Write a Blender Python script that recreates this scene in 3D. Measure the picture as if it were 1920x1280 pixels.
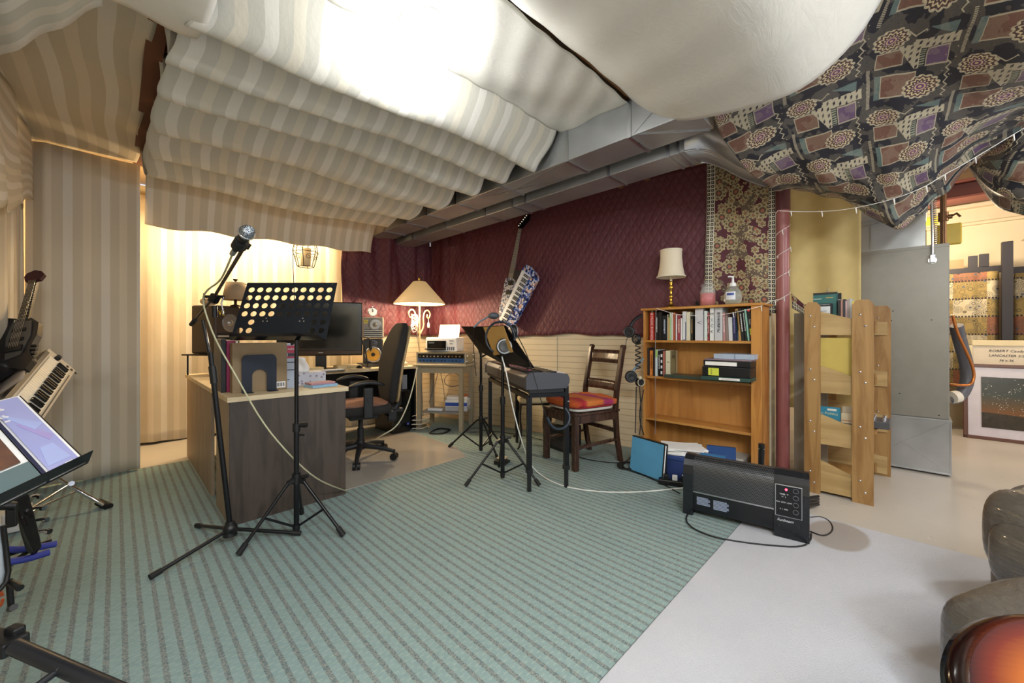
import bpy, bmesh, math, random
from mathutils import Vector, Matrix, Euler
R2 = math.sqrt(2.0); PI = math.pi
sc = bpy.context.scene; COL = sc.collection
for o in list(bpy.data.objects): bpy.data.objects.remove(o)
# ------------------------------------------------------------ camera
cam = bpy.data.cameras.new('camera'); co = bpy.data.objects.new('camera', cam); COL.objects.link(co)
co.location = (0, 0, 1.1); co.rotation_euler = (PI/2, 0, -PI/4)
cam.sensor_width = 36; cam.lens = 743/1920*36; cam.shift_y = -12/1920; cam.clip_start = .02
sc.camera = co
# ------------------------------------------------------------ exposure, world
vs = sc.view_settings; vs.view_transform = 'Standard'; vs.look = 'None'; vs.gamma = 1; vs.use_curve_mapping = False
vs.exposure = 1.3
w = bpy.data.worlds.new('world'); sc.world = w; w.use_nodes = True
w.node_tree.nodes['Background'].inputs[0].default_value = (.86, .9, 1, 1)
w.node_tree.nodes['Background'].inputs[1].default_value = .4
def light(name, kind, loc, power, color=(1, 1, 1), size=.1, rot=(0, 0, 0), size_y=None):
    l = bpy.data.lights.new(name, kind); l.energy = power; l.color = color
    if kind == 'AREA':
        l.size = size
        if size_y: l.shape = 'RECTANGLE'; l.size_y = size_y
    else: l.shadow_soft_size = size
    o = bpy.data.objects.new(name, l); COL.objects.link(o); o.location = loc; o.rotation_euler = rot; return o
WARM = (1, .74, .42)
light('light_rear_fill', 'AREA', (-.5, -1.0, 2.42), 84, (.88, .94, 1), 1.3)  # added soft ambient fill, unseen above and behind the camera
light('light_bulb_behind', 'POINT', (.75, -.75, 2.12), 18, (.9, .95, 1), .07)
light('light_sofa_ceiling', 'POINT', (2.75, -1.5, 2.15), 24, (.85, .92, 1), .08)
light('light_cove_tube', 'AREA', (.95, 4.98, 2.36), 17, WARM, 1.6, (0, 0, 0), .08)
light('light_cove_side', 'POINT', (.75, 4.85, 2.2), 9, WARM, .06)
light('light_utility_bulb', 'POINT', (6.3, -.2, 2.1), 24, (1, .8, .56), .08)
light('light_utility_side', 'POINT', (5.0, -1.9, 2.2), 20, (1, .82, .6), .08)
# ------------------------------------------------------------ pixel helpers: a picture point at a known plane
F = Vector((1, 1, 0))/R2; RR = Vector((1, -1, 0))/R2
def P(u, v, d):
    return Vector((0, 0, 1.1)) + d*(F + RR*((u-960)/743) + Vector((0, 0, (628-v)/743)))
def PZ(u, v, z=0): return P(u, v, (1.1-z)*743/(v-628))
def PXx(u, v, x): return P(u, v, x*R2/(1+(u-960)/743))
def PYy(u, v, y): return P(u, v, y*R2/(1-(u-960)/743))
# ------------------------------------------------------------ node expressions
def lin(c):
    if isinstance(c, str):
        c = c.lstrip('#'); c = [int(c[i:i+2], 16)/255 for i in (0, 2, 4)]
        c = [x/12.92 if x <= .04045 else ((x+.055)/1.055)**2.4 for x in c]
    return (c[0], c[1], c[2], 1)
class V:
    def __init__(s, nt, k): s.nt = nt; s.k = k
    def m(s, op, *a):
        n = s.nt.nodes.new('ShaderNodeMath'); n.operation = op
        for i, x in enumerate((s,)+a):
            if isinstance(x, V): s.nt.links.new(x.k, n.inputs[i])
            else: n.inputs[i].default_value = x
        return V(s.nt, n.outputs[0])
    def __add__(s, o): return s.m('ADD', o)
    def __sub__(s, o): return s.m('SUBTRACT', o)
    def __mul__(s, o): return s.m('MULTIPLY', o)
    def __truediv__(s, o): return s.m('DIVIDE', o)
    def __lt__(s, o): return s.m('LESS_THAN', o)
    def __gt__(s, o): return s.m('GREATER_THAN', o)
    def fr(s): return s.m('FRACT')
    def fl(s): return s.m('FLOOR')
    def ab(s): return s.m('ABSOLUTE')
    def sin(s): return s.m('SINE')
    def mx(s, o): return s.m('MAXIMUM', o)
    def mn(s, o): return s.m('MINIMUM', o)
    def inv(s): return (s*-1)+1
    def band(s, a, b): return (s > a)*(s < b)
class M:
    """a material with helpers for procedural colour"""
    def __init__(s, name, col=(.5, .5, .5), rough=.6, metal=0., **kw):
        s.mat = bpy.data.materials.new(name); s.mat.use_nodes = True; s.nt = s.mat.node_tree
        s.b = s.nt.nodes['Principled BSDF']
        s.b.inputs['Base Color'].default_value = lin(col); s.b.inputs['Roughness'].default_value = rough
        s.b.inputs['Metallic'].default_value = metal
        for k, v in kw.items(): s.b.inputs[k.replace('_', ' ')].default_value = v
        s.mat.diffuse_color = lin(col)
    def node(s, t, **kw):
        n = s.nt.nodes.new('ShaderNode'+t)
        for k, v in kw.items(): setattr(n, k, v)
        return n
    def co(s, kind='Object', scale=(1, 1, 1), rot=(0, 0, 0)):
        t = s.node('TexCoord'); mp = s.node('Mapping'); mp.inputs['Scale'].default_value = scale
        mp.inputs['Rotation'].default_value = rot
        s.nt.links.new(t.outputs[kind], mp.inputs[0]); return mp.outputs[0]
    def xyz(s, sock):
        n = s.node('SeparateXYZ'); s.nt.links.new(sock, n.inputs[0]); return [V(s.nt, k) for k in n.outputs]
    def vec(s, x, y, z=0.):
        n = s.node('CombineXYZ')
        for i, k in enumerate((x, y, z)):
            if isinstance(k, V): s.nt.links.new(k.k, n.inputs[i])
            else: n.inputs[i].default_value = k
        return n.outputs[0]
    def noise(s, sock, scale=5, detail=3, rough=.5, out='Fac', dist=0.):
        n = s.node('TexNoise'); n.inputs['Scale'].default_value = scale; n.inputs['Detail'].default_value = detail
        n.inputs['Roughness'].default_value = rough; n.inputs['Distortion'].default_value = dist
        s.nt.links.new(sock, n.inputs['Vector']); return V(s.nt, n.outputs[0 if out == 'Fac' else 1])
    def voro(s, sock, scale=5, feature='F1', out='Distance', rand=1.):
        n = s.node('TexVoronoi'); n.feature = feature; n.inputs['Scale'].default_value = scale
        n.inputs['Randomness'].default_value = rand
        s.nt.links.new(sock, n.inputs['Vector']); return V(s.nt, n.outputs[out])
    def mix(s, f, a, b):
        n = s.node('Mix', data_type='RGBA'); 
        for i, x in ((0, f), (6, a), (7, b)):
            if isinstance(x, V): s.nt.links.new(x.k, n.inputs[i])
            elif i == 0: n.inputs[0].default_value = x
            else: n.inputs[i].default_value = lin(x)
        return V(s.nt, n.outputs[2])
    def ramp(s, f, stops, const=False):
        n = s.node('ValToRGB'); cr = n.color_ramp
        if const: cr.interpolation = 'CONSTANT'
        while len(cr.elements) < len(stops): cr.elements.new(.5)
        for e, (p, c) in zip(cr.elements, stops): e.position = p; e.color = lin(c)
        s.nt.links.new(f.k, n.inputs[0]); return V(s.nt, n.outputs[0])
    def color(s, v): s.nt.links.new(v.k, s.b.inputs['Base Color']); return s
    def rough(s, v): s.nt.links.new(v.k, s.b.inputs['Roughness']); return s
    def bump(s, v, strength=.3, dist=.01):
        n = s.node('Bump'); n.inputs['Strength'].default_value = strength; n.inputs['Distance'].default_value = dist
        s.nt.links.new(v.k, n.inputs['Height']); s.nt.links.new(n.outputs[0], s.b.inputs['Normal']); return s
    def emit(s, col, st): s.b.inputs['Emission Color'].default_value = lin(col); s.b.inputs['Emission Strength'].default_value = st; return s
MATS = {}
def plain(name, col, rough=.5, metal=0., **kw):
    """simple surface with a faint uneven tone so that nothing is perfectly flat"""
    if name in MATS: return MATS[name]
    m = M(name, col, rough, metal, **kw)
    c = m.co(); n = m.noise(c, 9, 3)
    a = lin(col)[:3]
    m.color(m.mix(n, [x*.86 for x in a], [min(1, x*1.12) for x in a]))
    m.rough(n*.12+max(rough-.06, .02))
    MATS[name] = m; return m
def wood(name, c1, c2, axis='z', scale=1., rough=.4, knots=False):
    if name in MATS: return MATS[name]
    m = M(name, c1, rough)
    s = {'z': (9, 9, .9), 'x': (.9, 9, 9), 'y': (9, .9, 9)}[axis]
    c = m.co('Object', tuple(k*scale for k in s))
    n = m.noise(c, 2.2, 6, .6, dist=1.4); g = (n*13).sin()*.5+.5
    n2 = m.noise(c, 9, 4)
    f = g*.35+n*.5+n2*.25
    col = m.ramp(f, [(.25, c2), (.75, c1)])
    if knots:
        k = m.voro(m.co('Object', {'z': (5, 5, 2.2), 'x': (2.2, 5, 5), 'y': (5, 2.2, 5)}[axis]), 1.3)
        col = m.mix(((k < .085)*.85), col, '#4a2210')
    m.color(col); m.bump(g, .05, .004); m.rough(n2*.15+rough-.05)
    MATS[name] = m; return m
# ------------------------------------------------------------ mesh builder
def ortho(d):
    d = Vector(d).normalized(); a = Vector((0, 0, 1)) if abs(d.z) < .95 else Vector((1, 0, 0))
    x = a.cross(d).normalized(); return x, d.cross(x).normalized(), d
class MB:
    def __init__(s): s.v = []; s.f = []; s.sm = []; s.mi = []; s.uv = {}; s.T = Matrix(); s.m = 0
    def add(s, vs, fs, smooth=False):
        b = len(s.v)
        for p in vs: s.v.append(tuple(s.T @ Vector(p)))
        for f in fs: s.f.append(tuple(i+b for i in f)); s.sm.append(smooth); s.mi.append(s.m)
        return b
    def box(s, c, d, rot=None, bev=0.):
        c = Vector(c); h = [k/2 for k in d]
        if bev > 0 and min(h) > bev*1.05:
            bm = bmesh.new(); bmesh.ops.create_cube(bm, size=1)
            for q in bm.verts: q.co = Vector((q.co.x*d[0], q.co.y*d[1], q.co.z*d[2]))
            bmesh.ops.bevel(bm, geom=bm.edges[:], offset=bev, segments=2, affect='EDGES', profile=.5)
            vs = [q.co.copy() for q in bm.verts]; bm.verts.index_update(); fs = [[q.index for q in f.verts] for f in bm.faces]; bm.free()
        else:
            vs = [Vector((x, y, z)) for x in (-h[0], h[0]) for y in (-h[1], h[1]) for z in (-h[2], h[2])]
            fs = [(0, 1, 3, 2), (4, 6, 7, 5), (0, 4, 5, 1), (2, 3, 7, 6), (0, 2, 6, 4), (1, 5, 7, 3)]
        if rot is not None:
            Rm = rot if isinstance(rot, Matrix) else Euler(rot).to_matrix()
            vs = [Rm @ q for q in vs]
        s.add([q+c for q in vs], fs); return s
    def bb(s, lo, hi, bev=0.): return s.box([(a+b)/2 for a, b in zip(lo, hi)], [abs(b-a) for a, b in zip(lo, hi)], None, bev)
    def beam(s, p0, p1, wd, ht, up=(0, 0, 1), bev=0.):
        p0 = Vector(p0); p1 = Vector(p1); d = p1-p0; z = d.normalized(); u = Vector(up)
        x = u.cross(z)
        if x.length < 1e-4: x = Vector((1, 0, 0)).cross(z)
        x.normalize(); y = z.cross(x)
        return s.box((p0+p1)/2, (wd, ht, d.length), Matrix((x, y, z)).transposed(), bev)
    def cyl(s, p0, p1, r0, r1=None, n=16, cap=True):
        r1 = r0 if r1 is None else r1; p0 = Vector(p0); p1 = Vector(p1); x, y, _ = ortho(p1-p0)
        vs = []
        for p, r in ((p0, r0), (p1, r1)):
            for i in range(n): a = 2*PI*i/n; vs.append(p+x*(r*math.cos(a))+y*(r*math.sin(a)))
        s.add(vs, [(i, (i+1) % n, n+(i+1) % n, n+i) for i in range(n)], True)
        if cap: s.add(vs, [tuple(range(n))[::-1], tuple(range(n, 2*n))])
        return s
    def tube(s, pts, r, n=8, smooth_pts=0, closed=False):
        pts = [Vector(p) for p in pts]
        for _ in range(smooth_pts):
            q = [pts[0]]
            for a, b in zip(pts, pts[1:]): q += [a*.75+b*.25, a*.25+b*.75]
            pts = q+[pts[-1]]
        rr = r if isinstance(r, (list, tuple)) else [r]*len(pts)
        if len(rr) != len(pts): rr = [rr[min(len(rr)-1, int(i*len(rr)/len(pts)))] for i in range(len(pts))]
        vs = []; x = None
        for i, p in enumerate(pts):
            d = (pts[min(i+1, len(pts)-1)]-pts[max(i-1, 0)])
            if d.length < 1e-9: d = Vector((0, 0, 1))
            d.normalize()
            if x is None: x, y, _ = ortho(d)
            else:
                x = (x-d*x.dot(d)); x = x.normalized() if x.length > 1e-6 else ortho(d)[0]; y = d.cross(x)
            for k in range(n): a = 2*PI*k/n; vs.append(p+x*(rr[i]*math.cos(a))+y*(rr[i]*math.sin(a)))
        fs = [(i*n+k, i*n+(k+1) % n, (i+1)*n+(k+1) % n, (i+1)*n+k) for i in range(len(pts)-1) for k in range(n)]
        s.add(vs, fs, True); s.add(vs, [tuple(range(n))[::-1], tuple(range((len(pts)-1)*n, len(pts)*n))]); return s
    def lathe(s, prof, o=(0, 0, 0), ax=(0, 0, 1), n=28, close=False):
        o = Vector(o); x, y, z = ortho(ax); vs = []
        for r, h in prof:
            for i in range(n): a = 2*PI*i/n; vs.append(o+z*h+x*(r*math.cos(a))+y*(r*math.sin(a)))
        L = len(prof); rng = L if close else L-1
        s.add(vs, [(j*n+i, j*n+(i+1) % n, ((j+1) % L)*n+(i+1) % n, ((j+1) % L)*n+i) for j in range(rng) for i in range(n)], True)
        if not close:
            if prof[0][0] > 1e-5: s.add(vs[:n], [tuple(range(n))[::-1]])
            if prof[-1][0] > 1e-5: s.add(vs[-n:], [tuple(range(n))])
        return s
    def ball(s, c, r, sc=(1, 1, 1), n=16):
        c = Vector(c); vs = []; h = n//2
        for j in range(h+1):
            t = PI*j/h
            for i in range(n): a = 2*PI*i/n; vs.append(c+Vector((r*sc[0]*math.sin(t)*math.cos(a), r*sc[1]*math.sin(t)*math.sin(a), r*sc[2]*math.cos(t))))
        s.add(vs, [(j*n+i, j*n+(i+1) % n, (j+1)*n+(i+1) % n, (j+1)*n+i) for j in range(h) for i in range(n)], True); return s
    def prism(s, out, d, o=(0, 0, 0), ex=(1, 0, 0), ey=(0, 1, 0), smooth=False):
        """outline in the plane ex,ey pushed by d along ex x ey"""
        o = Vector(o); ex = Vector(ex); ey = Vector(ey); nz = ex.cross(ey).normalized()*d; n = len(out)
        vs = [o+ex*a+ey*b for a, b in out]+[o+ex*a+ey*b+nz for a, b in out]
        s.add(vs, [(i, (i+1) % n, n+(i+1) % n, n+i) for i in range(n)], smooth)
        s.add(vs, [tuple(range(n))[::-1], tuple(range(n, 2*n))]); return s
    def grid(s, fn, ns, nt, uv=None, smooth=True):
        vs = []; uvs = []
        for j in range(nt+1):
            for i in range(ns+1):
                a, b = i/ns, j/nt; vs.append(Vector(fn(a, b))); uvs.append(uv(a, b) if uv else (a, b))
        b0 = s.add(vs, [(j*(ns+1)+i, j*(ns+1)+i+1, (j+1)*(ns+1)+i+1, (j+1)*(ns+1)+i) for j in range(nt) for i in range(ns)], smooth)
        for k, q in enumerate(uvs): s.uv[b0+k] = q
        return s
    def build(s, name, mat, parent=None, world=False, solid=0., bevel=0., weld=False, sub=0):
        me = bpy.data.meshes.new(name); vs = s.v
        if parent is not None and world:
            mi = pm(parent).inverted(); vs = [tuple(mi @ Vector(p)) for p in vs]
        me.from_pydata([tuple(p) for p in vs], [], s.f)
        me.polygons.foreach_set('use_smooth', s.sm)
        mats = mat if isinstance(mat, (list, tuple)) else [mat]
        for k in mats: me.materials.append(k.mat)
        me.polygons.foreach_set('material_index', s.mi)
        if s.uv:
            l = me.uv_layers.new(name='UVMap')
            for lp in me.loops: l.data[lp.index].uv = s.uv.get(lp.vertex_index, (0, 0))
        me.update()
        if not s.uv:
            bm = bmesh.new(); bm.from_mesh(me)
            bmesh.ops.remove_doubles(bm, verts=bm.verts, dist=1e-5) if weld else None
            bmesh.ops.recalc_face_normals(bm, faces=bm.faces); bm.to_mesh(me); bm.free()
        o = bpy.data.objects.new(name, me); COL.objects.link(o)
        if parent is not None: o.parent = parent
        if solid: k = o.modifiers.new('solid', 'SOLIDIFY'); k.thickness = solid; k.offset = 0
        if bevel: k = o.modifiers.new('bevel', 'BEVEL'); k.width = bevel; k.segments = 2; k.limit_method = 'ANGLE'
        if sub: k = o.modifiers.new('sub', 'SUBSURF'); k.levels = sub; k.render_levels = sub
        return o
def pm(o):
    m = Matrix.Translation(o.location) @ o.rotation_euler.to_matrix().to_4x4()
    return pm(o.parent) @ m if o.parent else m
def tag(o, label, cat, group=None, kind=None):
    o['label'] = label; o['category'] = cat
    if group: o['group'] = group
    if kind: o['kind'] = kind
    return o
def thing(name, label, cat, loc=(0, 0, 0), rotz=0, group=None, rot=None):
    o = bpy.data.objects.new(name, None); COL.objects.link(o); o.empty_display_size = .1
    o.location = loc; o.rotation_euler = rot if rot is not None else (0, 0, rotz); return tag(o, label, cat, group)
def struct(mb, name, mat, **kw):
    o = mb.build(name, mat, **kw); o['kind'] = 'structure'; return o
def copytree(o, parent=None):
    c = o.copy(); COL.objects.link(c)
    if parent is not None: c.parent = parent
    for ch in [q for q in bpy.data.objects if q.parent == o]: copytree(ch, c)
    return c
def text(s, size, mat, parent, name='lettering', loc=(0, 0, 0), rot=(0, 0, 0), depth=.0006, align='CENTER', italic=0., mtx=None, world=False, sx=1.):
    cu = bpy.data.curves.new(name, 'FONT'); cu.body = s; cu.size = size; cu.extrude = depth; cu.align_x = align; cu.align_y = 'CENTER'
    cu.shear = italic; cu.resolution_u = 2
    t = bpy.data.objects.new(name, cu); COL.objects.link(t)
    bpy.context.view_layer.update()
    me = bpy.data.meshes.new_from_object(t.evaluated_get(bpy.context.evaluated_depsgraph_get()))
    bpy.data.objects.remove(t); bpy.data.curves.remove(cu)
    T = mtx if mtx is not None else Matrix.Translation(loc) @ Euler(rot).to_matrix().to_4x4()
    if sx != 1: T = T @ Matrix.Diagonal((sx, 1, 1, 1))
    if parent is not None and world: T = pm(parent).inverted() @ T
    me.transform(T); me.materials.clear(); me.materials.append(mat.mat)
    o = bpy.data.objects.new(name, me); COL.objects.link(o)
    if parent is not None: o.parent = parent
    return o
def frame(o, x, y, z=None):
    """matrix with origin o and axes x,y (z = x cross y)"""
    x = Vector(x).normalized(); y = Vector(y); y = (y-x*y.dot(x)).normalized(); z = x.cross(y)
    m = Matrix((x, y, z)).transposed().to_4x4(); m.translation = Vector(o); return m
random.seed(4)
# ------------------------------------------------------------ materials
alu = plain('aluminium', '#b9bcc0', .3, 1.); chrome = plain('chrome', '#d8dade', .12, 1.)
black = plain('black_plastic', '#141517', .42); blackm = plain('black_metal', '#17181b', .33, .35)
blackg = plain('black_gloss', '#0b0c0f', .12); rubber = plain('rubber', '#101012', .7)
white = plain('white_plastic', '#e6e8ea', .4); offw = plain('off_white', '#d9d2c2', .6)
brass = plain('brass', '#c9a24a', .25, 1.); paper = plain('paper', '#f0efec', .8)
maple = wood('maple', '#d9c7a4', '#c9b48d', 'x', .6, .45); maplev = wood('maple_side', '#a08c74', '#8e7a64', 'z', .6, .5)
walnut = wood('dark_laminate', '#4c4139', '#3a312b', 'z', .7, .45)
pine = wood('pine', '#c58c48', '#a4682c', 'z', .5, .32, True); piney = wood('pine_shelf', '#c68f4a', '#ab7030', 'y', .5, .32, True)
pale = wood('pale_pine', '#b99d6c', '#a38756', 'y', .5, .4, True); palez = wood('pale_pine_post', '#a5814f', '#825c30', 'z', .45, .4, True)
palex = wood('pale_pine_side', '#a9824c', '#8e6736', 'x', .5, .4, True)
dkwood = wood('espresso_wood', '#4a3227', '#2e1e17', 'z', .7, .25)
joist = wood('joist_wood', '#8a6038', '#6d4726', 'x', .6, .8)
def sheet_metal():
    m = M('galvanised_sheet', '#b6b7b8', .36, .72); c = m.co(); n = m.noise(c, 3.5, 4); v = m.voro(c, 38, out='Color')
    m.color(m.mix(n, '#8f9294', '#c3c6c8')); m.rough(n*.22+.24); m.bump(m.noise(c, 2.2, 2), .35, .03); return m
duct_m = sheet_metal()
def concrete():
    m = M('painted_concrete', '#c2bcb2', .42); c = m.co(); n = m.noise(c, 1.6, 6, .6); n2 = m.noise(c, 26, 4); n3 = m.noise(c, 7, 8, .75)
    f = m.mix(n, '#a9a49b', '#c6c0b6'); f = m.mix((n2 > .68)*.35, f, '#8a867e'); f = m.mix((n3 > .66)*.4, f, '#d8d4cc')
    m.color(f); m.rough(n*.2+.3); m.bump(n2, .08, .004); return m
def carpet_m():
    m = M('green_carpet', '#5f7c72', .95); c = m.co(); x, y, z = m.xyz(c)
    fx = (x/.0465).fr(); row = (x/.0465).fl(); jit = m.noise(c, 170, 2)
    line = (((fx-.5).ab()) < (m.noise(c, 120, 2)*.22+.06))
    tick = ((y/.036+row*.5).fr() < .13)
    base = m.mix(m.noise(c, 45, 3), '#76918f', '#95aba9'); base = m.mix(m.noise(c, 3, 3)*.35, base, '#8aa0a4')
    speck = m.ramp(jit, [(.36, '#24272f'), (.44, '#6a6e74'), (.5, '#3a3c44'), (.55, '#b5a88e'), (.62, '#5a5e66')])
    col = m.mix(tick*.3, base, '#b4bdb0'); col = m.mix(line*.6, col, speck)
    m.color(col); h = (line*-.6)+(tick*-.25)+m.noise(c, 500, 2)*.5; m.bump(h, .8, .006); return m
def rug_m():
    m = M('pale_rug', '#c9c8ca', .95); c = m.co(); n = m.noise(c, 3, 5); n2 = m.noise(c, 340, 3); d = m.noise(c, 38, 6, .7)
    col = m.mix(n, '#b4b7bf', '#c9ccd3'); col = m.mix(n2*.35, col, '#9a999c'); col = m.mix((d > .705)*.5, col, '#8b8883')
    X, Y, Z = m.xyz(c); ex = (X-2.78)/.2; ey = (Y-.27)/.14; el = (ex*ex+ey*ey)+n*.5; col = m.mix(((el*-2.5)+3.2).mx(0.).mn(.6), col, m.mix(n2, '#6b5c48', '#a08c70'))  # brown ellipse: warm shaded patch right of the heater, painted into the pile colour
    m.color(col); m.bump(n2+n*.3, .6, .006); return m
def stripes(name, a, b, c3, per=.115, warm=0, trans=.0):
    m = M(name, a, .9); x, y, z = m.xyz(m.co('UV')); f = (x/per).fr()
    col = m.ramp(f, [(0, a), (.24, b), (.5, c3), (.72, b)], True)
    wv = m.noise(m.co('UV', (900, 900, 1)), 1, 1); col = m.mix(wv*.25, col, '#9a9078')
    m.color(col); m.bump(m.noise(m.co('UV', (3, 1.2, 1)), 2.5, 4, .55), .35, .02); return m
st_warm = stripes('striped_drape', '#e1d9ca', '#cdc1aa', '#dccfb8', .205)
st_swag = stripes('striped_swag', '#e2e0d8', '#c9c8be', '#dad5c6', .21)
def sheet_white():
    m = M('white_sheet', '#dcdad0', .85); c = m.co(); n = m.noise(c, 1.7, 6, .65); n2 = m.noise(c, 30, 5, .7); n3 = m.noise(m.co('Object', (1, 3, 1)), 4, 6, .7, dist=1.2)
    m.color(m.mix(n2*.3, m.mix(n, '#cfcdc4', '#dedcd3'), '#c2beb0')); m.bump(n3+n*.6, .22, .02); return m
wsheet = sheet_white()
def burgundy():
    m = M('burgundy_quilt', '#54202c', .62); x, y, z = m.xyz(m.co('UV'))
    p = (x*14+y*9+.2); q = (x*14-y*9); n = m.noise(m.co('UV', (1, 1, 1)), 26, 4)
    l1 = ((p+n*.25).fr()-.5).ab(); l2 = ((q+n*.25).fr()-.5).ab(); ln = l1.mx(l2)
    line = (ln > .455); wea = m.noise(m.co('UV', (1, 1, 1)), 210, 3)
    col = m.mix(n, '#4a2129', '#632f39'); col = m.mix(line*.55, col, '#300f18'); col = m.mix(wea*.45, col, '#744049')
    m.color(col); m.bump((ln*ln*-3.)+wea*.22+n*.3, .6, .012)
    m.b.inputs['Sheen Weight'].default_value = .15; m.b.inputs['Sheen Tint'].default_value = lin('#c0303c'); return m
burg = burgundy()
def batik():
    m = M('patchwork_print', '#1b1b2c', .55); X, Y, Z = m.xyz(m.co('UV')); nz = m.noise(m.co('UV'), 9, 2)
    T = .40; u = (X/T+nz*.05); v = (Y/T+u*.12+nz*.04); col_i = u.fl(); v = v+col_i*.5; fu = u.fr(); fv = v.fr()
    g = m.noise(m.co('UV'), 160, 2); fine = m.voro(m.co('UV'), 60, 'F1'); ring = ((fine*52).sin() > .1)
    rect = lambda a, b, c, d: fu.band(a, b)*fv.band(c, d)
    rust = m.mix(g, '#4c312a', '#7d5847'); green = m.mix(g, '#3f4c4a', '#677a75'); purp = m.mix(g, '#463449', '#6c5272')
    cream = '#a89e86'
    c = m.mix(nz, '#101119', '#1b1c29')
    c = m.mix(rect(.2, .58, .58, .84), c, rust); c = m.mix(rect(.12, .2, .56, .86), c, green)
    c = m.mix(rect(.12, .42, .26, .46), c, rust); c = m.mix(rect(.68, .9, .3, .52), c, purp)
    tri = rect(.36, .6, .22, .54)*((fu-.36)*1.3 > (fv-.22)*.85-.02)
    lat = (((fu*44).sin()).ab() > .55).mx(((fv*40+fu*30).sin()).ab() > .7)
    c = m.mix(tri, c, m.mix(lat, '#191826', cream)); c = m.mix(rect(.5, .98, .16, .28), c, m.mix(lat, '#191826', cream))
    c = m.mix(rect(.62, .92, .04, .16)*((fu-.62) > (fv-.04)*2.2), c, green)
    fl_ = m.voro(m.co('UV'), 95, 'F1'); c = m.mix((((fl_*60).sin() > .55)*(m.noise(m.co('UV'), 12, 2) > .5))*.45, c, cream)
    # outlines
    for (a, b, p, q) in ((.2, .58, .58, .84), (.12, .42, .26, .46), (.68, .9, .3, .52)):
        e = (rect(a-.008, b+.008, p-.012, q+.012)*rect(a+.004, b-.004, p+.006, q-.006).inv()); c = m.mix(e*.9, c, cream)
    comb = rect(.03, .07, .45, .95)*((fv*60).fr() > .45); c = m.mix(comb, c, cream)
    zz = (((fv*11).fr()-.5).ab()*.09); zig = ((fu-.9-zz).ab() < .009)*fv.band(.5, .98); c = m.mix(zig, c, cream)
    zz2 = (((fu*6).fr()-.5).ab()*.12); c = m.mix((((fv-.06-zz2).ab()) < .008)*fu.band(.1, .6), c, cream)
    c = m.mix((fu.band(.6, .66)*fv.band(.3, .52))*((fv*32).fr() > .5), c, '#8b8f78')
    for (cx, cy, rx, ry) in ((.66, .78, .21, .15), (.24, .12, .2, .13)):
        dx = (fu-cx)/rx; dy = (fv-cy)/ry; r = (dx*dx+dy*dy).m('SQRT'); an = dy.m('ARCTAN2', dx)
        edge = (an*7).sin().ab()*.14+.84
        ins = r < edge; pet = (((r*22+(an*14).sin()*1.6)).sin() > .25)
        bc = m.mix(pet, m.mix(g, '#241a22', '#5b4038'), m.mix(g, '#a9906e', '#d8cca6'))
        bc = m.mix(r < .38, bc, m.mix((r*30).sin() > .3, '#5b3a5e', '#b99c78'))
        c = m.mix(ins, c, bc); c = m.mix(((r-edge).ab() < .05), c, cream)
    dots = (m.voro(m.co('UV'), 46, 'F1') < .13)*fu.band(.86, 1.0); c = m.mix(dots, c, cream)
    m.color(c); m.bump(m.noise(m.co('UV'), 5, 4), .5, .02); m.b.inputs['Sheen Weight'].default_value = .05; return m
batik_m = batik()
def scarf_m():
    m = M('gold_floral_scarf', '#4a1d28', .7); X, Y, Z = m.xyz(m.co('UV')); cu = m.co('UV')
    base = m.mix(m.noise(cu, 30, 3), '#43151f', '#5b2430')
    n = m.noise(cu, 6, 3, .5); cx, cy, cz = m.xyz(cu)
    def flower(sc_, R, pet, ca, cb, c):
        vn = m.node('TexVoronoi'); vn.inputs['Scale'].default_value = sc_; vn.inputs['Randomness'].default_value = .75; m.nt.links.new(cu, vn.inputs['Vector'])
        px, py, pz = m.xyz(vn.outputs['Position']); dx = cx-px; dy = cy-py; r = (dx*dx+dy*dy).m('SQRT')/R; an = dy.m('ARCTAN2', dx)
        e = (an*pet).sin().ab()*.28+.72; ins = r < e; ring = ((r*15).sin() > .1); spoke = ((an*pet*2).sin() > .2)
        k = m.mix(ring, ca, cb); k = m.mix((r.band(.45, .9))*spoke*.6, k, '#bcae86'); k = m.mix(r < .22, k, '#a4604a')
        c = m.mix(ins, c, k); return m.mix((r-e).ab() < .06, c, '#b5a67c')
    f2 = m.voro(cu, 75, 'F1') < .36; mask = n > .52
    c = m.mix((m.voro(cu, 24, 'F1') < .13)*.8, base, '#b9a27a')
    c = m.mix(mask, c, m.mix(f2, '#5f4f40', '#a99a72'))
    c = flower(13, .024, 3, '#6b5a42', '#a3946a', c); c = flower(7, .05, 4, '#57473a', '#9a8a64', c)
    # lattice borders along both long edges
    bd = X.band(0., .055).mx(X.band(.405, .46)); lx = ((X*38).fr()-.5).ab(); ly = ((Y*38).fr()-.5).ab()
    lat = (lx.mx(ly) > .36).mx((lx*lx+ly*ly) < .02)
    c = m.mix(bd, c, m.mix(lat, '#17131c', '#cfc8b2')); m.color(c); return m
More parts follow.
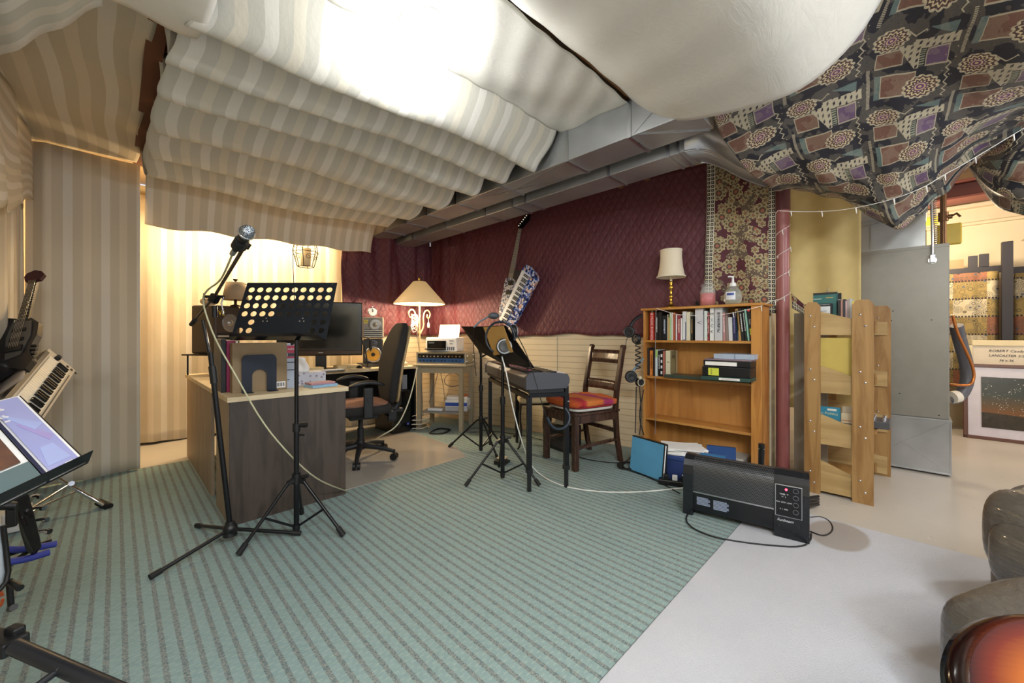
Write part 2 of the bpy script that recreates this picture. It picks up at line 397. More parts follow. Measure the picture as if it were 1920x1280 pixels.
def folk_m():
    m = M('yellow_folk_print', '#c6a95c', .85); cu = m.co('UV'); X, Y, Z = m.xyz(cu)
    px = (X/.26); py = (Y/.2); ix = px.fl(); iy = py.fl(); fx = px.fr(); fy = py.fr()
    par = ((ix+iy)*.5).fr() > .25; row = (iy/3).fr()
    c = m.mix(par, '#94804e', '#b9ae92'); c = m.mix((row < .3)*par, c, '#8a5a44')
    v = m.voro(cu, 15, 'F1'); rg = ((v*46).sin() > .35)*(v < .6); c = m.mix(rg*.85, c, m.mix(m.noise(cu, 8), '#38404a', '#6b5a30'))
    c = m.mix(((v < .16)*.9), c, '#4a5a72'); lin_ = (fy < .09); z = (((X*40).fr()-.5).ab() > .2); c = m.mix(lin_*z, c, '#2f2c30')
    f = m.voro(cu, 70, 'F1'); c = m.mix((f < .2)*(fx > .6)*.8, c, '#3c3832'); m.color(c); return m
def panelling():
    m = M('beige_panelling', '#d9c9a6', .5); x, y, z = m.xyz(m.co()); f = (z/.062).fr(); ln = f < .07
    c = m.co(); m.color(m.mix(ln*.75, m.mix(m.noise(c, 4, 4), '#cbbd9f', '#d8ccb2'), '#8a7450')); m.bump(ln*-1., .7, .006); return m
panel_m = panelling(); drywall = plain('cream_wall', '#cdbfa2', .8)
# ------------------------------------------------------------ floor, walls, ceiling
b = MB(); b.bb((-3, -3.2, -.12), (9.5, 8, 0)); struct(b, 'floor', concrete())
def wx(y): return 3.76-(y-.9)*.175          # the right wall runs slightly askew
b = MB(); b.prism([(wx(.79), .79), (3.9, .79), (3.5, 4.7), (wx(4.7), 4.7)], 2.62, (0, 0, 0)); struct(b, 'wall_right', drywall)
b = MB(); b.prism([(1.9, 4.72), (3.1, 4.72), (3.1, 5.6), (1.9, 5.6)], 2.62); struct(b, 'wall_back', drywall)
b = MB(); b.bb((-.7, 5.5, 0), (1.9, 5.6, 2.62)); struct(b, 'wall_far', drywall)
b = MB(); b.bb((-.62, -3.0, 0), (-.5, 5.6, 2.62)); struct(b, 'wall_left', drywall)
# lower wall panelling with seams
b = MB()
ys = [.80, 1.45, 1.62, 2.55, 2.72, 3.05, 4.66]
for i, (y0, y1) in enumerate(zip(ys, ys[1:])):
    t = .016 if i % 2 else .022
    b.prism([(wx(y0)-t, y0+.002), (wx(y0)+.01, y0+.002), (wx(y1)+.01, y1-.002), (wx(y1)-t, y1-.002)], 1.24, (0, 0, .0))
b.bb((2.2, 4.69, 0), (wx(4.7), 4.735, 1.24)); struct(b, 'wall_panelling', panel_m)
b = MB(); b.bb((-.7, -3, 2.66), (5.2, 5.6, 2.74)); b.bb((5.2, -3, 2.9), (9.5, 8, 3.0)); struct(b, 'ceiling', plain('subfloor_boards', '#c3aa8a', .8))
for k, y in enumerate((1.18, 1.71, 1.98, 2.32, 2.68, 3.2, 3.7, 4.12, 4.56)):
    b = MB(); b.bb((.12, y-.02, 2.535), (3.5 if y > 1.5 else 2.35, y+.02, 2.66)); struct(b, 'trim_%d' % (k+1), joist)
b = MB(); b.bb((.10, 1.9, 2.5), (.17, 4.5, 2.56)); struct(b, 'trim_10', plain('rust_beam', '#6b3f28', .7))
# utility room beyond
b = MB()
for k in range(8): b.bb((7.2, -4.4+k*1.1, 0), (7.3, -4.4+k*1.1+1.094, 2.4))
b.bb((7.23, -4.4, 0), (7.35, 4.4, 2.42)); 
um = M('utility_wall', '#cdbda0', .75); c = um.co(); n = um.noise(c, 5, 6, .7); um.color(um.mix((n > .64)*.6, um.mix(um.noise(c, 2), '#c9b999', '#d6c8aa'), '#7a6448'))
struct(b, 'wall_utility', um)
b = MB(); b.bb((7.15, -4.4, 2.4), (7.35, 4.4, 2.43)); b.bb((7.1, -4.4, 2.43), (7.35, 4.4, 2.9)); b.bb((7.0, -4.4, 2.58), (7.35, 4.4, 2.62)); struct(b, 'trim_11', plain('sill_plate', '#c8b79a', .7))
b = MB(); b.bb((6.45, -4.4, 2.58), (6.75, .2, 2.6)); b.bb((6.58, -4.4, 2.6), (6.62, .2, 2.76)); b.bb((6.45, -4.4, 2.76), (6.75, .2, 2.78)); struct(b, 'trim_12', plain('red_steel_beam', '#5a2c24', .6))
b = MB(); b.bb((4.9, 1.1, 0), (7.2, 1.2, 2.7)); struct(b, 'wall_side', drywall)
# ------------------------------------------------------------ carpet, rug, mat
b = MB(); b.prism([(-.49, .69), (wx(.72)-.03, .69), (wx(4.66)-.03, 4.45), (-.49, 4.45)], .008, (0, 0, .0005)); o = b.build('carpet', carpet_m())
tag(o, 'green fitted carpet with speckled ribbed rows over the studio floor', 'carpet')
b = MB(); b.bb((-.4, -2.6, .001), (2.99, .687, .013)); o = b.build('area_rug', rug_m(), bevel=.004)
tag(o, 'pale grey short pile rug beside the green carpet', 'rug')
b = MB(); out = [(1.14, 2.8), (1.6, 2.79), (2.22, 2.8), (2.34, 3.1), (2.36, 3.86), (2.3, 4.1), (1.14, 4.1)]
b.prism(out, .004, (0, 0, .0088)); mm = M('floor_mat_vinyl', '#a59d90', .14); c = mm.co(); mm.color(mm.mix(mm.noise(c, 3, 4), '#97928a', '#b3ada3'))
o = b.build('chair_mat', mm); tag(o, 'glossy translucent mat under the office chair', 'chair mat')
b = MB(); b.prism([(2.52, .05), (2.9, .1), (3.0, .5), (2.66, .6), (2.5, .4)], .006, (0, 0, .0135))
tg = M('brown_tuft', '#8f8069', .95); c = tg.co(); tg.color(tg.mix(tg.noise(c, 300, 3), '#5e5040', '#a8987e')); tg.bump(tg.noise(c, 250, 3), 1, .01)
# ------------------------------------------------------------ hanging cloth
def cloth(name, mb, mat, label, cat='cloth', group=None, kind=None, solid=.003):
    o = mb.build(name, mat, solid=solid); return tag(o, label, cat, group, kind)
sn = math.sin
def swag(y0, y1, x0, x1, zt, sag, lab, name='ceiling_swag', mat=st_swag, skew=.5, zt1=None, ph=0., group=None, mid=0.):
    zt1 = zt if zt1 is None else zt1; L = math.hypot(y1-y0, sag*2)
    def fn(a, t):
        x = x0+(x1-x0)*a; k = .80
        q = t/k if t < k else (1-t)/(1-k)
        prof = math.sin(q*PI/2)**(1.0 if t < k else .75)
        y = y0+(y1-y0)*(t if t < k else k+(t-k)*.9)+.02*sn(x*3.3+ph)*prof
        w = .007*sn(x*5+ph)*prof+.003*sn(x*13+ph*2+t*3)*prof
        sg = sag*(1+.07*sn(x*2.1+ph))
        return (x+.015*sn(t*9+ph)*(a*2-1), y, zt-sg*prof+w)
    b = MB(); b.grid(fn, 90, 22, lambda a, t: (x0+(x1-x0)*a, t*L*1.2)); return cloth(name, b, mat, lab, 'cloth swag', group)
G = 'striped swags between ceiling joists'
rw = ['widest striped ceiling swag, right behind the glowing ceiling lamp']+['striped ceiling swag, %s row behind the ceiling lamp' % q for q in ('second', 'third', 'fourth', 'fifth')]+['striped ceiling swag, sixth row, next to the hanging end valance']
for k, (a_, b_, x_, sg_) in enumerate(((1.72, 1.98, .20, .25), (1.98, 2.32, .165, .25), (2.32, 2.68, .155, .255), (2.68, 3.2, .15, .26), (3.2, 3.7, .15, .26), (3.7, 4.12, .15, .26))):
    swag(a_, b_, x_, 2.16-.01*k, 2.535, sg_, rw[k], ph=.3+k*.9)
def fn(a, t):
    x = .17+1.95*a; th = t*1.25
    y = 4.12+.05*t+.30*math.sin(th*1.2)+.01*sn(x*9); z = 2.53-.52*t**1.25+.012*sn(x*13)*t+.05*a*t
    return (x, y, z)
b = MB(); b.grid(fn, 90, 20, lambda a, t: (1.95*a, t*.6)); cloth('ceiling_valance', b, st_warm, 'striped cloth valance hanging down at the far end, glowing from behind', 'cloth valance')
def fn(a, t):
    x = .26+1.95*a; y = 1.205+.525*t; return (x, y, 2.519+.006*sn(x*9+y*14)-.01*sn(PI*t)+.004*sn(x*31-y*20))
b = MB(); b.grid(fn, 80, 24); cloth('ceiling_sheet', b, wsheet, 'flat wrinkled white sheet pinned under the joists around the ceiling lamp', 'cloth sheet')
def fn(a, t):
    x = -1.2+3.42*a; yc = [(1.19, 2.53), (1.08, 2.42), (.96, 2.33), (.80, 2.265), (.56, 2.225), (.34, 2.235), (.16, 2.36), (.05, 2.53)]
    k = t*7; i = min(int(k), 6); f = k-i
    def p(j): return yc[max(0, min(7, j))]
    r = []
    for q in (0, 1):
        p0, p1, p2, p3 = p(i-1)[q], p(i)[q], p(i+1)[q], p(i+2)[q]
        r.append(.5*(2*p1+(p2-p0)*f+(2*p0-5*p1+4*p2-p3)*f*f+(3*p1-3*p2+p3-p0)*f**3))
    return (x+.03*sn(t*9)*a, r[0], r[1]+.01*sn(x*4+t*5)+.004*sn(x*19+t*11))
b = MB(); b.grid(fn, 90, 34); cloth('ceiling_sheet', b, wsheet, 'big white sheet billowing low under the ceiling, frayed edge by the duct', 'cloth sheet')
def fn(a, t):
    x = -.06+.29*a; return (x+.03*sn(t*3), 1.2+.9*t-.04*t*t, 2.53-.235*max(0, sn(PI*min(1, t*.62)))**1.2*(1 if t > .0 else 0)+.01*sn(a*6))
b = MB(); b.grid(fn, 12, 24); cloth('ceiling_sheet', b, wsheet, 'narrow white cloth strip left of the widest striped swag', 'cloth sheet')
def fn(a, t):
    e0 = Vector((-.035+.0*a, 2.13, 2.33)); e1 = Vector((-.49, 3.0, 2.26)); n0 = Vector((-.03, 1.2, 2.5)); n1 = Vector((-.49, 1.4, 2.5))
    e = e0.lerp(e1, a); n = n0.lerp(n1, a); p = e.lerp(n, t); p.z -= .03*sn(PI*t)*(1+sn(a*9)*.3); p.z += .01*sn(a*20); return p
b = MB(); b.grid(fn, 20, 16, lambda a, t: (t*1.2, a)); cloth('ceiling_swag', b, st_swag, 'striped cloth overhanging the top left corner of the ceiling', 'cloth swag')
def fn(a, t):
    x = -.46+.58*a+.012*sn(t*16)*a; y = 4.42-2.35*t; z = 2.49+.03*t+.008*sn(t*26+a*2)*a+.01*sn(t*13)
    if a < .15: z -= .0
    return (x, y, z)
b = MB(); b.grid(fn, 24, 70, lambda a, t: (a*.57+.08*t*t*(1-a), t*2.4)); cloth('ceiling_swag', b, st_warm, 'striped cloth panel under the ceiling, left of the dark gap', 'cloth swag')
# left wall drapes and partition drape
def drape(name, pts, z0, z1, lab, mat=st_warm, amp=.012, fr=26, ph=0, group=None, ns=70, puddle=0., kind=None, edge=None):
    seg = [0]
    for p, q in zip(pts, pts[1:]): seg.append(seg[-1]+math.dist(p, q))
    L = seg[-1]
    def fn(a, t):
        s = a*L; i = 0
        while i < len(pts)-2 and s > seg[i+1]: i += 1
        f = (s-seg[i])/(seg[i+1]-seg[i]); p = Vector(pts[i]).lerp(Vector(pts[i+1]), f); d = (Vector(pts[i+1])-Vector(pts[i])).normalized()
        nrm = Vector((-d.y, d.x)); am = amp*(.35+.65*(1-t))
        w = am*sn(s*fr+ph+.6*sn(t*3+s*2))+am*.5*sn(s*fr*2.3+ph*2)
        q = p+nrm*w; return (q.x, q.y, z0+(z1-z0)*t+(.008*sn(s*11) if t < .01 else 0))
    b = MB(); b.grid(fn, ns, 24, lambda a, t: (a*L*1.03, t*(z1-z0))); return cloth(name, b, mat, lab, 'drape', group)
drape('wall_drape', [(-.47, 4.38), (-.45, 3.3), (-.46, 1.2)], .012, 2.49, 'striped drape covering the left wall behind the guitar', ph=1, amp=.016, fr=19, ns=120)
drape('partition_drape', [(-.455, 4.43), (-.36, 4.37), (-.1, 4.42), (.14, 4.41)], .012, 2.48, 'striped drape hanging to the carpet left of the desk, as a partition', ph=2, amp=.02, fr=9)
drape('wall_drape', [(-.47, 5.42), (.5, 5.38), (1.2, 5.34), (1.6, 5.12), (1.88, 4.8), (2.0, 4.71)], .02, 2.5, 'striped drape behind the desk, brightly lit from above', amp=.022, fr=14, ns=160)
def fn(a, t):
    y = 4.36-2.3*a; zb = 2.05-.33*math.sin(min(1, a*1.25)*PI*.6)+.03*sn(a*30); return (-.405+.05*t*a+.014*sn(a*24+t*2)-.02, y, 2.49+(zb-2.49)*t)
b = MB(); b.grid(fn, 50, 20, lambda a, t: (t*.9+a*.4, a*2.3)); cloth('wall_valance', b, st_warm, 'striped cloth bunched high along the left wall drape', 'cloth valance')
# burgundy wall cloth, right wall and wrapped round the far corner
def fn(a, t):
    L1 = 3.62; L2 = 1.2; s = a*(L1+L2); w = .012*sn(s*2.1+t*2)+.006*sn(s*6+t*5)
    zb = 1.1+.012*sn(s*5)+.008*sn(s*13)
    zt = 2.60
    fold = max(0, min(1, (s-2.5)/.7)); w += fold*(.018*sn(s*17+t*1.5)*(.4+.6*t)+.01*sn(s*31-t*2))
    z = zb+(zt-zb)*t
    if s < L1: y = 1.05-.12*(1-s/L1)+s; p = (wx(y)-.035-abs(w)*.9-.01, y)
    else:
        r = s-L1; k = min(1, r/.12); p = (wx(4.67)-.06-r, 4.66-abs(w)*1.6-.022*(1+sn(r*21+t*1.3+.8*sn(t*3)))*(.5+.5*t))
        sag = 0
    if s > L1-.35:
        r = s-(L1-.35); sw = abs(math.sin(r*PI/.52)); z = zb+((2.50-.20*sw)-zb)*t if s > L1-.05 else z
        p = (p[0], p[1]-.03*math.sin(t*9+r*4)*t*(1-t)*2)
    return (p[0], p[1], z)
b = MB(); b.grid(fn, 240, 40, lambda a, t: (a*4.82, t*1.35)); cloth('wall_cloth', b, burg, 'long burgundy quilted cloth pinned along the wall under the ducts', 'wall cloth')
def fn(a, t):
    y = 1.22-.46*a-.03*t*(a-.3); z = 1.32+1.30*t; y += (1-t)*.03*(a*2-1)*-1
    return (wx(y)-.075-.012*sn(a*11+t*2)-.01*sn(t*7), y, z+.05*a*(1-t)*-1)
b = MB(); b.grid(fn, 30, 30, lambda a, t: (a*.46, t*1.05)); cloth('floral_scarf', b, scarf_m(), 'burgundy scarf with gold flowers and lattice borders hanging left of the pole', 'scarf')
def fn(a, t):
    p = [Vector((3.72, .64, 1.31)), Vector((3.74, .55, 1.24)), Vector((3.76, .47, 1.25)), Vector((3.79, .42, 1.35))]; k = a*3; i = min(2, int(k)); q = p[i].lerp(p[i+1], k-i)
    return (q.x-.02*t, q.y, q.z+.16*t*(.4+.6*abs(a-.5)))
b = MB(); b.grid(fn, 16, 6, lambda a, t: (t*.1, a*.5)); cloth('floral_scarf', b, bpy and scarf_m(), 'loose end of patterned scarf sagging behind the pole', 'scarf')
# patterned ceiling cloth
def bsp(rows, a, t):
    def cr(p, f):
        n = len(p)-1; k = f*n; i = min(int(k), n-1); u = k-i
        g = lambda j: p[max(0, min(n, j))]
        p0, p1, p2, p3 = g(i-1), g(i), g(i+1), g(i+2)
        return ((p1*2)+(p2-p0)*u+(p0*2-p1*5+p2*4-p3)*u*u+(p1*3-p2*3+p3-p0)*u**3)*.5
    return cr([cr(r, a) for r in rows], t)
rows = [[P(1345, 120, 2.0), P(1500, 20, 1.7), P(1650, -60, 1.55), P(1800, -100, 1.45), P(1960, -120, 1.4), P(2150, -150, 1.35)],
        [P(1337, 215, 2.2), P(1460, 160, 2.05), P(1600, 110, 1.95), P(1750, 90, 1.85), P(1920, 80, 1.7), P(2150, 60, 1.6)],
        [P(1385, 300, 2.45), P(1490, 265, 2.35), P(1610, 240, 2.25), P(1740, 220, 2.15), P(1880, 190, 2.05), P(2100, 150, 1.9)],
        [P(1450, 352, 2.75), P(1540, 345, 2.6), P(1640, 345, 2.5), P(1735, 320, 2.4), P(1830, 262, 2.35), P(2000, 205, 2.2)],
        [P(1468, 352, 2.95), P(1560, 368, 2.85), P(1680, 426, 2.65), P(1760, 368, 2.6), P(1850, 288, 2.55), P(2010, 215, 2.4)]]
def fn(a, t):
    p = bsp(rows, a, t); p = p.copy(); p.z += .012*sn(a*26+t*7)*t+.008*sn(a*55-t*12)*t*t+.006*sn(t*30+a*9); return p
b = MB(); b.grid(fn, 110, 80, lambda a, t: (a*1.75+t*.12, t*1.55)); cloth('ceiling_cloth', b, batik_m, 'dark patchwork print cloth draped low under the ceiling above the bookcase', 'ceiling cloth')
rows2 = [[P(1838, 284, 2.75), P(1900, 250, 2.4), P(2050, 200, 2.2), P(2200, 150, 2)], [P(1830, 300, 2.8), P(1870, 312, 2.55), P(1950, 330, 2.4), P(2120, 360, 2.2)],
         [P(1814, 306, 2.85), P(1862, 352, 2.62), P(1930, 385, 2.5), P(2100, 440, 2.35)], [P(1818, 312, 2.95), P(1868, 385, 2.75), P(1930, 410, 2.6), P(2100, 470, 2.4)]]
def fn(a, t):
    p = bsp(rows2, a, t).copy(); p.z += .014*sn(t*24+a*5); return p
b = MB(); b.grid(fn, 50, 40, lambda a, t: (a*.9+t*.1, t*.6+.2)); cloth('ceiling_cloth', b, batik_m, 'smaller piece of patchwork print cloth, rolled edge above the utility room', 'ceiling cloth')
# yellow sheet beside the furnace
def fn(a, t):
    y = .84-.56*a; z = .45+2.2*t; return (4.42-.14*math.exp(-((a-.12)/.16)**2)*(1-t*.8)+.012*sn(a*14+t*3), y, z)
ys_ = plain('yellow_sheet', '#d6c083', .85)
b = MB(); b.grid(fn, 30, 20); cloth('hanging_sheet', b, ys_, 'plain yellow sheet hanging between the pole and the furnace', 'cloth sheet')
# ------------------------------------------------------------ ceiling lamp
lp = thing('ceiling_lamp', 'glowing white cylinder lamp hanging under the white ceiling sheet', 'lamp', (.99, 1.55, 2.53))
lm = M('lamp_diffuser', '#ffffff', .5); lm.emit((.97, .985, 1), 9.5)
b = MB(); b.lathe([(.0, -.33), (.07, -.33), (.098, -.315), (.1, -.29), (.1, -.03)], n=32); b.build('lamp_shade', lm, lp)
b = MB(); b.lathe([(.104, -.035), (.108, -.03), (.108, -.005), (.03, 0)], n=32); b.build('ceiling_mount', white, lp)
# ------------------------------------------------------------ ducts
def duct_box(b, x0, x1, y0, y1, z0, z1): b.bb((x0, y0, z0), (x1, y1, z1), .004)
d1 = thing('air_duct', 'wide galvanised air duct just right of the striped swags', 'duct', (2.33, 2.8, 2.3))
b = MB(); duct_box(b, 2.2, 2.46, .8, 4.68, 2.30, 2.535); b.build('duct_body', duct_m, d1, world=True)
for y in (1.17, 1.64, 2.3, 2.9, 3.38, 3.78, 4.26):
    b = MB(); b.prism([(2.194, 2.535), (2.194, 2.293), (2.466, 2.293), (2.466, 2.535), (2.46, 2.535), (2.46, 2.3), (2.2, 2.3), (2.2, 2.535)], -.024, (0, y+.012, 0), (1, 0, 0), (0, 0, 1))
    b.build('seam_cleat', alu, d1, world=True)
b = MB()
b.beam((2.2, 2.9, 2.297), (2.46, 1.66, 2.297), .004, .004); b.beam((2.46, 2.9, 2.297), (2.2, 1.66, 2.297), .003, .003)
b.beam((2.197, 1.16, 2.31), (2.197, .85, 2.53), .003, .003); b.beam((2.2, 1.15, 2.297), (2.46, .82, 2.297), .004, .004)
b.build('cross_crease', alu, d1, world=True)
d2 = thing('air_duct', 'narrow galvanised air duct along the burgundy cloth, curving away at its near end', 'duct', (2.67, 2.8, 2.26))
b = MB(); duct_box(b, 2.54, 2.79, 1.0, 4.68, 2.26, 2.43)
near = [(2.54, 1.0), (2.57, .93), (2.64, .89), (2.75, .866), (2.9, .85), (3.07, .83), (3.3, .77), (3.56, .70)]
far = [(2.79, 1.0), (2.79, .975), (2.84, .945), (2.96, .915), (3.1, .895), (3.27, .872), (3.42, .84), (3.60, .79)]
vs = []
for k, (p, q) in enumerate(zip(near, far)):
    zt_ = 2.43+.12*min(1, k/3); vs += [(p[0], p[1], 2.26), (q[0], q[1], 2.26), (q[0], q[1], zt_), (p[0], p[1], zt_)]
b.add(vs, [(j*4+i, j*4+(i+1) % 4, (j+1)*4+(i+1) % 4, (j+1)*4+i) for j in range(7) for i in range(4)], True); b.build('duct_body', duct_m, d2, world=True)
for y in (1.02, 1.083, 1.52, 2.35, 2.51, 2.88, 3.54, 4.2):
    b = MB(); b.prism([(2.534, 2.43), (2.534, 2.254), (2.796, 2.254), (2.796, 2.43), (2.79, 2.43), (2.79, 2.26), (2.54, 2.26), (2.54, 2.43)], -.022, (0, y+.011, 0), (1, 0, 0), (0, 0, 1))
    b.build('seam_cleat', alu, d2, world=True)
b = MB(); b.tube([(x, y, 2.26) for x, y in near], .005, 6, 1); b.tube([(x, y, 2.26) for x, y in far], .005, 6, 1)
b.build('rolled_seam', alu, d2, world=True)
# ------------------------------------------------------------ steel post
pp = thing('steel_post', 'dusty red round steel post beside the bookcase', 'post', (3.72, .70, 0))
red = plain('post_paint', '#965a58', .35); b = MB(); b.cyl((0, 0, 0), (0, 0, 2.08), .046, n=28); b.cyl((0, 0, 0), (0, 0, .012), .07, n=24); b.build('post_shaft', red, pp)
b = MB(); b.cyl((0, 0, 2.08), (0, 0, 2.64), .05, n=28); b.build('post_sleeve', plain('post_sleeve_paint', '#5e3237', .5), pp)
bd = MB(); bd.beam((3.73, .63, .65), (3.80, .435, .65), .016, .0, up=(0, 0, 1)) if False else None
b = MB(); b.prism([(3.74, .63), (3.76, .63), (3.81, .43), (3.79, .43)], 1.27); o = b.build('plywood_board', plain('grey_board', '#8d8474', .7)); tag(o, 'greyish upright board standing behind the red post', 'board')
# ------------------------------------------------------------ furnace
fu = thing('furnace', 'tall taupe furnace cabinet on a galvanised base', 'furnace', (4.57, .03, 0))
fpaint = plain('furnace_paint', '#86847c', .38, .25)
b = MB(); b.bb((0, -.256, .44), (.75, .262, 1.81), .006); b.bb((-.004, -.256, 1.79), (.75, .262, 1.815)); b.build('cabinet', fpaint, fu)
b = MB(); b.bb((-.01, -.268, .012), (.76, .27, .44), .004); b.bb((-.016, -.27, .425), (.76, .27, .437)); b.build('return_plenum', duct_m, fu)
b = MB(); b.beam((-.0115, -.26, .43), (-.0115, .26, .03), .004, .003); b.beam((-.0115, .26, .43), (-.0115, -.26, .03), .004, .003)
for s in (-1, 1): b.beam((-.012, s*.262, .015), (-.012, s*.262, .44), .006, .006)
b.beam((-.012, -.262, .02), (-.012, .262, .02), .008, .008); b.build('plenum_crease', alu, fu)
b = MB(); b.bb((.02, -.13, 1.815), (.7, .262, 2.1), .003); b.bb((.0, -.14, 2.08), (.72, .27, 2.655), .004); b.build('supply_plenum', duct_m, fu)
b = MB(); b.beam((-.004, -.13, 2.09), (-.004, .26, 2.04), .008, .006); b.beam((-.004, -.12, 2.06), (-.004, -.12, 2.6), .008, .008); b.beam((.015, .2, 1.83), (.015, .2, 2.06), .004, .004); b.build('plenum_flange', alu, fu)
for y, z in ((.06, 1.3), (.07, 1.22), (.08, 1.14), (-.16, 1.22), (.02, .62), (-.2, .47)): b = MB(); b.cyl((-.003, y, z), (.002, y, z), .005, n=10); b.build('screw', black, fu)
b = MB(); b.tube([(-.02, -.165, 1.71), (-.022, -.165, 1.85), (-.02, -.155, 2.3), (-.0, -.15, 2.6)], .008); b.build('conduit', alu, fu)
b = MB(); b.cyl((-.004, -.165, 1.69), (-.012, -.165, 1.69), .025); b.bb((-.03, -.18, 1.67), (-.008, -.15, 1.735), .004); b.build('cable_clamp', alu, fu)
b = MB(); pts = []
for k in range(200): t = k/199; pts.append((.015+.013*math.cos(k*1.6), -.185+.013*math.sin(k*1.6)+.02*t, 1.72+.84*t))
b.tube(pts, .004, 5); b.build('spiral_cable', alu, fu)
b = MB(); b.cyl((.16, -.23, 1.8), (.16, -.23, 2.655), .019); b.cyl((.16, -.23, 2.02), (.16, -.23, 2.09), .03); b.cyl((.16, -.28, 2.05), (.16, -.2, 2.05), .018); b.tube([(.16, -.27, 2.05), (.12, -.3, 2.06), (.12, -.32, 2.03)], .008)
b.cyl((.16, -.23, 1.81), (.16, -.23, 1.83), .035); b.build('gas_pipe', plain('brown_pipe', '#75583f', .35, .7), fu)
yel = plain('yellow_plastic', '#dcc24a', .4)
b = MB(); b.bb((.3, -.34, 1.85), (.36, -.2, 2.02), .01); b.bb((.3, -.14, 1.84), (.36, -.06, 2.0), .01); b.build('yellow_tag', yel, fu)
hose = thing('vacuum_hose', 'thick grey bent hose on the right side of the furnace', 'hose', (5.0, -.27, 0))
b = MB(); b.tube([P(1793, 610, 3.25), P(1800, 640, 3.28), P(1812, 680, 3.3), P(1815, 712, 3.3), P(1806, 735, 3.3), P(1793, 748, 3.3), P(1785, 748, 3.32)], .042, 14, 2); b.build('hose_tube', plain('hose_grey', '#55555a', .4), hose, world=True)
b = MB(); b.cyl(P(1784, 745, 3.3), P(1795, 743, 3.3), .05); b.build('hose_cuff', offw, hose, world=True)
b = MB(); b.tube([P(1786, 590, 3.2), P(1795, 625, 3.2), P(1815, 665, 3.2), P(1828, 700, 3.2), P(1822, 722, 3.2), P(1800, 722, 3.2), P(1782, 721, 3.25)], .010, 8, 2); o = b.build('copper_tube', plain('copper', '#c0763f', .3, .9)); tag(o, 'thin bent copper tube looping in front of the grey hose', 'tube')
# ------------------------------------------------------------ utility room things
fm = folk_m()
drape('folk_curtain', [(6.8, .9), (6.8, -.70)], .5, 1.80, 'yellow folk print curtain left of the black post in the utility room', fm, .03, 40, 0)
drape('folk_curtain', [(6.8, -.80), (6.8, -2.2)], .5, 1.76, 'yellow folk print curtain right of the black post, cut by the picture edge', fm, .03, 44, 1)
fr = thing('curtain_frame', 'black timber frame that carries the folk print curtains', 'frame', (6.83, -.75, 0))
bt = plain('black_timber', '#26242a', .6)
b = MB(); b.box((-.06, 0, 1.05), (.09, .075, 2.1)); b.build('post', bt, fr)
b = MB(); b.bb((-.02, .03, 1.79), (.03, 1.7, 1.86)); b.bb((-.02, -1.5, 1.76), (.03, -.03, 1.83)); b.build('rail', bt, fr)
b = MB(); b.bb((-.02, .2, 1.86), (.03, .27, 1.99)); b.bb((-.03, .12, 1.86), (.02, .19, 2.0)); b.build('post_stub', bt, fr)
b = MB(); b.bb((.04, .3, 1.8), (.09, .45, 1.97)); b.build('wooden_block', plain('old_wood', '#8d7554', .7), fr)
b = MB(); b.box((7.09, -.15, 2.50), (.01, .22, .10)); o = b.build('yellow_tag', yel); tag(o, 'yellow tag fixed high on the utility room wall', 'tag')
# framed night picture leaning
def leanbox(b, y0, y1, z0, z1, t, x=0): b.bb((x, y0, z0), (x+t, y1, z1))
pf = thing('framed_picture', 'brown framed print of a starry sky over dark hills, leaning at the floor', 'picture', (6.46, -.42, 0), rot=(0, .10, 0))
b = MB()
for (y0, y1, z0, z1) in ((-1.25, 0, 0, .035), (-1.25, 0, .76, .795), (-.035, 0, 0, .795), (-1.25, -1.215, 0, .795)): b.bb((0, y0, z0), (.03, y1, z1), .005)
b.build('picture_frame', plain('brown_frame', '#5a3524', .35), pf)
b = MB(); b.bb((.012, -1.22, .03), (.018, -.03, .77)); b.build('picture_mat', plain('mat_board', '#c9c4cc', .25), pf)
nm = M('night_print', '#222222', .2); X, Y, Z = nm.xyz(nm.co()); hill = (Y*1.6).sin()*.05+.29+nm.noise(nm.co(), 6, 3)*.02
sky = nm.ramp((Z-.25)*2.2, [(0, '#7a4612'), (.25, '#584020'), (.5, '#2a322d'), (.9, '#0e1414')]); st = nm.voro(nm.co('Object', (1, 60, 60)), 1, 'F1') < .16
sky = nm.mix(st*(nm.noise(nm.co(), 9, 4) > .47), sky, '#e8e4dc'); nm.color(nm.mix(Z < hill, sky, nm.mix(nm.noise(nm.co(), 20, 4), '#15110d', '#3a2a18')))
b = MB(); b.bb((.006, -1.12, .13), (.012, -.13, .66)); b.build('print', nm, pf)
cv = thing('stretched_canvas', 'back of a stretched canvas with handwritten notes, behind the night picture', 'canvas', (6.56, -.43, 0), rot=(0, .10, 0))
b = MB(); b.bb((.0, -1.3, 0), (.03, 0, 1.04)); b.build('canvas_back', plain('canvas_back', '#d8cdb8', .8), cv)
b = MB()
for (y0, y1, z0, z1) in ((-1.3, 0, .99, 1.05), (-.07, 0, 0, 1.05)): b.bb((-.012, y0, z0), (.004, y1, z1), .003)
b.build('stretcher_bar', plain('pale_batten', '#d9cba4', .6), cv)
ink = plain('ink', '#1c1c22', .6)
for k, (s, sz) in enumerate((('ROBERT Caudy', .036), ('LANCASTER 2/2', .034), ('36 x 36', .032))):
    text(s, sz, ink, cv, mtx=frame((-.0015, -.30, .935-.05*k), (0, -1, 0), (0, 0, 1)), italic=.25)
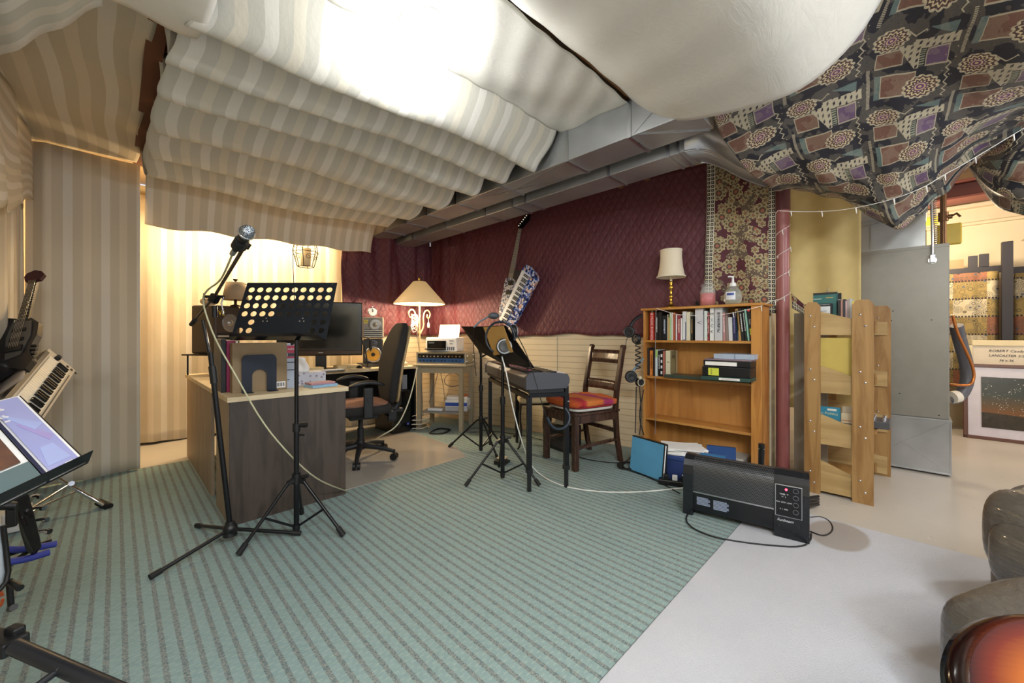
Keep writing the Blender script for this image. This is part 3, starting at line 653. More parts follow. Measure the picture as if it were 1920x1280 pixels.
# ------------------------------------------------------------ string lights
wm = plain('white_wire', '#e9e6de', .4)
def string_lights(lab, pts, nb, sp=1):
    t = thing('string_light', lab, 'string lights', tuple(pts[0])); b = MB(); b.tube(pts, .0022, 5, 2); b.build('wire', wm, t, world=True)
    for k in range(nb):
        f = (k+.5)/nb*(len(pts)-1); i = int(f); p = Vector(pts[i]).lerp(Vector(pts[min(i+1, len(pts)-1)]), f-i); b = MB()
        b.cyl(p, p+Vector((.004, -.004, -.03)), .004, .0025, 8); b.cyl(p+Vector((.004, -.004, -.03)), p+Vector((.004, -.004, -.038)), .003, .0015, 8); b.build('bulb', wm, t, world=True)
c0 = []
for k in range(46): th = k*.62; c0.append((3.72+.05*math.cos(th), .70+.05*math.sin(th), 1.3+.78*k/45))
string_lights('white string lights wound round the red post', c0, 12)
string_lights('white string lights hung from the post across to the patchwork cloth', [P(1461, 395, 2.95), P(1500, 397, 2.9), P(1560, 396, 2.75), P(1615, 388, 2.62), P(1680, 372, 2.5), P(1735, 350, 2.4), P(1762, 332, 2.38), P(1810, 306, 2.42), P(1870, 270, 2.35), P(1940, 228, 2.3)], 8)
# ------------------------------------------------------------ bookcase
BX = 3.385; BY0 = .765; BY1 = 1.70; BH = 1.34
bc = thing('bookcase', 'honey pine bookcase against the burgundy wall cloth', 'bookcase', (BX, 1.22, 0))
def bw(lo, hi): return [(lo[0]-BX, lo[1]-1.22, lo[2]), (hi[0]-BX, hi[1]-1.22, hi[2])]
def bpart(name, mat, *bs):
    b = MB()
    for lo, hi in bs: b.bb(*bw(lo, hi), .002)
    return b.build(name, mat, bc)
bpart('side_panel', pine, ((BX, BY1-.02, .0095), (BX+.215, BY1, BH-.02)))
bpart('side_panel', pine, ((BX, BY0, .0095), (BX+.215, BY0+.022, BH-.02)), ((BX-.012, BY0, .0095), (BX+.02, BY0+.07, BH-.02)))
bpart('top_board', piney, ((BX-.02, BY0-.02, BH-.02), (BX+.225, BY1+.015, BH)))
SH = [1.055, .735, .36]
for z in SH: bpart('shelf', piney, ((BX+.0, BY0+.02, z-.02), (BX+.205, BY1-.02, z)))
bpart('back_panel', wood('pine_back', '#c18a48', '#a87237', 'z', .4, .5), ((BX+.205, BY0, .02), (BX+.215, BY1, BH-.02)))
BT = {}
def spine_mat(c, r=.45): return plain('cover_'+c.strip('#'), c, r)
def book(loc, w, h, d, col, lab, lean=0., group=None, title=None, tcol='#f0f0f0', tsz=None, rz=0., band=None, pages=True):
    """spine faces -x, thickness along y"""
    t = thing('book', lab, 'book', loc, group=group, rot=(lean, 0, rz)); b = MB()
    b.bb((0, -w/2, 0), (d, -w/2+.0022, h)); b.bb((0, w/2-.0022, 0), (d, w/2, h)); b.bb((-.0015, -w/2, 0), (.0015, w/2, h)); b.build('cover', spine_mat(col), t)
    b = MB(); b.bb((.0015, -w/2+.0022, .003), (d-.004, w/2-.0022, h-.003)); b.build('pages', paper, t)
    if title in ('THE MUSIC BUSINESS', 'Guitar', 'V', 'E'): text(title, tsz or w*.72, spine_mat(tcol), t, mtx=frame((-.0022, 0, h*.56), (0, 0, -1), (0, -1, 0)), depth=.0004)
    elif title:      # lettering too small to read in the picture
        m_ = MB(); rr_ = random.Random(len(title)); z_ = h*.84
        while z_ > h*.3: q_ = rr_.uniform(.004, .011); m_.bb((-.0024, -w*.2, z_-q_), (-.001, w*.2*rr_.uniform(.5, 1), z_)); z_ -= q_+.003
        m_.build('title_marks', spine_mat(tcol), t)
    if band: b = MB(); b.bb((-.0023, -w/2+.001, h*band[0]), (-.001, w/2-.001, h*band[1])); b.build('spine_band', spine_mat(band[2]), t)
    return t
G1 = 'books on the top shelf of the bookcase'
def yat(u, x=BX+.03):  # y on the shelf front at picture column u
    a = (u-960)/743; return x*(1-a)/(1+a)
# u-left, u-right, height(m), colour, label, title, title colour, lean
B1 = [(1218, 1226.5, .245, '#c5342c', 'red book with white capitals, leftmost on the top shelf', 'THE MUSIC BUSINESS', '#f2efe6'),
 (1229, 1234, .24, '#17171a', 'thin black book right of the red book', 'SYNTHESIZER', '#d5d8da'),
 (1234.5, 1241.5, .25, '#1b1a1c', 'thick plain black book, tall, near the left end', None, None),
 (1242, 1250, .215, '#14181f', 'black book with blue white lettering, beside the thick black one', 'The Beatles', '#b9c6d8'),
 (1251, 1253, .225, '#b8b2a0', 'thin grey paperback after the black books', None, None),
 (1253.3, 1255.5, .2, '#d6b06a', 'thin ochre paperback among pale spines', None, None),
 (1255.8, 1258.6, .23, '#a9cf9a', 'thin light green paperback', None, None),
 (1259, 1262, .24, '#dfe2da', 'thin off white paperback between green and orange ones', None, None),
 (1262.3, 1266, .24, '#b0563c', 'rust orange paperback on the top shelf', None, None),
 (1267, 1269.6, .22, '#e7e4e8', 'thin white paperback right of the rust one', None, None),
 (1270, 1276, .215, '#8f3a48', 'dusty red book with a white vertical title', 'Songwriters on Songwriting', '#eddcc8'),
 (1276.3, 1279.3, .19, '#e9e6e6', 'short white paperback with small print', None, None),
 (1279.6, 1287, .245, '#d9dee0', 'pale grey book with a blue block at its foot', None, None),
 (1287.3, 1294.5, .24, '#dcd9c0', 'cream book right of the pale grey one', None, None),
 (1295.3, 1299.5, .21, '#2b2622', 'dark brown paperback between cream and white books', 'ACOUSTICS', '#c9a06a'),
 (1303, 1319, .262, '#d4d5dd', 'widest white book in the middle of the top shelf', 'V', '#55565c'),
 (1320.5, 1326.5, .24, '#d9e6e2', 'pale mint paperback right of the widest white book', None, None),
 (1326.8, 1330.5, .225, '#9a3c3e', 'thin red book beside the one reading MICK', 'Richards', '#e8d2c6'),
 (1331, 1339, .265, '#e6e9ea', 'white book with MICK in large black capitals', None, None),
 (1340, 1355, .268, '#c9cdd2', 'grey jacketed book with a photo fold, right of the MICK book', 'STRANGE', '#6a6d72'),
 (1356, 1361, .222, '#b18589', 'dusty pink paperback leaning slightly', 'Musicians', '#f0e2e0'),
 (1361.5, 1366, .20, '#8d7c78', 'grey brown paperback beside the pink one', None, None),
 (1366.5, 1374, .185, '#d5d8dc', 'short white book before the blue ones', None, None),
 (1374.5, 1381, .222, '#26284f', 'navy book with a white badge at the top', 'LANGUAGE', '#8a86b8'),
 (1381.5, 1385, .235, '#23405f', 'thin blue black book leaning on the navy book', None, None),
 (1388, 1393.5, .25, '#b8935a', 'tan patterned book leaning left', 'RHYTHM & BLUES', '#5a4526'),
 (1394.5, 1400, .25, '#1a1a1c', 'black book with white script, leaning', 'Recording', '#eeeeee'),
 (1401, 1405, .255, '#17211e', 'dark book with tiny script left of the aqua book', 'Harmony', '#dfe8e4'),
 (1405.5, 1409, .245, '#8ec4b4', 'aqua green thin book leaning near the right end', None, None),
 (1410, 1417, .26, '#131316', 'black book reading Guitar, rightmost on the top shelf', 'Guitar', '#f4f4f4')]
for (u0, u1, h, c, lab, ti, tc) in B1:
    y0, y1 = yat(u1), yat(u0); w_ = y0 and abs(y1-y0)
    ln = -.10 if u0 > 1386 else (-.03 if u0 > 1355 else 0)
    bk = book((BX+.03, (y0+y1)/2+(.012 if ln < -.05 else 0), SH[0]+.0005), w_*.94, h, .15, c, lab, ln, G1, ti, tc or '#fff')
    if 'MICK' in lab:
        for k, ch in enumerate('MICK'): text(ch, .034, ink, bk, mtx=frame((-.0022, 0, h*.80-k*.047), (0, -1, 0), (0, 0, 1)), depth=.0004)
    if 'blue block' in lab: b = MB(); b.bb((-.0024, -w_/2+.002, .001), (-.001, w_/2-.002, .006)); b.bb((-.0024, -w_/2+.002, .006), (-.001, -w_/2+.008, .155)); b.build('spine_band', spine_mat('#222a6e'), bk)
    if 'rightmost' in lab:
        b = MB(); b.bb((-.0026, -w_*.3, .045), (-.001, w_*.3, .095)); b.build('spine_band', spine_mat('#d8d832'), bk); b = MB(); b.cyl((-.001, 0, .033), (-.0026, 0, .033), w_*.3); b.cyl((-.001, 0, .235), (-.0026, 0, .235), w_*.4); b.build('spine_dot', spine_mat('#d8343e'), bk)
G2 = 'books on the middle shelf of the bookcase'
B2 = [(1214, 1217, .25, '#3a3436', 'thin dark book, leftmost on the middle shelf', None, None), (1218.5, 1224, .225, '#d9863c', 'orange spine book on the middle shelf', 'Classical Guitar', '#6b3a14'),
 (1225, 1228, .235, '#1c1f26', 'thin black book right of the orange one on the middle shelf', None, None), (1228.5, 1233, .235, '#cfdde2', 'pale blue book with a green top band', None, None),
 (1234, 1238, .225, '#16181c', 'black and white spine book on the middle shelf', 'SCALES', '#f2f2f2'), (1238.5, 1242.5, .23, '#101216', 'black book with white bars on the middle shelf', None, None),
 (1243, 1247, .225, '#a9665a', 'faded red book left of the cream box', None, None), (1248, 1257, .228, '#d9d4b8', 'cream book with its olive cover showing, right end of the row', 'E', '#3a3630')]
for (u0, u1, h, c, lab, ti, tc) in B2:
    y0, y1 = yat(u1), yat(u0); bk = book((BX+.03, (y0+y1)/2, SH[1]+.0005), (y1-y0)*.94, h, .15, c, lab, 0, G2, ti, tc or '#fff')
    w_ = y1-y0
    if 'green top' in lab: b = MB(); b.bb((-.0024, -w_/2+.001, .165), (-.001, w_/2-.001, .232)); b.build('spine_band', spine_mat('#9ac46a'), bk)
    if 'white bars' in lab:
        b = MB()
        for k in range(4): b.bb((-.0024, -w_/2+.002, .02+k*.05), (-.001, w_/2-.002, .045+k*.05))
        b.build('spine_band', spine_mat('#e8e8e8'), bk)
    if 'olive cover' in lab:
        b = MB(); b.bb((.002, -w_/2-.0022, .002), (.12, -w_/2-.0002, h-.002)); b.build('front_cover', spine_mat('#8d8460'), bk)
        b = MB(); [b.bb((.025+k*.017, -w_/2-.003, h*.7), (.036+k*.017, -w_/2-.0021, h*.83)) for k in range(4)]; b.build('title_marks', spine_mat('#5e5840'), bk)
# binders and folders lying on the middle shelf
G3 = 'binders piled flat on the middle shelf'
def flat(name, lab, cat, y0, y1, z0, z1, x0, x1, mat, group=None, parts=()):
    t = thing(name, lab, cat, (BX+x0, y0, z0), group=group); b = MB(); b.bb((0, 0, 0), (x1-x0, y1-y0, z1-z0), .003); b.build('cover', mat, t)
    for (nm, mt, lo, hi) in parts: b = MB(); b.bb(lo, hi); b.build(nm, mt, t)
    return t
dgreen = plain('dark_green_binder', '#2c4a44', .4); dgrey = plain('green_grey_binder', '#3f4a40', .4); vin = plain('black_vinyl', '#15161a', .35)
zs = SH[1]
flat('ring_binder', 'thin grey green binder lying flat, sticking out of the middle shelf', 'binder', 1.04, 1.50, zs, zs+.025, -.03, .18, dgrey, G3)
t = flat('ring_binder', 'dark green binder with a white label, lowest of the right hand pile', 'binder', .80, 1.13, zs+.0255, zs+.052, -.20, .18, dgreen, G3, [('label', paper, (-.0015, .06, .006), (.0005, .2, .022))])
text('W O R D S  &  C I G A R', .0095, ink, t, mtx=frame((-.0021, .13, .014), (0, -1, 0), (0, 0, 1)), depth=.0003)
t = flat('ring_binder', 'thick black binder with a yellow sticky note', 'binder', .80, 1.13, zs+.053, zs+.125, -.17, .18, vin, G3, [('sticky_note', plain('sticky_yellow', '#d7e04e', .7), (-.0015, .21, .006), (.0005, .285, .062))])
b = MB(); b.tube([(-.002, .262+.008*sn(k*1.9), .012+k*.0028) for k in range(16)], .0009, 5); b.build('handwriting', ink, t)
t = flat('ring_binder', 'black binder with a long white spine label', 'binder', .80, 1.125, zs+.127, zs+.172, -.16, .18, vin, G3, [('label', paper, (-.0015, .09, .008), (.0005, .31, .036))])
flat('plastic_folder', 'pile of pink grey magazines on the binders', 'magazine', .80, 1.12, zs+.173, zs+.183, -.15, .18, plain('mauve', '#8d7c86', .5), None)
t = flat('plastic_folder', 'thick blue white folder held with an elastic, topmost of the pile', 'folder', .79, 1.06, zs+.184, zs+.222, -.13, .12, plain('pale_blue_folder', '#a9b8cc', .3), None, [('elastic', plain('dark_blue', '#22366e', .5), (-.001, .12, -.001), (.0, .123, .04))])
# things on the bookcase
tl = thing('table_lamp', 'brass candlestick lamp with cream drum shade on the bookcase', 'lamp', (3.465, 1.48, BH))
b = MB(); b.lathe([(.075, 0), (.075, .008), (.06, .012), (.03, .02), (.014, .03), (.02, .045), (.011, .055), (.013, .09), (.02, .1), (.012, .11), (.01, .15), (.016, .165), (.022, .18), (.013, .195), (.011, .21), (.018, .225), (.009, .235)]); b.build('lamp_base', brass, tl)
b = MB(); b.cyl((0, 0, .235), (0, 0, .31), .010); b.build('candle_sleeve', plain('candle_cream', '#e6d9b4', .5), tl)
shm = M('lamp_shade_cream', '#e9dcc2', .75); shm.b.inputs['Transmission Weight'].default_value = .0
b = MB(); pr = [(.118, .27), (.116, .272), (.106, .30), (.095, .36), (.088, .44), (.088, .505), (.090, .508)]; b.lathe([(r+.002, z) for r, z in pr]+[(r-.001, z) for r, z in pr[::-1]], close=True, n=40)
b.build('lamp_shade', shm, tl)
b = MB(); b.lathe([(.117, .268), (.122, .268), (.122, .278), (.115, .278)], close=True, n=40); b.build('shade_trim', plain('cream_trim', '#f1e8d0', .6), tl); b = MB(); b.lathe([(.087, .50), (.093, .50), (.093, .511), (.087, .511)], close=True, n=40); b.build('shade_trim', plain('cream_trim', '#f1e8d0', .6), tl)
b = MB(); b.cyl((0, 0, .5), (0, 0, .53), .003); b.tube([(-.088, 0, .504), (.088, 0, .504)], .0015); b.build('finial', brass, tl)
glass = M('clear_glass', '#e9f2f0', .05); glass.b.inputs['Alpha'].default_value = .13
cd = thing('candle_jar', 'glass jar with a red candle on the bookcase top', 'candle', (3.44, 1.165, BH))
b = MB(); b.lathe([(.05, .0), (.05, .10), (.038, .118), (.038, .13), (.036, .13), (.036, .117), (.047, .1), (.047, .004)], close=True); b.build('jar', glass, cd)
b = MB(); b.lathe([(0, .005), (.046, .005), (.046, .085), (0, .085)], n=24); b.build('wax', plain('red_wax', '#d23a46', .35), cd)
b = MB(); b.lathe([(.0, .13), (.044, .13), (.044, .142), (.03, .152), (.02, .156), (.03, .166), (.0, .172)]); b.build('lid', glass, cd)
sp = thing('hand_sanitizer', 'round clear soap dispenser with a white pump on the bookcase top', 'bottle', (3.43, .975, BH))
b = MB(); b.lathe([(.0, .0), (.034, .0), (.047, .02), (.05, .045), (.043, .075), (.025, .098), (.018, .105), (0, .106)]); b.build('bottle', plain('sanitizer_gel', '#dfe2d6', .08, 0, Transmission_Weight=.7), sp)
b = MB(); b.cyl((0, 0, .103), (0, 0, .122), .02, .016); b.cyl((0, 0, .12), (0, 0, .155), .008, .005); b.beam((.008, 0, .158), (-.038, .012, .157), .01, .008); b.build('pump', white, sp)
b = MB(); b.grid(lambda a, t: (-.0505*math.cos((a-.5)*1.1), .0505*math.sin((a-.5)*1.1), .025+.045*t), 10, 3); b.build('label', plain('sanitizer_label', '#d9dde6', .4), sp)
b = MB(); b.grid(lambda a, t: (-.0512*math.cos((a-.5)*.8), .0512*math.sin((a-.5)*.8), .05+.013*t), 10, 2); b.build('label_band', plain('label_blue', '#3a4f9a', .4), sp)
b = MB(); b.ball((0, 0, .018), .016, (1, 1, 1.1)); b.ball((.012, .01, .04), .010); b.cyl((-.02, 0, 0), (.02, 0, .012), .008); o = b.build('figurine', black); o.location = (3.50, 1.27, BH); tag(o, 'tiny dark figurine left of the red candle jar', 'figurine')
cd.scale = (1.2, 1.2, 1.2); sp.scale = (1.3, 1.3, 1.38)
string_lights('white string lights sagging across the front of the bookcase', [PXx(1231, 578, 3.34), PXx(1268, 590, 3.34), PXx(1305, 592, 3.34), PXx(1350, 591, 3.34), PXx(1400, 581, 3.34), PXx(1430, 573, 3.35), Vector((3.5, .73, 1.36)), Vector((3.66, .69, 1.38))], 5)
b = MB(); b.tube([PXx(1230, 577, 3.345), PXx(1229, 640, 3.345), PXx(1228, 700, 3.36), PXx(1230, 760, 3.36), PXx(1228, 815, 3.36)], .0028, 6, 2); o = b.build('power_cord', plain('grey_cord', '#8c8684', .5)); o.name = 'extension_cable'; tag(o, 'thin grey cable hanging down the left front of the bookcase', 'cable')
# ------------------------------------------------------------ desk
dk = thing('desk', 'L shaped desk with pale top and dark laminate end panel', 'desk', (.446, 2.72, 0))
b = MB(); out = [(0, 0), (.685, 0), (.685, .95), (.72, 1.12), (.82, 1.26), (1.0, 1.30), (2.02, 1.28), (2.02, 1.93), (0, 1.93)]
b.prism(out, .028, (0, 0, .717)); b.build('desktop', maple, dk)
b = MB(); b.bb((.012, .012, .009), (.67, .03, .717)); b.build('end_panel', walnut, dk)
b = MB(); b.bb((.01, .03, .009), (.03, .42, .717)); b.build('side_panel', maplev, dk)
b = MB(); b.bb((.01, .62, .009), (.03, 1.9, .717)); b.build('side_panel', maplev, dk)
b = MB(); b.bb((.05, .42, .0095), (.07, .62, .70)); b.build('back_panel', black, dk)
b = MB(); b.bb((.66, .032, .0095), (.67, .8, .717)); b.build('inner_panel', walnut, dk)
b = MB(); b.bb((1.98, 1.29, .009), (2.0, 1.9, .717)); b.build('end_panel', black, dk)
b = MB(); b.bb((.7, 1.86, .2), (1.98, 1.875, .717)); b.build('modesty_panel', black, dk)
b = MB(); b.bb((1.66, 1.34, .2), (1.68, 1.86, .717)); b.build('inner_panel', black, dk)
DT = .7455
# PC tower on its side of the return
pc = thing('computer_tower', 'black computer tower under the right end of the desk', 'computer', (2.26, 4.2, .009))
b = MB(); b.bb((-.11, -.2, 0), (.11, .22, .47), .006); b.build('case', black, pc); b = MB(); b.bb((-.1, -.206, .015), (.1, -.2, .46), .002); b.build('front_panel', blackg, pc)
b = MB(); b.lathe([(.045, 0), (.035, -.012), (0, -.015)], (-.02, -.2, .09), (0, 1, 0)); b.build('power_button', black, pc)
b = MB(); b.bb((.06, -.209, .08), (.085, -.205, .105)); b.build('badge', plain('badge_blue', '#4a56b0', .4), pc)
# left: magazine row and book end
BE = thing('box_file', 'brown kraft box file standing on the desk corner behind the black bookend', 'box file', (.50, 2.90, DT))
kraft = plain('kraft_board', '#8f7a5c', .75)
b = MB(); b.bb((0, 0, 0), (.30, .075, .305), .002); b.build('box', kraft, BE); b = MB(); b.bb((.225, -.001, .012), (.29, .0, .052)); b.build('label', paper, BE)
b = MB()
for k in range(9): b.bb((.235+k*.0055, -.0016, .02), (.237+k*.0055+.001*(k % 3), -.0008, .045))
b.build('barcode', ink, BE)
be = thing('bookend', 'black steel bookend with an arched opening on the desk corner', 'bookend', (.545, 2.885, DT))
b = MB(); o_ = [(0, 0), (.19, 0), (.19, .205), (.18, .225), (.165, .232), (.025, .232), (.01, .225), (0, .205)]
arch = [(.055, 0)]+[(.055, .08)]+[(.095-.04*math.cos(k*PI/10), .10+.04*math.sin(k*PI/10)) for k in range(11)]+[(.135, 0)]
out = [(0, 0), (.055, 0)]+arch[1:-1]+[(.135, 0), (.19, 0), (.19, .205), (.18, .225), (.165, .232), (.025, .232), (.01, .225), (0, .205)]
b.prism(out, -.002, (0, .0, 0), (1, 0, 0), (0, 0, 1)); b.build('upright', plain('bookend_black', '#1e2530', .4, .3), be)
b = MB(); b.bb((0, -.05, 0), (.055, 0, .002)); b.bb((.135, -.05, 0), (.19, 0, .002)); b.build('foot', plain('bookend_black', '#1e2530', .4, .3), be)
mag = plain('magenta_folder', '#8e1f4e', .5)
b = MB(); b.bb((.485, 2.985, DT), (.53, 3.24, DT+.32), .002); t = thing('lever_arch_file', 'magenta file standing left of the brown box file', 'file', (.485, 2.985, DT)); b.build('cover', mag, t, world=True)
b = MB(); b.bb((.533, 2.985, DT+.004), (.545, 3.22, DT+.315)); b.build('paper', paper, t, world=True)
b = MB(); b.bb((.458, 2.985, DT), (.483, 3.24, DT+.33), .002); o = b.build('black_file', black); tag(o, 'thin black file left of the magenta file on the desk', 'file')
b = MB(); b.bb((.56, 2.985, DT), (.80, 3.03, DT+.30), .002); t = thing('magazine', 'grey magazines standing behind the box file on the desk', 'magazine', (.56, 2.985, DT), group='magazines standing on the desk'); b.build('cover', plain('magazine_grey', '#9aa0a8', .4), t, world=True)
t = thing('magazine', 'magazine with red and black cover panels right of the box file', 'magazine', (.80, 2.92, DT), group='magazines standing on the desk')
b = MB(); b.bb((.005, 0, 0), (.05, .04, .30)); b.build('cover', plain('magazine_blue', '#a9b4c4', .4), t)
b = MB(); b.bb((.006, -.0012, .235), (.049, .0, .285)); b.bb((.006, -.0012, .20), (.049, .0, .212)); b.build('red_panel', plain('mag_red', '#b02a44', .4), t)
b = MB(); b.bb((.01, -.0012, .213), (.049, .0, .234)); b.bb((.006, -.001, .17), (.049, 0, .175)); b.bb((.006, -.001, .12), (.049, 0, .125)); b.bb((.006, -.001, .055), (.02, 0, .06)); b.build('black_panel', plain('mag_black', '#20242c', .4), t)
text('ooks', .02, white, t, mtx=frame((.028, -.0022, .262), (1, 0, 0), (0, 0, 1)))
tb = thing('tissue_box', 'floral tissue box with a tissue pulled up on the desk', 'tissue box', (.97, 3.07, DT), .12)
tm = M('tissue_box_print', '#c9c9d4', .6); cc = tm.co(); tm.color(tm.mix(tm.voro(cc, 38, 'F1') < .32, '#c8ccd8', tm.mix(tm.noise(cc, 60), '#9a9cb0', '#8f7a84')))
b = MB(); b.bb((-.115, -.06, 0), (.115, .06, .088), .003); b.build('box', tm, tb)
b = MB(); b.grid(lambda a, t: (-.06+.07*a+.01*sn(t*5), .015*sn(a*5+t*2), .086+.12*t*(1-.15*a)), 8, 8); b.build('tissue', paper, tb, solid=.001)
nb = thing('notebook', 'light blue notebook on the front corner of the desk', 'notebook', (1.0, 2.86, DT), .2, group=None)
b = MB(); b.bb((-.09, -.055, 0), (.09, .055, .018), .002); b.build('cover', plain('sky_cover', '#8fb6d4', .5), nb)
nb2 = thing('notebook', 'reddish notebook lying on the light blue notebook', 'notebook', (1.0, 2.87, DT+.0185), .1)
b = MB(); b.bb((-.085, -.05, 0), (.08, .05, .014), .002); b.build('cover', plain('rose_cover', '#b0848c', .5), nb2)
# studio speakers
def krk(lab, loc, rz, w, h, d, horn=False, body=None, group=None):
    t = thing('studio_monitor', lab, 'speaker', loc, rz, group); bm_ = body or plain('speaker_charcoal', '#34322f', .5)
    b = MB(); b.box((0, d/2, h/2), (w, d, h), None, .015); b.build('cabinet', bm_, t)
    s = w/.24
    if not horn:
        b = MB(); b.lathe([(.098*s, 0), (.098*s, -.008), (.085*s, -.010), (.08*s, -.004)], (0, 0, h*.36), (0, 1, 0), 36); b.build('woofer_ring', plain('ring_silver', '#a3a3a6', .3, .5), t)
        b = MB(); b.lathe([(.08*s, -.006), (.07*s, -.002), (.032*s, .02)], (0, -.001, h*.36), (0, 1, 0), 36); b.build('woofer_cone', plain('cone_yellow', '#d9a52c', .45), t)
        b = MB(); b.lathe([(.034*s, .006), (.02*s, -.004), (0, -.008)], (0, -.006, h*.36), (0, 1, 0), 24); b.build('dust_cap', black, t)
        b = MB(); b.lathe([(.052*s, 0), (.048*s, -.006), (.03*s, .0), (.024*s, .0), (.012*s, -.008), (0, -.01)], (0, -.003, h*.80), (0, 1, 0), 28); b.build('tweeter', plain('tweeter_grey', '#55555a', .3, .4), t)
    else:
        b = MB(); b.lathe([(.075*s, 0), (.07*s, -.004), (.04*s, .004), (.028*s, .002), (.02*s, -.012), (0, -.016)], (.02*s, -.002, h*.64), (0, 1, 0), 28); b.build('tweeter', plain('tweeter_alu', '#8d8a84', .3, .5), t)
        for k in range(4): b = MB(); b.bb((-.1*s, -.012, h*(.07+.09*k)), (.1*s, .002, h*(.11+.09*k)), .002); b.build('port_fin', plain('fin_silver', '#b9b4aa', .3, .4), t)
        b = MB(); b.bb((-.1*s, -.004, h*.05), (.1*s, .001, h*.42)); b.build('port_recess', black, t)
    return t
silver = plain('speaker_taupe', '#8f877c', .45)
t = krk('upper taupe speaker with a yellow badge and fins, right of the screen', (2.03, 4.22, 1.065), -.45, .225, .235, .2, True, silver)
b = MB(); b.bb((-.095, -.004, .165), (-.055, -.001, .205), .001); b.build('badge', plain('badge_yellow', '#e0c832', .4), t); text('Vt', .034, ink, t, mtx=frame((-.075, -.0055, .184), (1, 0, 0), (0, 0, 1)))
t = krk('lower dark speaker with a yellow cone, right of the screen', (2.03, 4.22, .785), -.45, .215, .272, .2)
b = MB(); b.bb((1.93, 4.2, DT), (2.13, 4.42, DT+.039), .004); o = b.build('isolation_pad', plain('foam_grey', '#3a3a3c', .9)); tag(o, 'dark foam pad under the right hand speakers', 'foam pad')
lsp = krk('dark speaker with yellow lettering on a stand at the left end of the desk', (.72, 4.36, .935), .60, .26, .43, .25, True, plain('speaker_brown', '#3e342c', .5))
text('VE', .06, plain('logo_yellow', '#e6cf3c', .4), lsp, mtx=frame((-.07, -.006, .36), (1, 0, 0), (0, 0, 1)))
b = MB(); b.bb((-.19, -.02, -.012), (.19, .28, 0)); b.cyl((-.16, .0, -.012), (-.16, .0, -.186), .007); b.cyl((.16, .0, -.012), (.16, .0, -.186), .007); b.cyl((-.16, .25, -.012), (-.16, .25, -.186), .007); b.cyl((.16, .25, -.012), (.16, .25, -.186), .007)
o = b.build('speaker_stand', blackm); o.location = (.72, 4.36, .933); o.rotation_euler = (0, 0, .60); tag(o, 'thin black metal rack that lifts the left speaker above the desk', 'stand')
ml = thing('desk_lamp', 'small lamp with a pleated taupe shade on the left speaker', 'lamp', (.79, 4.44, 1.3655))
b = MB(); b.lathe([(.105, .06), (.075, .225), (.073, .225), (.103, .06)], close=True, n=28); b.build('lamp_shade', plain('taupe_shade', '#a48f74', .8), ml)
b = MB(); b.lathe([(.045, 0), (.04, .01), (.012, .02), (.012, .2), (.075, .222), (.0, .226), (.008, .235), (.02, .25), (.02, .256), (0, .258)]); b.build('lamp_base', plain('bronze', '#5e4c3c', .35, .7), ml)
b = MB(); b.ball((0, 0, 0), .05, (1.3, .8, .8)); o = b.build('roll', plain('roll_beige', '#c0a67e', .7)); o.location = (.60, 4.52, 1.406); tag(o, 'beige rolled bundle on the left speaker beside the lamp', 'roll')
# screen
mo = thing('computer_monitor', 'large black screen in the middle of the desk', 'monitor', (1.50, 4.29, DT), -.42)
b = MB(); b.box((0, 0, .42), (.80, .05, .56), None, .012); b.build('bezel', plain('screen_bezel', '#1a1a1c', .25), mo)
b = MB(); b.bb((-.355, -.0262, .22), (.355, -.0252, .66)); b.build('screen', blackg, mo)
b = MB(); b.bb((-.39, -.032, .152), (.39, -.02, .195), .004); b.build('lower_bezel', plain('brown_gloss', '#3a2c26', .2), mo); b = MB(); b.bb((-.022, -.0335, .171), (.022, -.0318, .178)); b.build('maker_plate', plain('mute_silver', '#9a9ea6', .4, .5), mo)
b = MB(); b.bb((-.05, -.02, .0), (.05, .02, .2)); b.box((0, -.01, .008), (.32, .2, .014), None, .004); b.build('stand', black, mo)
ab = thing('cardboard_box', 'flat pale box reading Alliance under the screen', 'box', (1.71, 4.14, DT), -.06)
b = MB(); b.box((0, 0, .022), (.24, .14, .043), None, .002); b.build('box', plain('pale_box', '#d0bf94', .7), ab); text('Alliance', .036, plain('box_print', '#8d8064', .7), ab, mtx=frame((.02, -.0712, .022), (1, 0, 0), (0, 0, 1)), italic=.2)
ab = thing('cardboard_box', 'flat pale box under the left half of the screen', 'box', (1.28, 4.13, DT), -.03); b = MB(); b.box((0, 0, .02), (.34, .12, .038), None, .002); b.build('box', plain('pale_box', '#d0bf94', .7), ab)
kb = thing('computer_keyboard', 'slim pale keyboard in front of the screen', 'keyboard', (1.4, 4.03, DT), -.03)
b = MB(); b.box((0, 0, .006), (.44, .12, .012), None, .003); b.build('base', alu, kb); b = MB()
for r in range(5):
    for k in range(15): b.bb((-.212+k*.0285, -.052+r*.021, .012), (-.188+k*.0285, -.035+r*.021, .0165))
b.build('keys', white, kb)
ms = thing('computer_mouse', 'black computer mouse on a pale pad right of the keyboard', 'mouse', (1.80, 3.99+.09, DT+.012), .3)
b = MB(); b.ball((0, 0, 0), 1, (.032, .056, .026), 18); b.T = Matrix(); o = b.build('body', blackg, ms); b = MB(); b.cyl((0, .02, .024), (0, .032, .024), .006, n=10); b.build('wheel', chrome, ms)
for v in ms.children[0].data.vertices: v.co.z = max(v.co.z, -.004)
b = MB(); b.bb((1.69, 4.012, DT), (1.90, 4.2, DT+.0075)); o = b.build('mouse_pad', plain('pad_beige', '#cbb994', .7)); tag(o, 'pale mouse pad at the right of the keyboard', 'mouse pad')
dm = thing('desk_mixer', 'small beige phone console at the right end of the desk', 'telephone', (2.33, 4.18, DT), -.1)
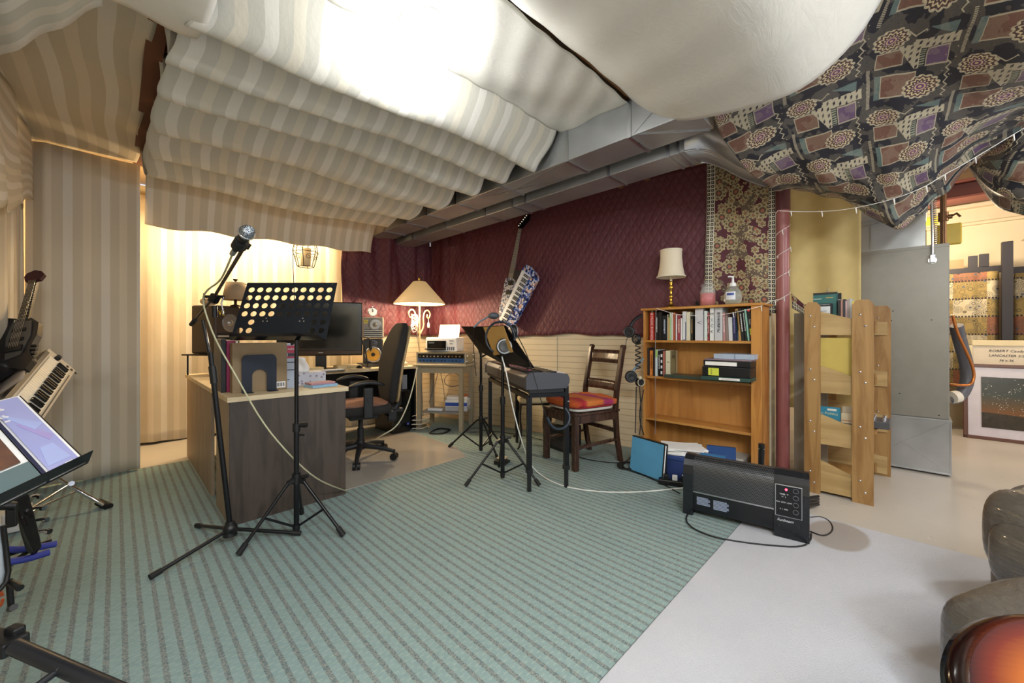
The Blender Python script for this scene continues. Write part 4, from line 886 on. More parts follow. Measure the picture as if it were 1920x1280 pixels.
b = MB(); b.prism([(-.1, 0), (.1, 0), (.1, .085), (-.1, .035)], -.13, (0, -.06, 0), (0, 1, 0), (0, 0, 1)) if False else b.prism([(-.09, 0), (.1, 0), (.1, .08), (-.09, .03)], .13, (-.065, 0, 0), (0, 1, 0), (0, 0, 1)); b.build('body', plain('console_beige', '#bdb09a', .5), dm)
for k in range(3):
    for j in range(3): b = MB(); b.cyl((-.035+k*.035, -.05+j*.045, .035+j*.012), (-.035+k*.035, -.052+j*.045, .047+j*.012), .009, n=12); b.build('button', white, dm)
ck = thing('clock', 'small round silver clock on the upper speaker', 'clock', (2.05, 4.27, 1.3005), -.25)
b = MB(); b.lathe([(.045, 0), (.05, .004), (.05, .024), (.045, .03), (0, .03)], (0, .0, .062), (0, 1, 0), 32); b.cyl((-.02, .015, 0), (-.02, .015, .02), .004); b.cyl((.02, .015, 0), (.02, .015, .02), .004); b.cyl((0, .015, .11), (0, .015, .122), .005); b.build('case', chrome, ck)
b = MB(); b.lathe([(.043, -.0005), (0, -.0008)], (0, 0, .062), (0, 1, 0), 32); b.build('dial', paper, ck)
b = MB(); b.beam((0, -.002, .062), (.0, -.002, .095), .002, .003); b.beam((0, -.002, .062), (.012, -.002, .08), .002, .003); b.cyl((0, -.001, .062), (0, -.003, .062), .004); b.build('hands', black, ck)
bl = thing('boom_arm', 'folded black desk boom arm left of the right hand speakers', 'boom arm', (1.90, 4.07, DT))
b = MB(); b.cyl((0, 0, 0), (0, 0, .01), .03); b.tube([(0, 0, 0), (-.02, .0, .15), (-.075, 0, .34)], .007); b.tube([(-.075, 0, .34), (.02, .01, .33), (.03, .0, .18)], .006); b.cyl((.03, 0, .2), (.03, 0, .3), .016); b.build('arm', black, bl)
# ------------------------------------------------------------ hanging wire lantern
la = thing('wire_lantern', 'small black scrolled wire lantern hanging by the bright drape', 'lantern', (1.56, 4.6, 1.84)); la.location = P(573, 500, 4.35)
b = MB(); R0, R1, R2_, H = .085, .125, .085, .26
N6 = 6
for k in range(N6):
    a = k*2*PI/6; a2 = (k+1)*2*PI/6
    q = lambda r, z, aa: (r*math.cos(aa), r*math.sin(aa), z)
    b.tube([q(.085, 0, a), q(.13, .16, a), q(.11, .26, a)], .004, 6); b.tube([q(.085, 0, a), q(.085, 0, a2)], .004, 6); b.tube([q(.13, .16, a), q(.13, .16, a2)], .004, 6); b.tube([q(.11, .26, a), q(.11, .26, a2)], .004, 6)
    c = (a+a2)/2; sp_ = []
    for j in range(22): th = j*.42; r_ = .034*(1-j/26); sp_.append(Vector((0.105*math.cos(c), .105*math.sin(c), .10))+Vector((-math.sin(c), math.cos(c), 0))*(r_*math.cos(th))+Vector((0, 0, 1))*(r_*math.sin(th)))
    b.tube(sp_, .0028, 5); b.tube([Vector((.112*math.cos(c), .112*math.sin(c), .215))+Vector((-math.sin(c), math.cos(c), 0))*(.022*math.cos(j*.5)*(1-j/16))+Vector((0, 0, .022*math.sin(j*.5)*(1-j/16))) for j in range(14)], .0025, 5)
b.build('wire_frame', plain('iron', '#241d18', .6, .3), la)
b = MB(); b.tube([(0, 0, .26), (0, 0, .6)], .003, 6); b.tube([(-.085, 0, .26), (0, 0, .33), (.085, 0, .26)], .003, 6); b.build('hanger', plain('iron', '#241d18', .6, .3), la)
b = MB(); b.lathe([(.05, .01), (.055, .2), (.05, .2), (.045, .01)], close=True); b.build('candle_glass', plain('lantern_glass', '#e9dcb8', .4), la)
b = MB(); b.tube([P(550, 460, 4.3), P(549, 490, 4.3), P(551, 530, 4.3), P(552, 580, 4.3)], .004, 6, 1); o = b.build('lantern_cord', black); tag(o, 'thin dark cord hanging left of the wire lantern', 'cord')
# ------------------------------------------------------------ office chair
oc = thing('office_chair', 'black office swivel chair with a rust patterned seat at the desk', 'chair', (1.52, 3.40, .0135), 0)
OCc = plain('chair_black', '#1c1d20', .55); fab = plain('chair_fabric', '#22201f', .85)
hub = Vector((0, 0, 0))
for k in range(5):
    a = math.radians(-48+72*k); dr = Vector((math.cos(a), math.sin(a), 0)); b = MB(); b.tube([dr*.03+Vector((0, 0, .12)), dr*.17+Vector((0, 0, .105)), dr*.295+Vector((0, 0, .075))], [.026, .022, .016], 10); b.build('base_leg', OCc, oc)
    c = dr*.30; w = MB(); sd = Vector((-dr.y, dr.x, 0))
    w.cyl(c-sd*.028+Vector((0, 0, .03)), c-sd*.006+Vector((0, 0, .03)), .03, n=20); w.cyl(c+sd*.006+Vector((0, 0, .03)), c+sd*.028+Vector((0, 0, .03)), .03, n=20); w.cyl(c+Vector((0, 0, .03)), c+Vector((0, 0, .09)), .01); w.build('caster', black, oc)
b = MB(); b.cyl((0, 0, .09), (0, 0, .17), .04, .034, 20); b.cyl((0, 0, .17), (0, 0, .27), .028); b.cyl((0, 0, .27), (0, 0, .385), .02); b.build('gas_lift', OCc, oc)
# the chair faces the desk corner: local frame turned
sf = Matrix.Rotation(math.radians(168), 4, 'Z')
b = MB(); b.T = sf; b.box((0, 0, .395), (.24, .3, .05), None, .01); b.box((-.24, 0, .40), (.26, .07, .03), None, .005); b.box((-.26, 0, .36), (.09, .14, .1), None, .015); b.cyl((-.20, .0, .38), (-.20, .2, .38), .011); b.build('seat_mechanism', OCc, oc)
b = MB(); b.T = sf; b.cyl((-.1, -.24, .46), (-.14, -.20, .46), .026); b.build('knob', OCc, oc)
def pad(b, c, dims, e=.35, n=28, fn=None):
    vs = []; 
    def se(x, p): return math.copysign(abs(x)**p, x)
    for j in range(n//2+1):
        t = -PI/2+PI*j/(n//2)
        for i in range(n):
            a = 2*PI*i/n; p = Vector((dims[0]*se(math.cos(t), e)*se(math.cos(a), e), dims[1]*se(math.cos(t), e)*se(math.sin(a), e), dims[2]*se(math.sin(t), e)))
            if fn: p = fn(p)
            vs.append(Vector(c)+p)
    b.add(vs, [(j*n+i, j*n+(i+1) % n, (j+1)*n+(i+1) % n, (j+1)*n+i) for j in range(n//2) for i in range(n)], True); return b
b = MB(); b.T = sf; pad(b, (.02, 0, .455), (.25, .245, .045), .35, 32); b.build('seat', fab, oc)
sm_ = M('seat_cloth', '#8a5a48', .9); c_ = sm_.co(); sm_.color(sm_.mix(sm_.noise(c_, 18, 3), '#5c382f', '#94705f'))
b = MB(); b.T = sf; pad(b, (.03, 0, .497), (.235, .235, .012), .4, 32); b.build('seat_cover', sm_, oc)
def bk_(p):
    h = (p.z+.36)/.72; q = p.copy(); q.y *= (.86+.25*math.sin(min(1, max(0, 1.1-h))*PI)*.8) if h < .75 else (1-.45*(h-.75)/.25*.6)*.95
    q.x += -.13*h+.045*math.sin(h*PI); return q
b = MB(); b.T = sf; pad(b, (-.235, 0, .84), (.045, .235, .36), .42, 36, bk_); b.build('backrest', fab, oc)
b = MB(); b.T = sf; pad(b, (-.285, 0, .83), (.014, .225, .345), .35, 36, bk_); b.build('backrest_shell', plain('beige_shell', '#a88e66', .5), oc)
b = MB(); b.T = sf; b.tube([(-.24, 0, .40), (-.33, 0, .42), (-.335, 0, .58)], [.03, .03, .026], 10, 1); b.build('back_support', OCc, oc)
for s in (-1, 1):
    b = MB(); b.T = sf; b.box((.0, s*.285, .53), (.075, .03, .25), None, .01); b.box((.0, s*.22, .425), (.06, .15, .025), None, .005); b.cyl((0, s*.30, .56), (0, s*.307, .56), .016); b.build('arm_post', OCc, oc)
    b = MB(); b.T = sf; pad(b, (.01, s*.285, .665), (.145, .04, .016), .5, 24, lambda p: Vector((p.x, p.y, p.z+.035-1.6*p.x*p.x))); b.build('armrest', black, oc)
# ------------------------------------------------------------ corner table, rack, printer, floor lamp
ct = thing('side_table', 'grey beige wooden side table with a low shelf in the corner', 'side table', (2.66, 3.72+.12, .009), math.atan2(-.40, .26))
tp = plain('table_paint', '#a09680', .5)
b = MB(); b.box((0.02, .13, .745), (.64, .46, .024), None, .004); b.prism([(-.3, .36), (.34, .36), (.22, .44), (-.18, .44)], .02, (0, 0, .735)); b.build('tabletop', tp, ct)
b = MB(); b.box((.02, -.045, .69), (.5, .018, .075)); b.box((.02, .315, .69), (.5, .018, .075)); b.box((-.235, .135, .69), (.018, .36, .075)); b.box((.275, .135, .69), (.018, .36, .075)); b.build('apron', tp, ct)
for x in (-.235, .275):
    for y in (-.045, .315): b = MB(); b.box((x, y, .365), (.045, .045, .73)); b.build('leg', tp, ct)
b = MB(); b.box((.02, .135, .195), (.5, .34, .016)); b.build('low_shelf', plain('shelf_grey', '#8c8a86', .5), ct)
ra = thing('rack_case', 'silver edged rack case with two audio units on the corner table', 'audio rack', (2.655, 3.85, .767), math.atan2(-.40, .26))
b = MB(); b.box((.03, .14, .066), (.60, .33, .132), None, .012); b.build('case', plain('rack_beige', '#8f8468', .5), ra)
b = MB()
for q in (((.03, -.026, .006), (.6, .012, .014)), ((.03, -.026, .126), (.6, .012, .014)), ((-.265, -.026, .066), (.014, .012, .132)), ((.325, -.026, .066), (.014, .012, .132))): b.box(*q, None, .003)
b.build('metal_edge', alu, ra)
b = MB(); b.bb((-.25, -.029, .066), (.31, -.02, .114)); b.build('audio_unit', blackg, ra)
b = MB(); b.bb((-.25, -.029, .018), (.31, -.02, .064)); au = b.build('audio_unit', plain('unit_blue', '#2f5c9a', .35, .2), ra)
for r, z in enumerate((.088, .038)):
    for k in range(12): b = MB(); x = -.22+k*.044; b.cyl((x, -.029, z), (x, -.040, z), .009 if (k+r) % 3 else .006, n=14); b.build('knob', black if r else chrome, ra)
for z in (.095, .03):
    b = MB(); b.lathe([(.02, 0), (.02, .006), (.012, .01)], (.329, .02, z), (1, 0, 0), 12); b.build('ball_corner', chrome, ra); b = MB(); b.lathe([(.02, 0), (.02, .006), (.012, .01)], (.329, .26, z), (1, 0, 0), 12); b.build('ball_corner', chrome, ra)
pr_ = thing('printer', 'white ink tank printer with a black front on the rack case', 'printer', (2.70, 3.87, .903), math.atan2(-.40, .26)+.05)
b = MB(); b.box((0, .14, .085), (.38, .3, .165), None, .012); b.build('body', white, pr_)
b = MB(); b.bb((-.17, -.018, .02), (.06, -.008, .13), .004); b.build('front_panel', blackg, pr_); b = MB(); b.box((-.06, -.04, .035), (.24, .07, .012), None, .003); b.build('output_tray', black, pr_)
b = MB(); b.bb((-.15, -.0195, .10), (-.08, -.018, .118)); b.build('display', plain('lcd_grey', '#5d646c', .2), pr_)
for k in range(4): b = MB(); b.bb((.075+k*.024, -.013, .018), (.088+k*.024, -.009, .06)); b.build('ink_window', plain('ink_dark', '#3a4a66', .2), pr_)
b = MB(); b.bb((.1, -.012, .125), (.15, -.009, .137)); b.bb((.1, -.012, .092), (.14, -.009, .102)); b.build('button_row', plain('button_grey', '#7a808a', .4), pr_)
b = MB(); b.T = Matrix.Translation((-.0, .27, .165)) @ Matrix.Rotation(-.35, 4, 'X'); b.bb((-.13, -.002, 0), (.13, .002, .17)); b.build('paper_sheet', paper, pr_)
fl = thing('floor_lamp', 'lit brass lamp with a wide conical shade and scroll arm, behind the table', 'lamp', (2.58, 4.15, .0), 0)
b = MB(); b.lathe([(.13, .0085), (.13, .025), (.03, .04), (.012, .06)]); b.cyl((0, 0, .04), (0, 0, 1.62), .011); b.build('lamp_pole', plain('satin_brass', '#c9b68c', .3, .8), fl)
cs = M('cone_shade', '#b8a280', .5, .0); cs.emit('#e0b67a', .22)
b = MB(); pr = [(.30, 1.475), (.075, 1.735)]; b.lathe([(.302, 1.47), (.302, 1.482), (.075, 1.74), (.072, 1.736), (.297, 1.478), (.298, 1.47)], close=True, n=48); b.build('lamp_shade', cs, fl)
b = MB(); b.lathe([(0.0, 1.738), (.075, 1.74), (.02, 1.745), (.012, 1.76), (.02, 1.775), (.008, 1.79), (0, 1.80)]); b.build('finial', brass, fl)
bu = M('bulb_glow', '#ffffff', .4); bu.emit('#ffd9a0', 30); b = MB(); b.ball((0, .03, 1.56), .032, (1, 1, 1.25)); b.build('bulb', bu, fl)
b = MB(); sp_ = [Vector((.01, 0, 1.12)), Vector((.06, 0, 1.2)), Vector((.05, 0, 1.33)), Vector((.08, 0, 1.40)), Vector((.13, 0, 1.40)), Vector((.155, 0, 1.35)), Vector((.13, 0, 1.30)), Vector((.10, 0, 1.32)), Vector((.11, 0, 1.35))]
b.tube(sp_, .009, 8, 2); b.tube([Vector((-q.x, q.y, q.z)) for q in sp_], .009, 8, 2); b.build('scroll_arm', plain('satin_brass', '#c9b68c', .3, .8), fl)
b = MB(); b.tube([(.12, 0, 1.31), (.125, 0, 1.26)], .002); b.lathe([(.004, 1.26), (.014, 1.235), (.016, 1.19), (.0, 1.19)], (.125, 0, 0)); b.build('tassel', offw, fl)
b = MB(); pts = []
for k in range(70): th = k*.7; pts.append((-.085+.045*math.cos(th)*(1+.3*sn(k)), -.03+.02*sn(k*1.7), 1.24+.06*math.sin(th)+.05*sn(k*.31)))
b.tube(pts, .004, 6, 1); o = b.build('coiled_cable', white, fl)
light('light_table_lamp', 'POINT', (2.52, 4.05, 1.44), 20, (1, .78, .5), .04)
# table shelf contents
t = thing('cardboard_box', 'blue and white printed box on the shelf of the corner table', 'box', (2.80, 3.76, .2135), math.atan2(-.40, .26)+.1)
b = MB(); b.bb((-.10, -.02, 0), (.16, .16, .05), .002); b.build('lower_sleeve', plain('box_grey', '#b5b8c0', .5), t); b = MB(); b.bb((-.10, -.02, .051), (.16, .16, .13), .002); b.build('box', paper, t); b = MB(); b.bb((-.1, -.0215, .06), (.16, -.0195, .10)); b.build('printed_band', plain('band_blue', '#2a4fb0', .5), t)
t = thing('paper_stack', 'stack of white and orange papers on the printed box', 'papers', (2.82, 3.78, .3445), math.atan2(-.40, .26)+.25)
b = MB(); b.bb((-.09, 0, 0), (.15, .15, .03)); b.build('papers', paper, t); b = MB(); b.bb((.05, .0, .0305), (.15, .15, .038)); b.build('orange_cover', plain('orange_cover', '#d0622e', .5), t)
t = thing('power_strip', 'grey white power strip on the low table shelf', 'power strip', (2.65, 3.92, .2135), math.atan2(-.40, .26)); b = MB(); b.box((0, 0, .016), (.18, .05, .03), None, .005); b.build('strip', white, t)
t = thing('folder', 'pale papers pushed in beside the computer tower', 'papers', (2.33, 4.06, .485)); b = MB(); b.bb((-.03, 0, 0), (.03, .2, .16)); b.build('sheets', plain('grey_paper', '#8d9098', .6), t)
def cable(name, lab, pts, r, mat, sm=2, group=None, cat='cable'):
    b = MB(); b.tube(pts, r, 7, sm); o = b.build(name, mat); return tag(o, lab, cat, group)
def coil(cx, cy, z, R, n, hgt=.0, wob=.02, ax='z'):
    return [(cx+(R+wob*sn(k*1.3))*math.cos(k*.45), cy+(R*.8+wob*sn(k*.9))*math.sin(k*.45), z+hgt*k/n+.003*(k//14)) for k in range(n)]
cw = plain('cable_black', '#141416', .5); cwh = plain('cable_white', '#d9dcc8', .5); cgr = plain('cable_grey', '#6a6460', .5)
cable('coiled_cable', 'black cable coiled on the carpet under the corner table', coil(2.58, 3.72, .017, .12, 60), .005, cw)
cable('coiled_cable', 'white cable tangle on the floor left of the corner table', coil(2.5, 3.98, .015, .10, 50, .16, .03), .0045, plain('cable_pale', '#cfc9b8', .5))
cable('coiled_cable', 'grey cable coiled on the carpet right of the corner table', coil(2.9, 3.5, .015, .10, 40), .004, cgr)
ring = [P(849+16*math.cos(k*.5)+sn(k)*1.2, 712+13*math.sin(k*.5), 4.55) for k in range(40)]; cable('coiled_cable', 'looped cable with red ties hung behind the corner table', ring, .004, cgr)
for k, (u0, v0, u1, v1) in enumerate(((815, 694, 806, 752), (822, 694, 804, 756), (825, 694, 834, 752), (787, 694, 793, 780))):
    cable('hanging_cable', ['thin dark cable, left one of three hanging under the corner table', 'thin dark cable, middle one of three hanging under the corner table', 'thin dark cable, right one of three hanging under the corner table', 'thin cable hanging beside the left leg of the corner table'][k], [P(u0, v0, 4.6), P((u0+u1)/2+2, (v0+v1)/2, 4.6), P(u1, v1, 4.6)], .0035, cgr, 2, 'cables hanging under the corner table')
cable('white_cable', 'white cable drooping from the corner table towards the office chair', [P(782, 690, 4.2), P(776, 720, 4.1), P(764, 762, 3.95), P(745, 800, 3.85), P(716, 816, 3.8), PZ(700, 826, .022)], .006, cwh)
cable('hanging_cable', 'pale cable dropping from the lamp behind the audio rack', [P(783, 612, 4.6), P(782, 630, 4.55), P(786, 655, 4.5)], .004, cgr)
# ------------------------------------------------------------ microphone stand
blk = blackm
ms = thing('microphone_stand', 'black boom microphone stand with tripod base in front of the desk', 'microphone stand', (.425, 2.52, .0085))
b = MB(); b.tube([(0, 0, .085), (-.045, .03, .62), (-.075, .055, 1.0)], .0125, 14); b.build('lower_tube', blk, ms)
b = MB(); b.tube([(-.066, .048, .9), (-.105, .075, 1.17)], .0085, 12); b.build('upper_tube', blackg, ms)
b = MB(); b.cyl((-.060, .044, .84), (-.068, .05, .93), .018, n=18); b.build('height_clutch', black, ms)
b = MB(); b.cyl((0, 0, .04), (0, 0, .115), .034, .02, 18); b.ball((0, 0, .075), .034); b.cyl((.0, -.02, .06), (.02, -.05, .08), .01); b.build('tripod_hub', black, ms)
for e in ((-.315, -.13), (.285, -.18), (-.10, .33)):
    b = MB(); v = Vector((e[0], e[1], 0)); b.tube([v*.08+Vector((0, 0, .07)), v+Vector((0, 0, .014))], .0095, 10); lg = b.build('leg', blk, ms)
    b = MB(); b.cyl(v*.88+Vector((0, 0, .021)), v*1.01+Vector((0, 0, .0135)), .0125, .013, 12); b.build('rubber_foot', rubber, lg)
J = P(402, 556, 2.12); E0 = P(360, 607, 2.34); E1 = P(455, 467, 1.56)
b = MB(); b.tube([E0, J, E1], .0075, 10); b.build('boom', plain('bronze_boom', '#33261c', .3, .6), ms, world=True)
b = MB(); b.cyl(E0-(J-E0).normalized()*.01, E0+(J-E0).normalized()*.07, .0125, n=14); b.build('boom_grip', rubber, ms, world=True)
b = MB(); b.box(J+Vector((0, 0, -.01)), (.04, .04, .05), (0, .5, -PI/4), .008); b.cyl(J-RR*.045, J+RR*.05, .008); b.cyl(J-RR*.055-Vector((0, 0, .018)), J-RR*.055+Vector((0, 0, .018)), .005); b.cyl(J-Vector((0, 0, .05)), J-Vector((0, 0, .11)), .014); b.build('boom_clutch', blackg, ms, world=True)
b = MB(); q = P(415, 568, 2.12); b.tube([J+RR*.05, q+Vector((0, 0, .0)), P(419, 586, 2.12)], .004, 6); b.ball(P(419, 587, 2.12), .007); b.build('clutch_lever', chrome, ms, world=True)
M0 = P(441, 468, 1.52); M1 = P(478, 414, 1.40); ax = (M1-M0).normalized()
b = MB(); b.cyl(P(464, 455, 1.55), P(458, 464, 1.55), .016); b.tube([P(456, 466, 1.56), P(462, 452, 1.5), P(458, 444, 1.47)], .011, 10); b.cyl(P(457, 453, 2.17)-ax*.03, P(457, 453, 2.17)+ax*.03, .0, .0) if False else None; b.build('clip_joint', black, ms, world=True)
mic = thing('microphone', 'handheld microphone with silver grille clipped on the boom stand', 'microphone', tuple(M0))
b = MB(); b.lathe([(.011, -.0), (.0125, .01), (.019, .095), (.0205, .10), (.0205, .108), (.0, .11)], M0, ax, 24); b.build('handle', black, mic, world=True)
gm = M('mic_grille', '#8d96a3', .3, .9); v = gm.voro(gm.co(), 330, 'F1'); gm.color(gm.mix(v > .5, '#3a4048', '#b5bec8')); gm.bump(v, .6, .002)
b = MB(); c = M0+ax*.125; b.lathe([(.0205, -.017), (.0255, -.008), (.0265, .0), (.026, .01), (.022, .021), (.013, .028), (0, .030)], c, ax, 28); b.build('grille', gm, mic, world=True)
b = MB(); b.lathe([(.0265, -.004), (.028, -.002), (.028, .003), (.0265, .005)], c, ax, 28, close=True); b.build('grille_band', chrome, mic, world=True)
b = MB(); b.lathe([(.019, .02), (.0215, .022), (.0225, .07), (.021, .073)], M0, ax, 24); b.build('clip_collar', rubber, mic, world=True)
b = MB(); b.cyl(M0-ax*.035, M0+ax*.002, .010, .0105); b.build('plug', plain('plug_silver', '#a5a8aa', .3, .8), mic, world=True)
cream_c = plain('cream_cable', '#b9b796', .45)
b = MB(); b.tube([M0-ax*.03, P(424, 505, 1.62), P(412, 528, 1.85), P(388, 543, 2.0), P(379, 560, 2.08), P(386, 590, 2.08), P(405, 640, 2.08), P(440, 700, 2.09), P(490, 790, 2.12), P(540, 850, 2.15), P(588, 895, 2.28), P(625, 912, 2.5), PZ(652, 921, .0135)], .0042, 8, 2)
o = b.build('microphone_cable', cream_c); tag(o, 'cream cable hanging from the microphone down past the desk front', 'cable')
# ------------------------------------------------------------ perforated music stand
st = thing('music_stand', 'black perforated music stand on a tripod before the desk', 'music stand', (.70, 2.37, .0085))
def tripod(t, feet, ztop=.32, zb=.04, r=.009, hub=(0, 0), metal=blk, brace=True, foot_l=.05):
    h = Vector((hub[0], hub[1], 0))
    b = MB(); b.cyl(h+Vector((0, 0, ztop-.02)), h+Vector((0, 0, ztop+.035)), .022, n=16)
    for e in feet: v = Vector((e[0], e[1], 0))-h; v.normalize(); b.beam(h+Vector((0, 0, ztop+.01)), h+v*.045+Vector((0, 0, ztop-.01)), .024, .02)
    b.cyl(h+Vector((.02, -.02, ztop+.015)), h+Vector((.045, -.045, ztop+.02)), .01, n=10); b.build('tripod_hub', black, t)
    b = MB(); b.cyl(h+Vector((0, 0, zb-.015)), h+Vector((0, 0, zb+.015)), .018, n=14); b.build('brace_collar', black, t)
    for e in feet:
        v = Vector((e[0], e[1], .012)); top = h+(Vector((e[0], e[1], 0))-h).normalized()*.04+Vector((0, 0, ztop-.005))
        b = MB(); b.tube([top, v], r, 10); lg = b.build('leg', metal, t); d = (v-top).normalized()
        b = MB(); b.cyl(v-d*foot_l, v+d*.004, r*1.5, r*1.6, 12); b.build('rubber_foot', rubber, lg)
        if brace: b = MB(); m_ = top.lerp(v, .52); b.beam(h+Vector((0, 0, zb)), m_, .007, .012); b.build('brace', metal, t)
tripod(st, ((-.27, -.03), (.17, -.21), (.10, .24)), .30, .04)
b = MB(); b.cyl((0, 0, .02), (0, 0, .60), .0135, n=16); b.build('lower_tube', blk, st)
b = MB(); b.cyl((0, 0, .56), (0, 0, 1.08), .0105, n=16); b.build('upper_tube', blackg, st)
b = MB(); b.cyl((0, 0, .565), (0, 0, .61), .019, n=16); b.cyl((.0, .0, .60), (.035, -.035, .60), .010, n=12); b.cyl((0, 0, .545), (.03, -.03, .545), .006); b.build('height_clamp', black, st)
b = MB(); b.cyl((.02, -.02, .60), (.04, -.04, .60), .014, n=10); b.build('clamp_knob', black, st)
# desk plate: corners from picture depth
W_ = .485; H_ = .34; tl_ = P(460, 530, 2.30); tr_ = P(627, 530, 2.30); bl_ = P(431, 637, 2.16); br_ = P(612, 637, 2.16)
ex = (tr_-tl_).normalized(); wd = ((tr_-tl_).length+(br_-bl_).length)/2; ey = ((tl_+tr_)/2-(bl_+br_)/2); ht = ey.length; ey.normalize()
pc_ = (bl_+br_)/2; base = pc_-ex*wd/2
def plate_with_holes(wd, ht, rows, hw=.0185, hh=.0135):
    """flat plate outline as polygons tiled round elliptical holes"""
    b = MB(); nx, ny = 10, 6; mx, my = .012, .022; cw_ = (wd-2*mx)/nx; ch = (ht-.03-my)/ny
    xs = [0, mx]+[mx+cw_*(k+1) for k in range(nx)]+[wd]
    def quad(x0, y0, x1, y1): b.add([(x0, y0, 0), (x1, y0, 0), (x1, y1, 0), (x0, y1, 0)], [(0, 1, 2, 3)])
    quad(0, 0, wd, my+.008); quad(0, ht-.022+.0, wd, ht); y00 = my+.008
    ch = (ht-.022-y00)/ny
    quad(0, y00, mx, ht-.022); quad(wd-mx, y00, wd, ht-.022)
    for j in range(ny):
        for i in range(nx):
            x0 = mx+i*cw_; y0 = y00+j*ch
            if rows[ny-1-j][i] == '.': quad(x0, y0, x0+cw_, y0+ch); continue
            cx, cy = x0+cw_/2, y0+ch/2; n = 20; vs = [(cx+.34*cw_*math.cos(2*PI*k/n), cy+.32*ch*math.sin(2*PI*k/n), 0) for k in range(n)]
            def rim(k):
                a = 2*PI*k/n; c_, s_ = math.cos(a), math.sin(a); q = 1/max(abs(c_), abs(s_)); return (cx+cw_/2*c_*q, cy+ch/2*s_*q, 0)
            vs += [rim(k) for k in range(n)]
            cs_ = {}
            fs = []
            for k in range(n):
                k2 = (k+1) % n; fs.append((k, k2, n+k2, n+k))
            b.add(vs, fs)
            for k, (sx_, sy_) in ((2, (1, 1)), (7, (-1, 1)), (12, (-1, -1)), (17, (1, -1))):
                p1, p2 = rim(k), rim(k+1); c = (cx+sx_*cw_/2, cy+sy_*ch/2, 0); b.add([p1, c, p2], [(0, 1, 2)])
    return b
rows_ = ['OOOOOOOOOO', 'OOOOOOOOOO', 'OOOOOOOOOO', 'OOOOOOOOOO', '.O......OO', 'OO......OO']
b = plate_with_holes(wd, ht, rows_); T = frame(base, ex, ey)
b2 = MB(); b2.T = T; b2.add(b.v, b.f); b2.build('perforated_plate', plain('stand_navy', '#1c222b', .38, .3), st, world=True, solid=.0016)
nz = (ex.cross(ey)); nz = nz if nz.dot(F) < 0 else -nz
b = MB(); b.beam(base, base+ex*wd, .003, .003); 
b.prism([(0, 0), (wd, 0), (wd-.02, .055), (.03, .055)], .0018, base, ex, nz); b.prism([(0.03, 0), (wd-.02, 0), (wd-.02, .016), (.03, .016)], .0016, base+nz*.054, ex, ey); b.build('lip', blackg, st, world=True)
b = MB(); ctr = base+ex*wd*.62+ey*.03-nz*.02; b.tube([Vector((.70, 2.37, 1.08)), ctr-Vector((0, 0, .04)), ctr], .011, 10); b.beam(ctr, ctr+ey*.12, .03, .012); b.build('tilt_bracket', black, st, world=True)
for fx in (.02, .98):
    b = MB(); q = base+ex*wd*fx+ey*(ht-.012)+nz*.002; b.cyl(q, q+nz*.002, .004); b.build('rivet', chrome, st, world=True)
for fx in (.33, .72):
    for dx, dy in ((-.015, 0), (.008, 0), (.0, .018)):
        b = MB(); q = base+ex*(wd*fx+dx)+ey*(ht*.31+dy)+nz*.001; b.cyl(q, q+nz*.0025, .004); b.build('rivet', chrome, st, world=True)
# ------------------------------------------------------------ two music stands by the stage piano
def back_stand(lab, loc, feet, zplate, headphones=False, ztop=.30, plate=None):
    t = thing('music_stand', lab, 'music stand', loc); tripod(t, feet, ztop, .045, .009)
    b = MB(); b.cyl((0, 0, .015), (0, 0, .62), .0155, n=16); b.build('lower_tube', blk, t)
    b = MB(); b.cyl((0, 0, .58), (0, 0, zplate), .0115, n=16); b.build('upper_tube', blackg, t)
    b = MB(); b.cyl((0, 0, .57), (0, 0, .625), .021, n=16); b.cyl((0, 0, .60), (.03, .03, .60), .009); b.build('height_clamp', black, t)
    return t
s1 = back_stand('black music stand holding headphones in front of the stage piano', (2.07, 2.17, .0085), ((-.29, .08), (.09, -.29), (.17, .22)), .93)
s2 = back_stand('black music stand nearer the corner table, behind the headphones stand', (2.41, 2.82, .0085), ((-.12, .33), (-.07, -.31), (.30, .05)), .95)
def quadplate(name, cs, th, mat, par):
    a, b_, c, d = [Vector(q) for q in cs]; n = (b_-a).cross(d-a).normalized()*th; m_ = MB()
    vs = [a, b_, c, d, a+n, b_+n, c+n, d+n]; m_.add(vs, [(0, 3, 2, 1), (4, 5, 6, 7), (0, 1, 5, 4), (1, 2, 6, 5), (2, 3, 7, 6), (3, 0, 4, 7)]); return m_.build(name, mat, par, world=True)
pm_ = plain('tray_black', '#1b1b1e', .3, .3)
c1 = [P(865, 612, 3.45), P(905, 612, 3.25), P(958, 690, 3.2), P(898, 658, 3.5)]
quadplate('desk_plate', c1, .003, pm_, s2)
b = MB(); b.tube([P(902, 640, 3.52), P(897, 655, 3.5), P(903, 668, 3.6)], .008, 8, 1); b.build('tilt_bracket', black, s2, world=True)
c2 = [P(905, 612, 3.2), P(948, 610, 2.95), P(1002, 690, 2.85), P(950, 682, 3.15)]
quadplate('desk_plate', c2, .003, pm_, s1)
b = MB(); b.beam(P(930, 616, 3.02), P(992, 694, 2.96), .012, .012); b.build('plate_rib', black, s1, world=True)
gold = plain('gold_folder', '#b58f50', .4)
quadplate('sheet_music', [P(906, 613, 3.12), P(944, 611, 2.88), P(962, 660, 2.84), P(926, 666, 3.05)], .002, gold, None); o = bpy.data.objects['sheet_music']; tag(o, 'gold brown folder standing open on the headphones music stand', 'folder')
b = MB(); b.tube([P(905, 668, 3.55), P(925, 655, 3.3), P(940, 660, 3.05)], .009, 8); b.build('tilt_bracket', black, s1, world=True)
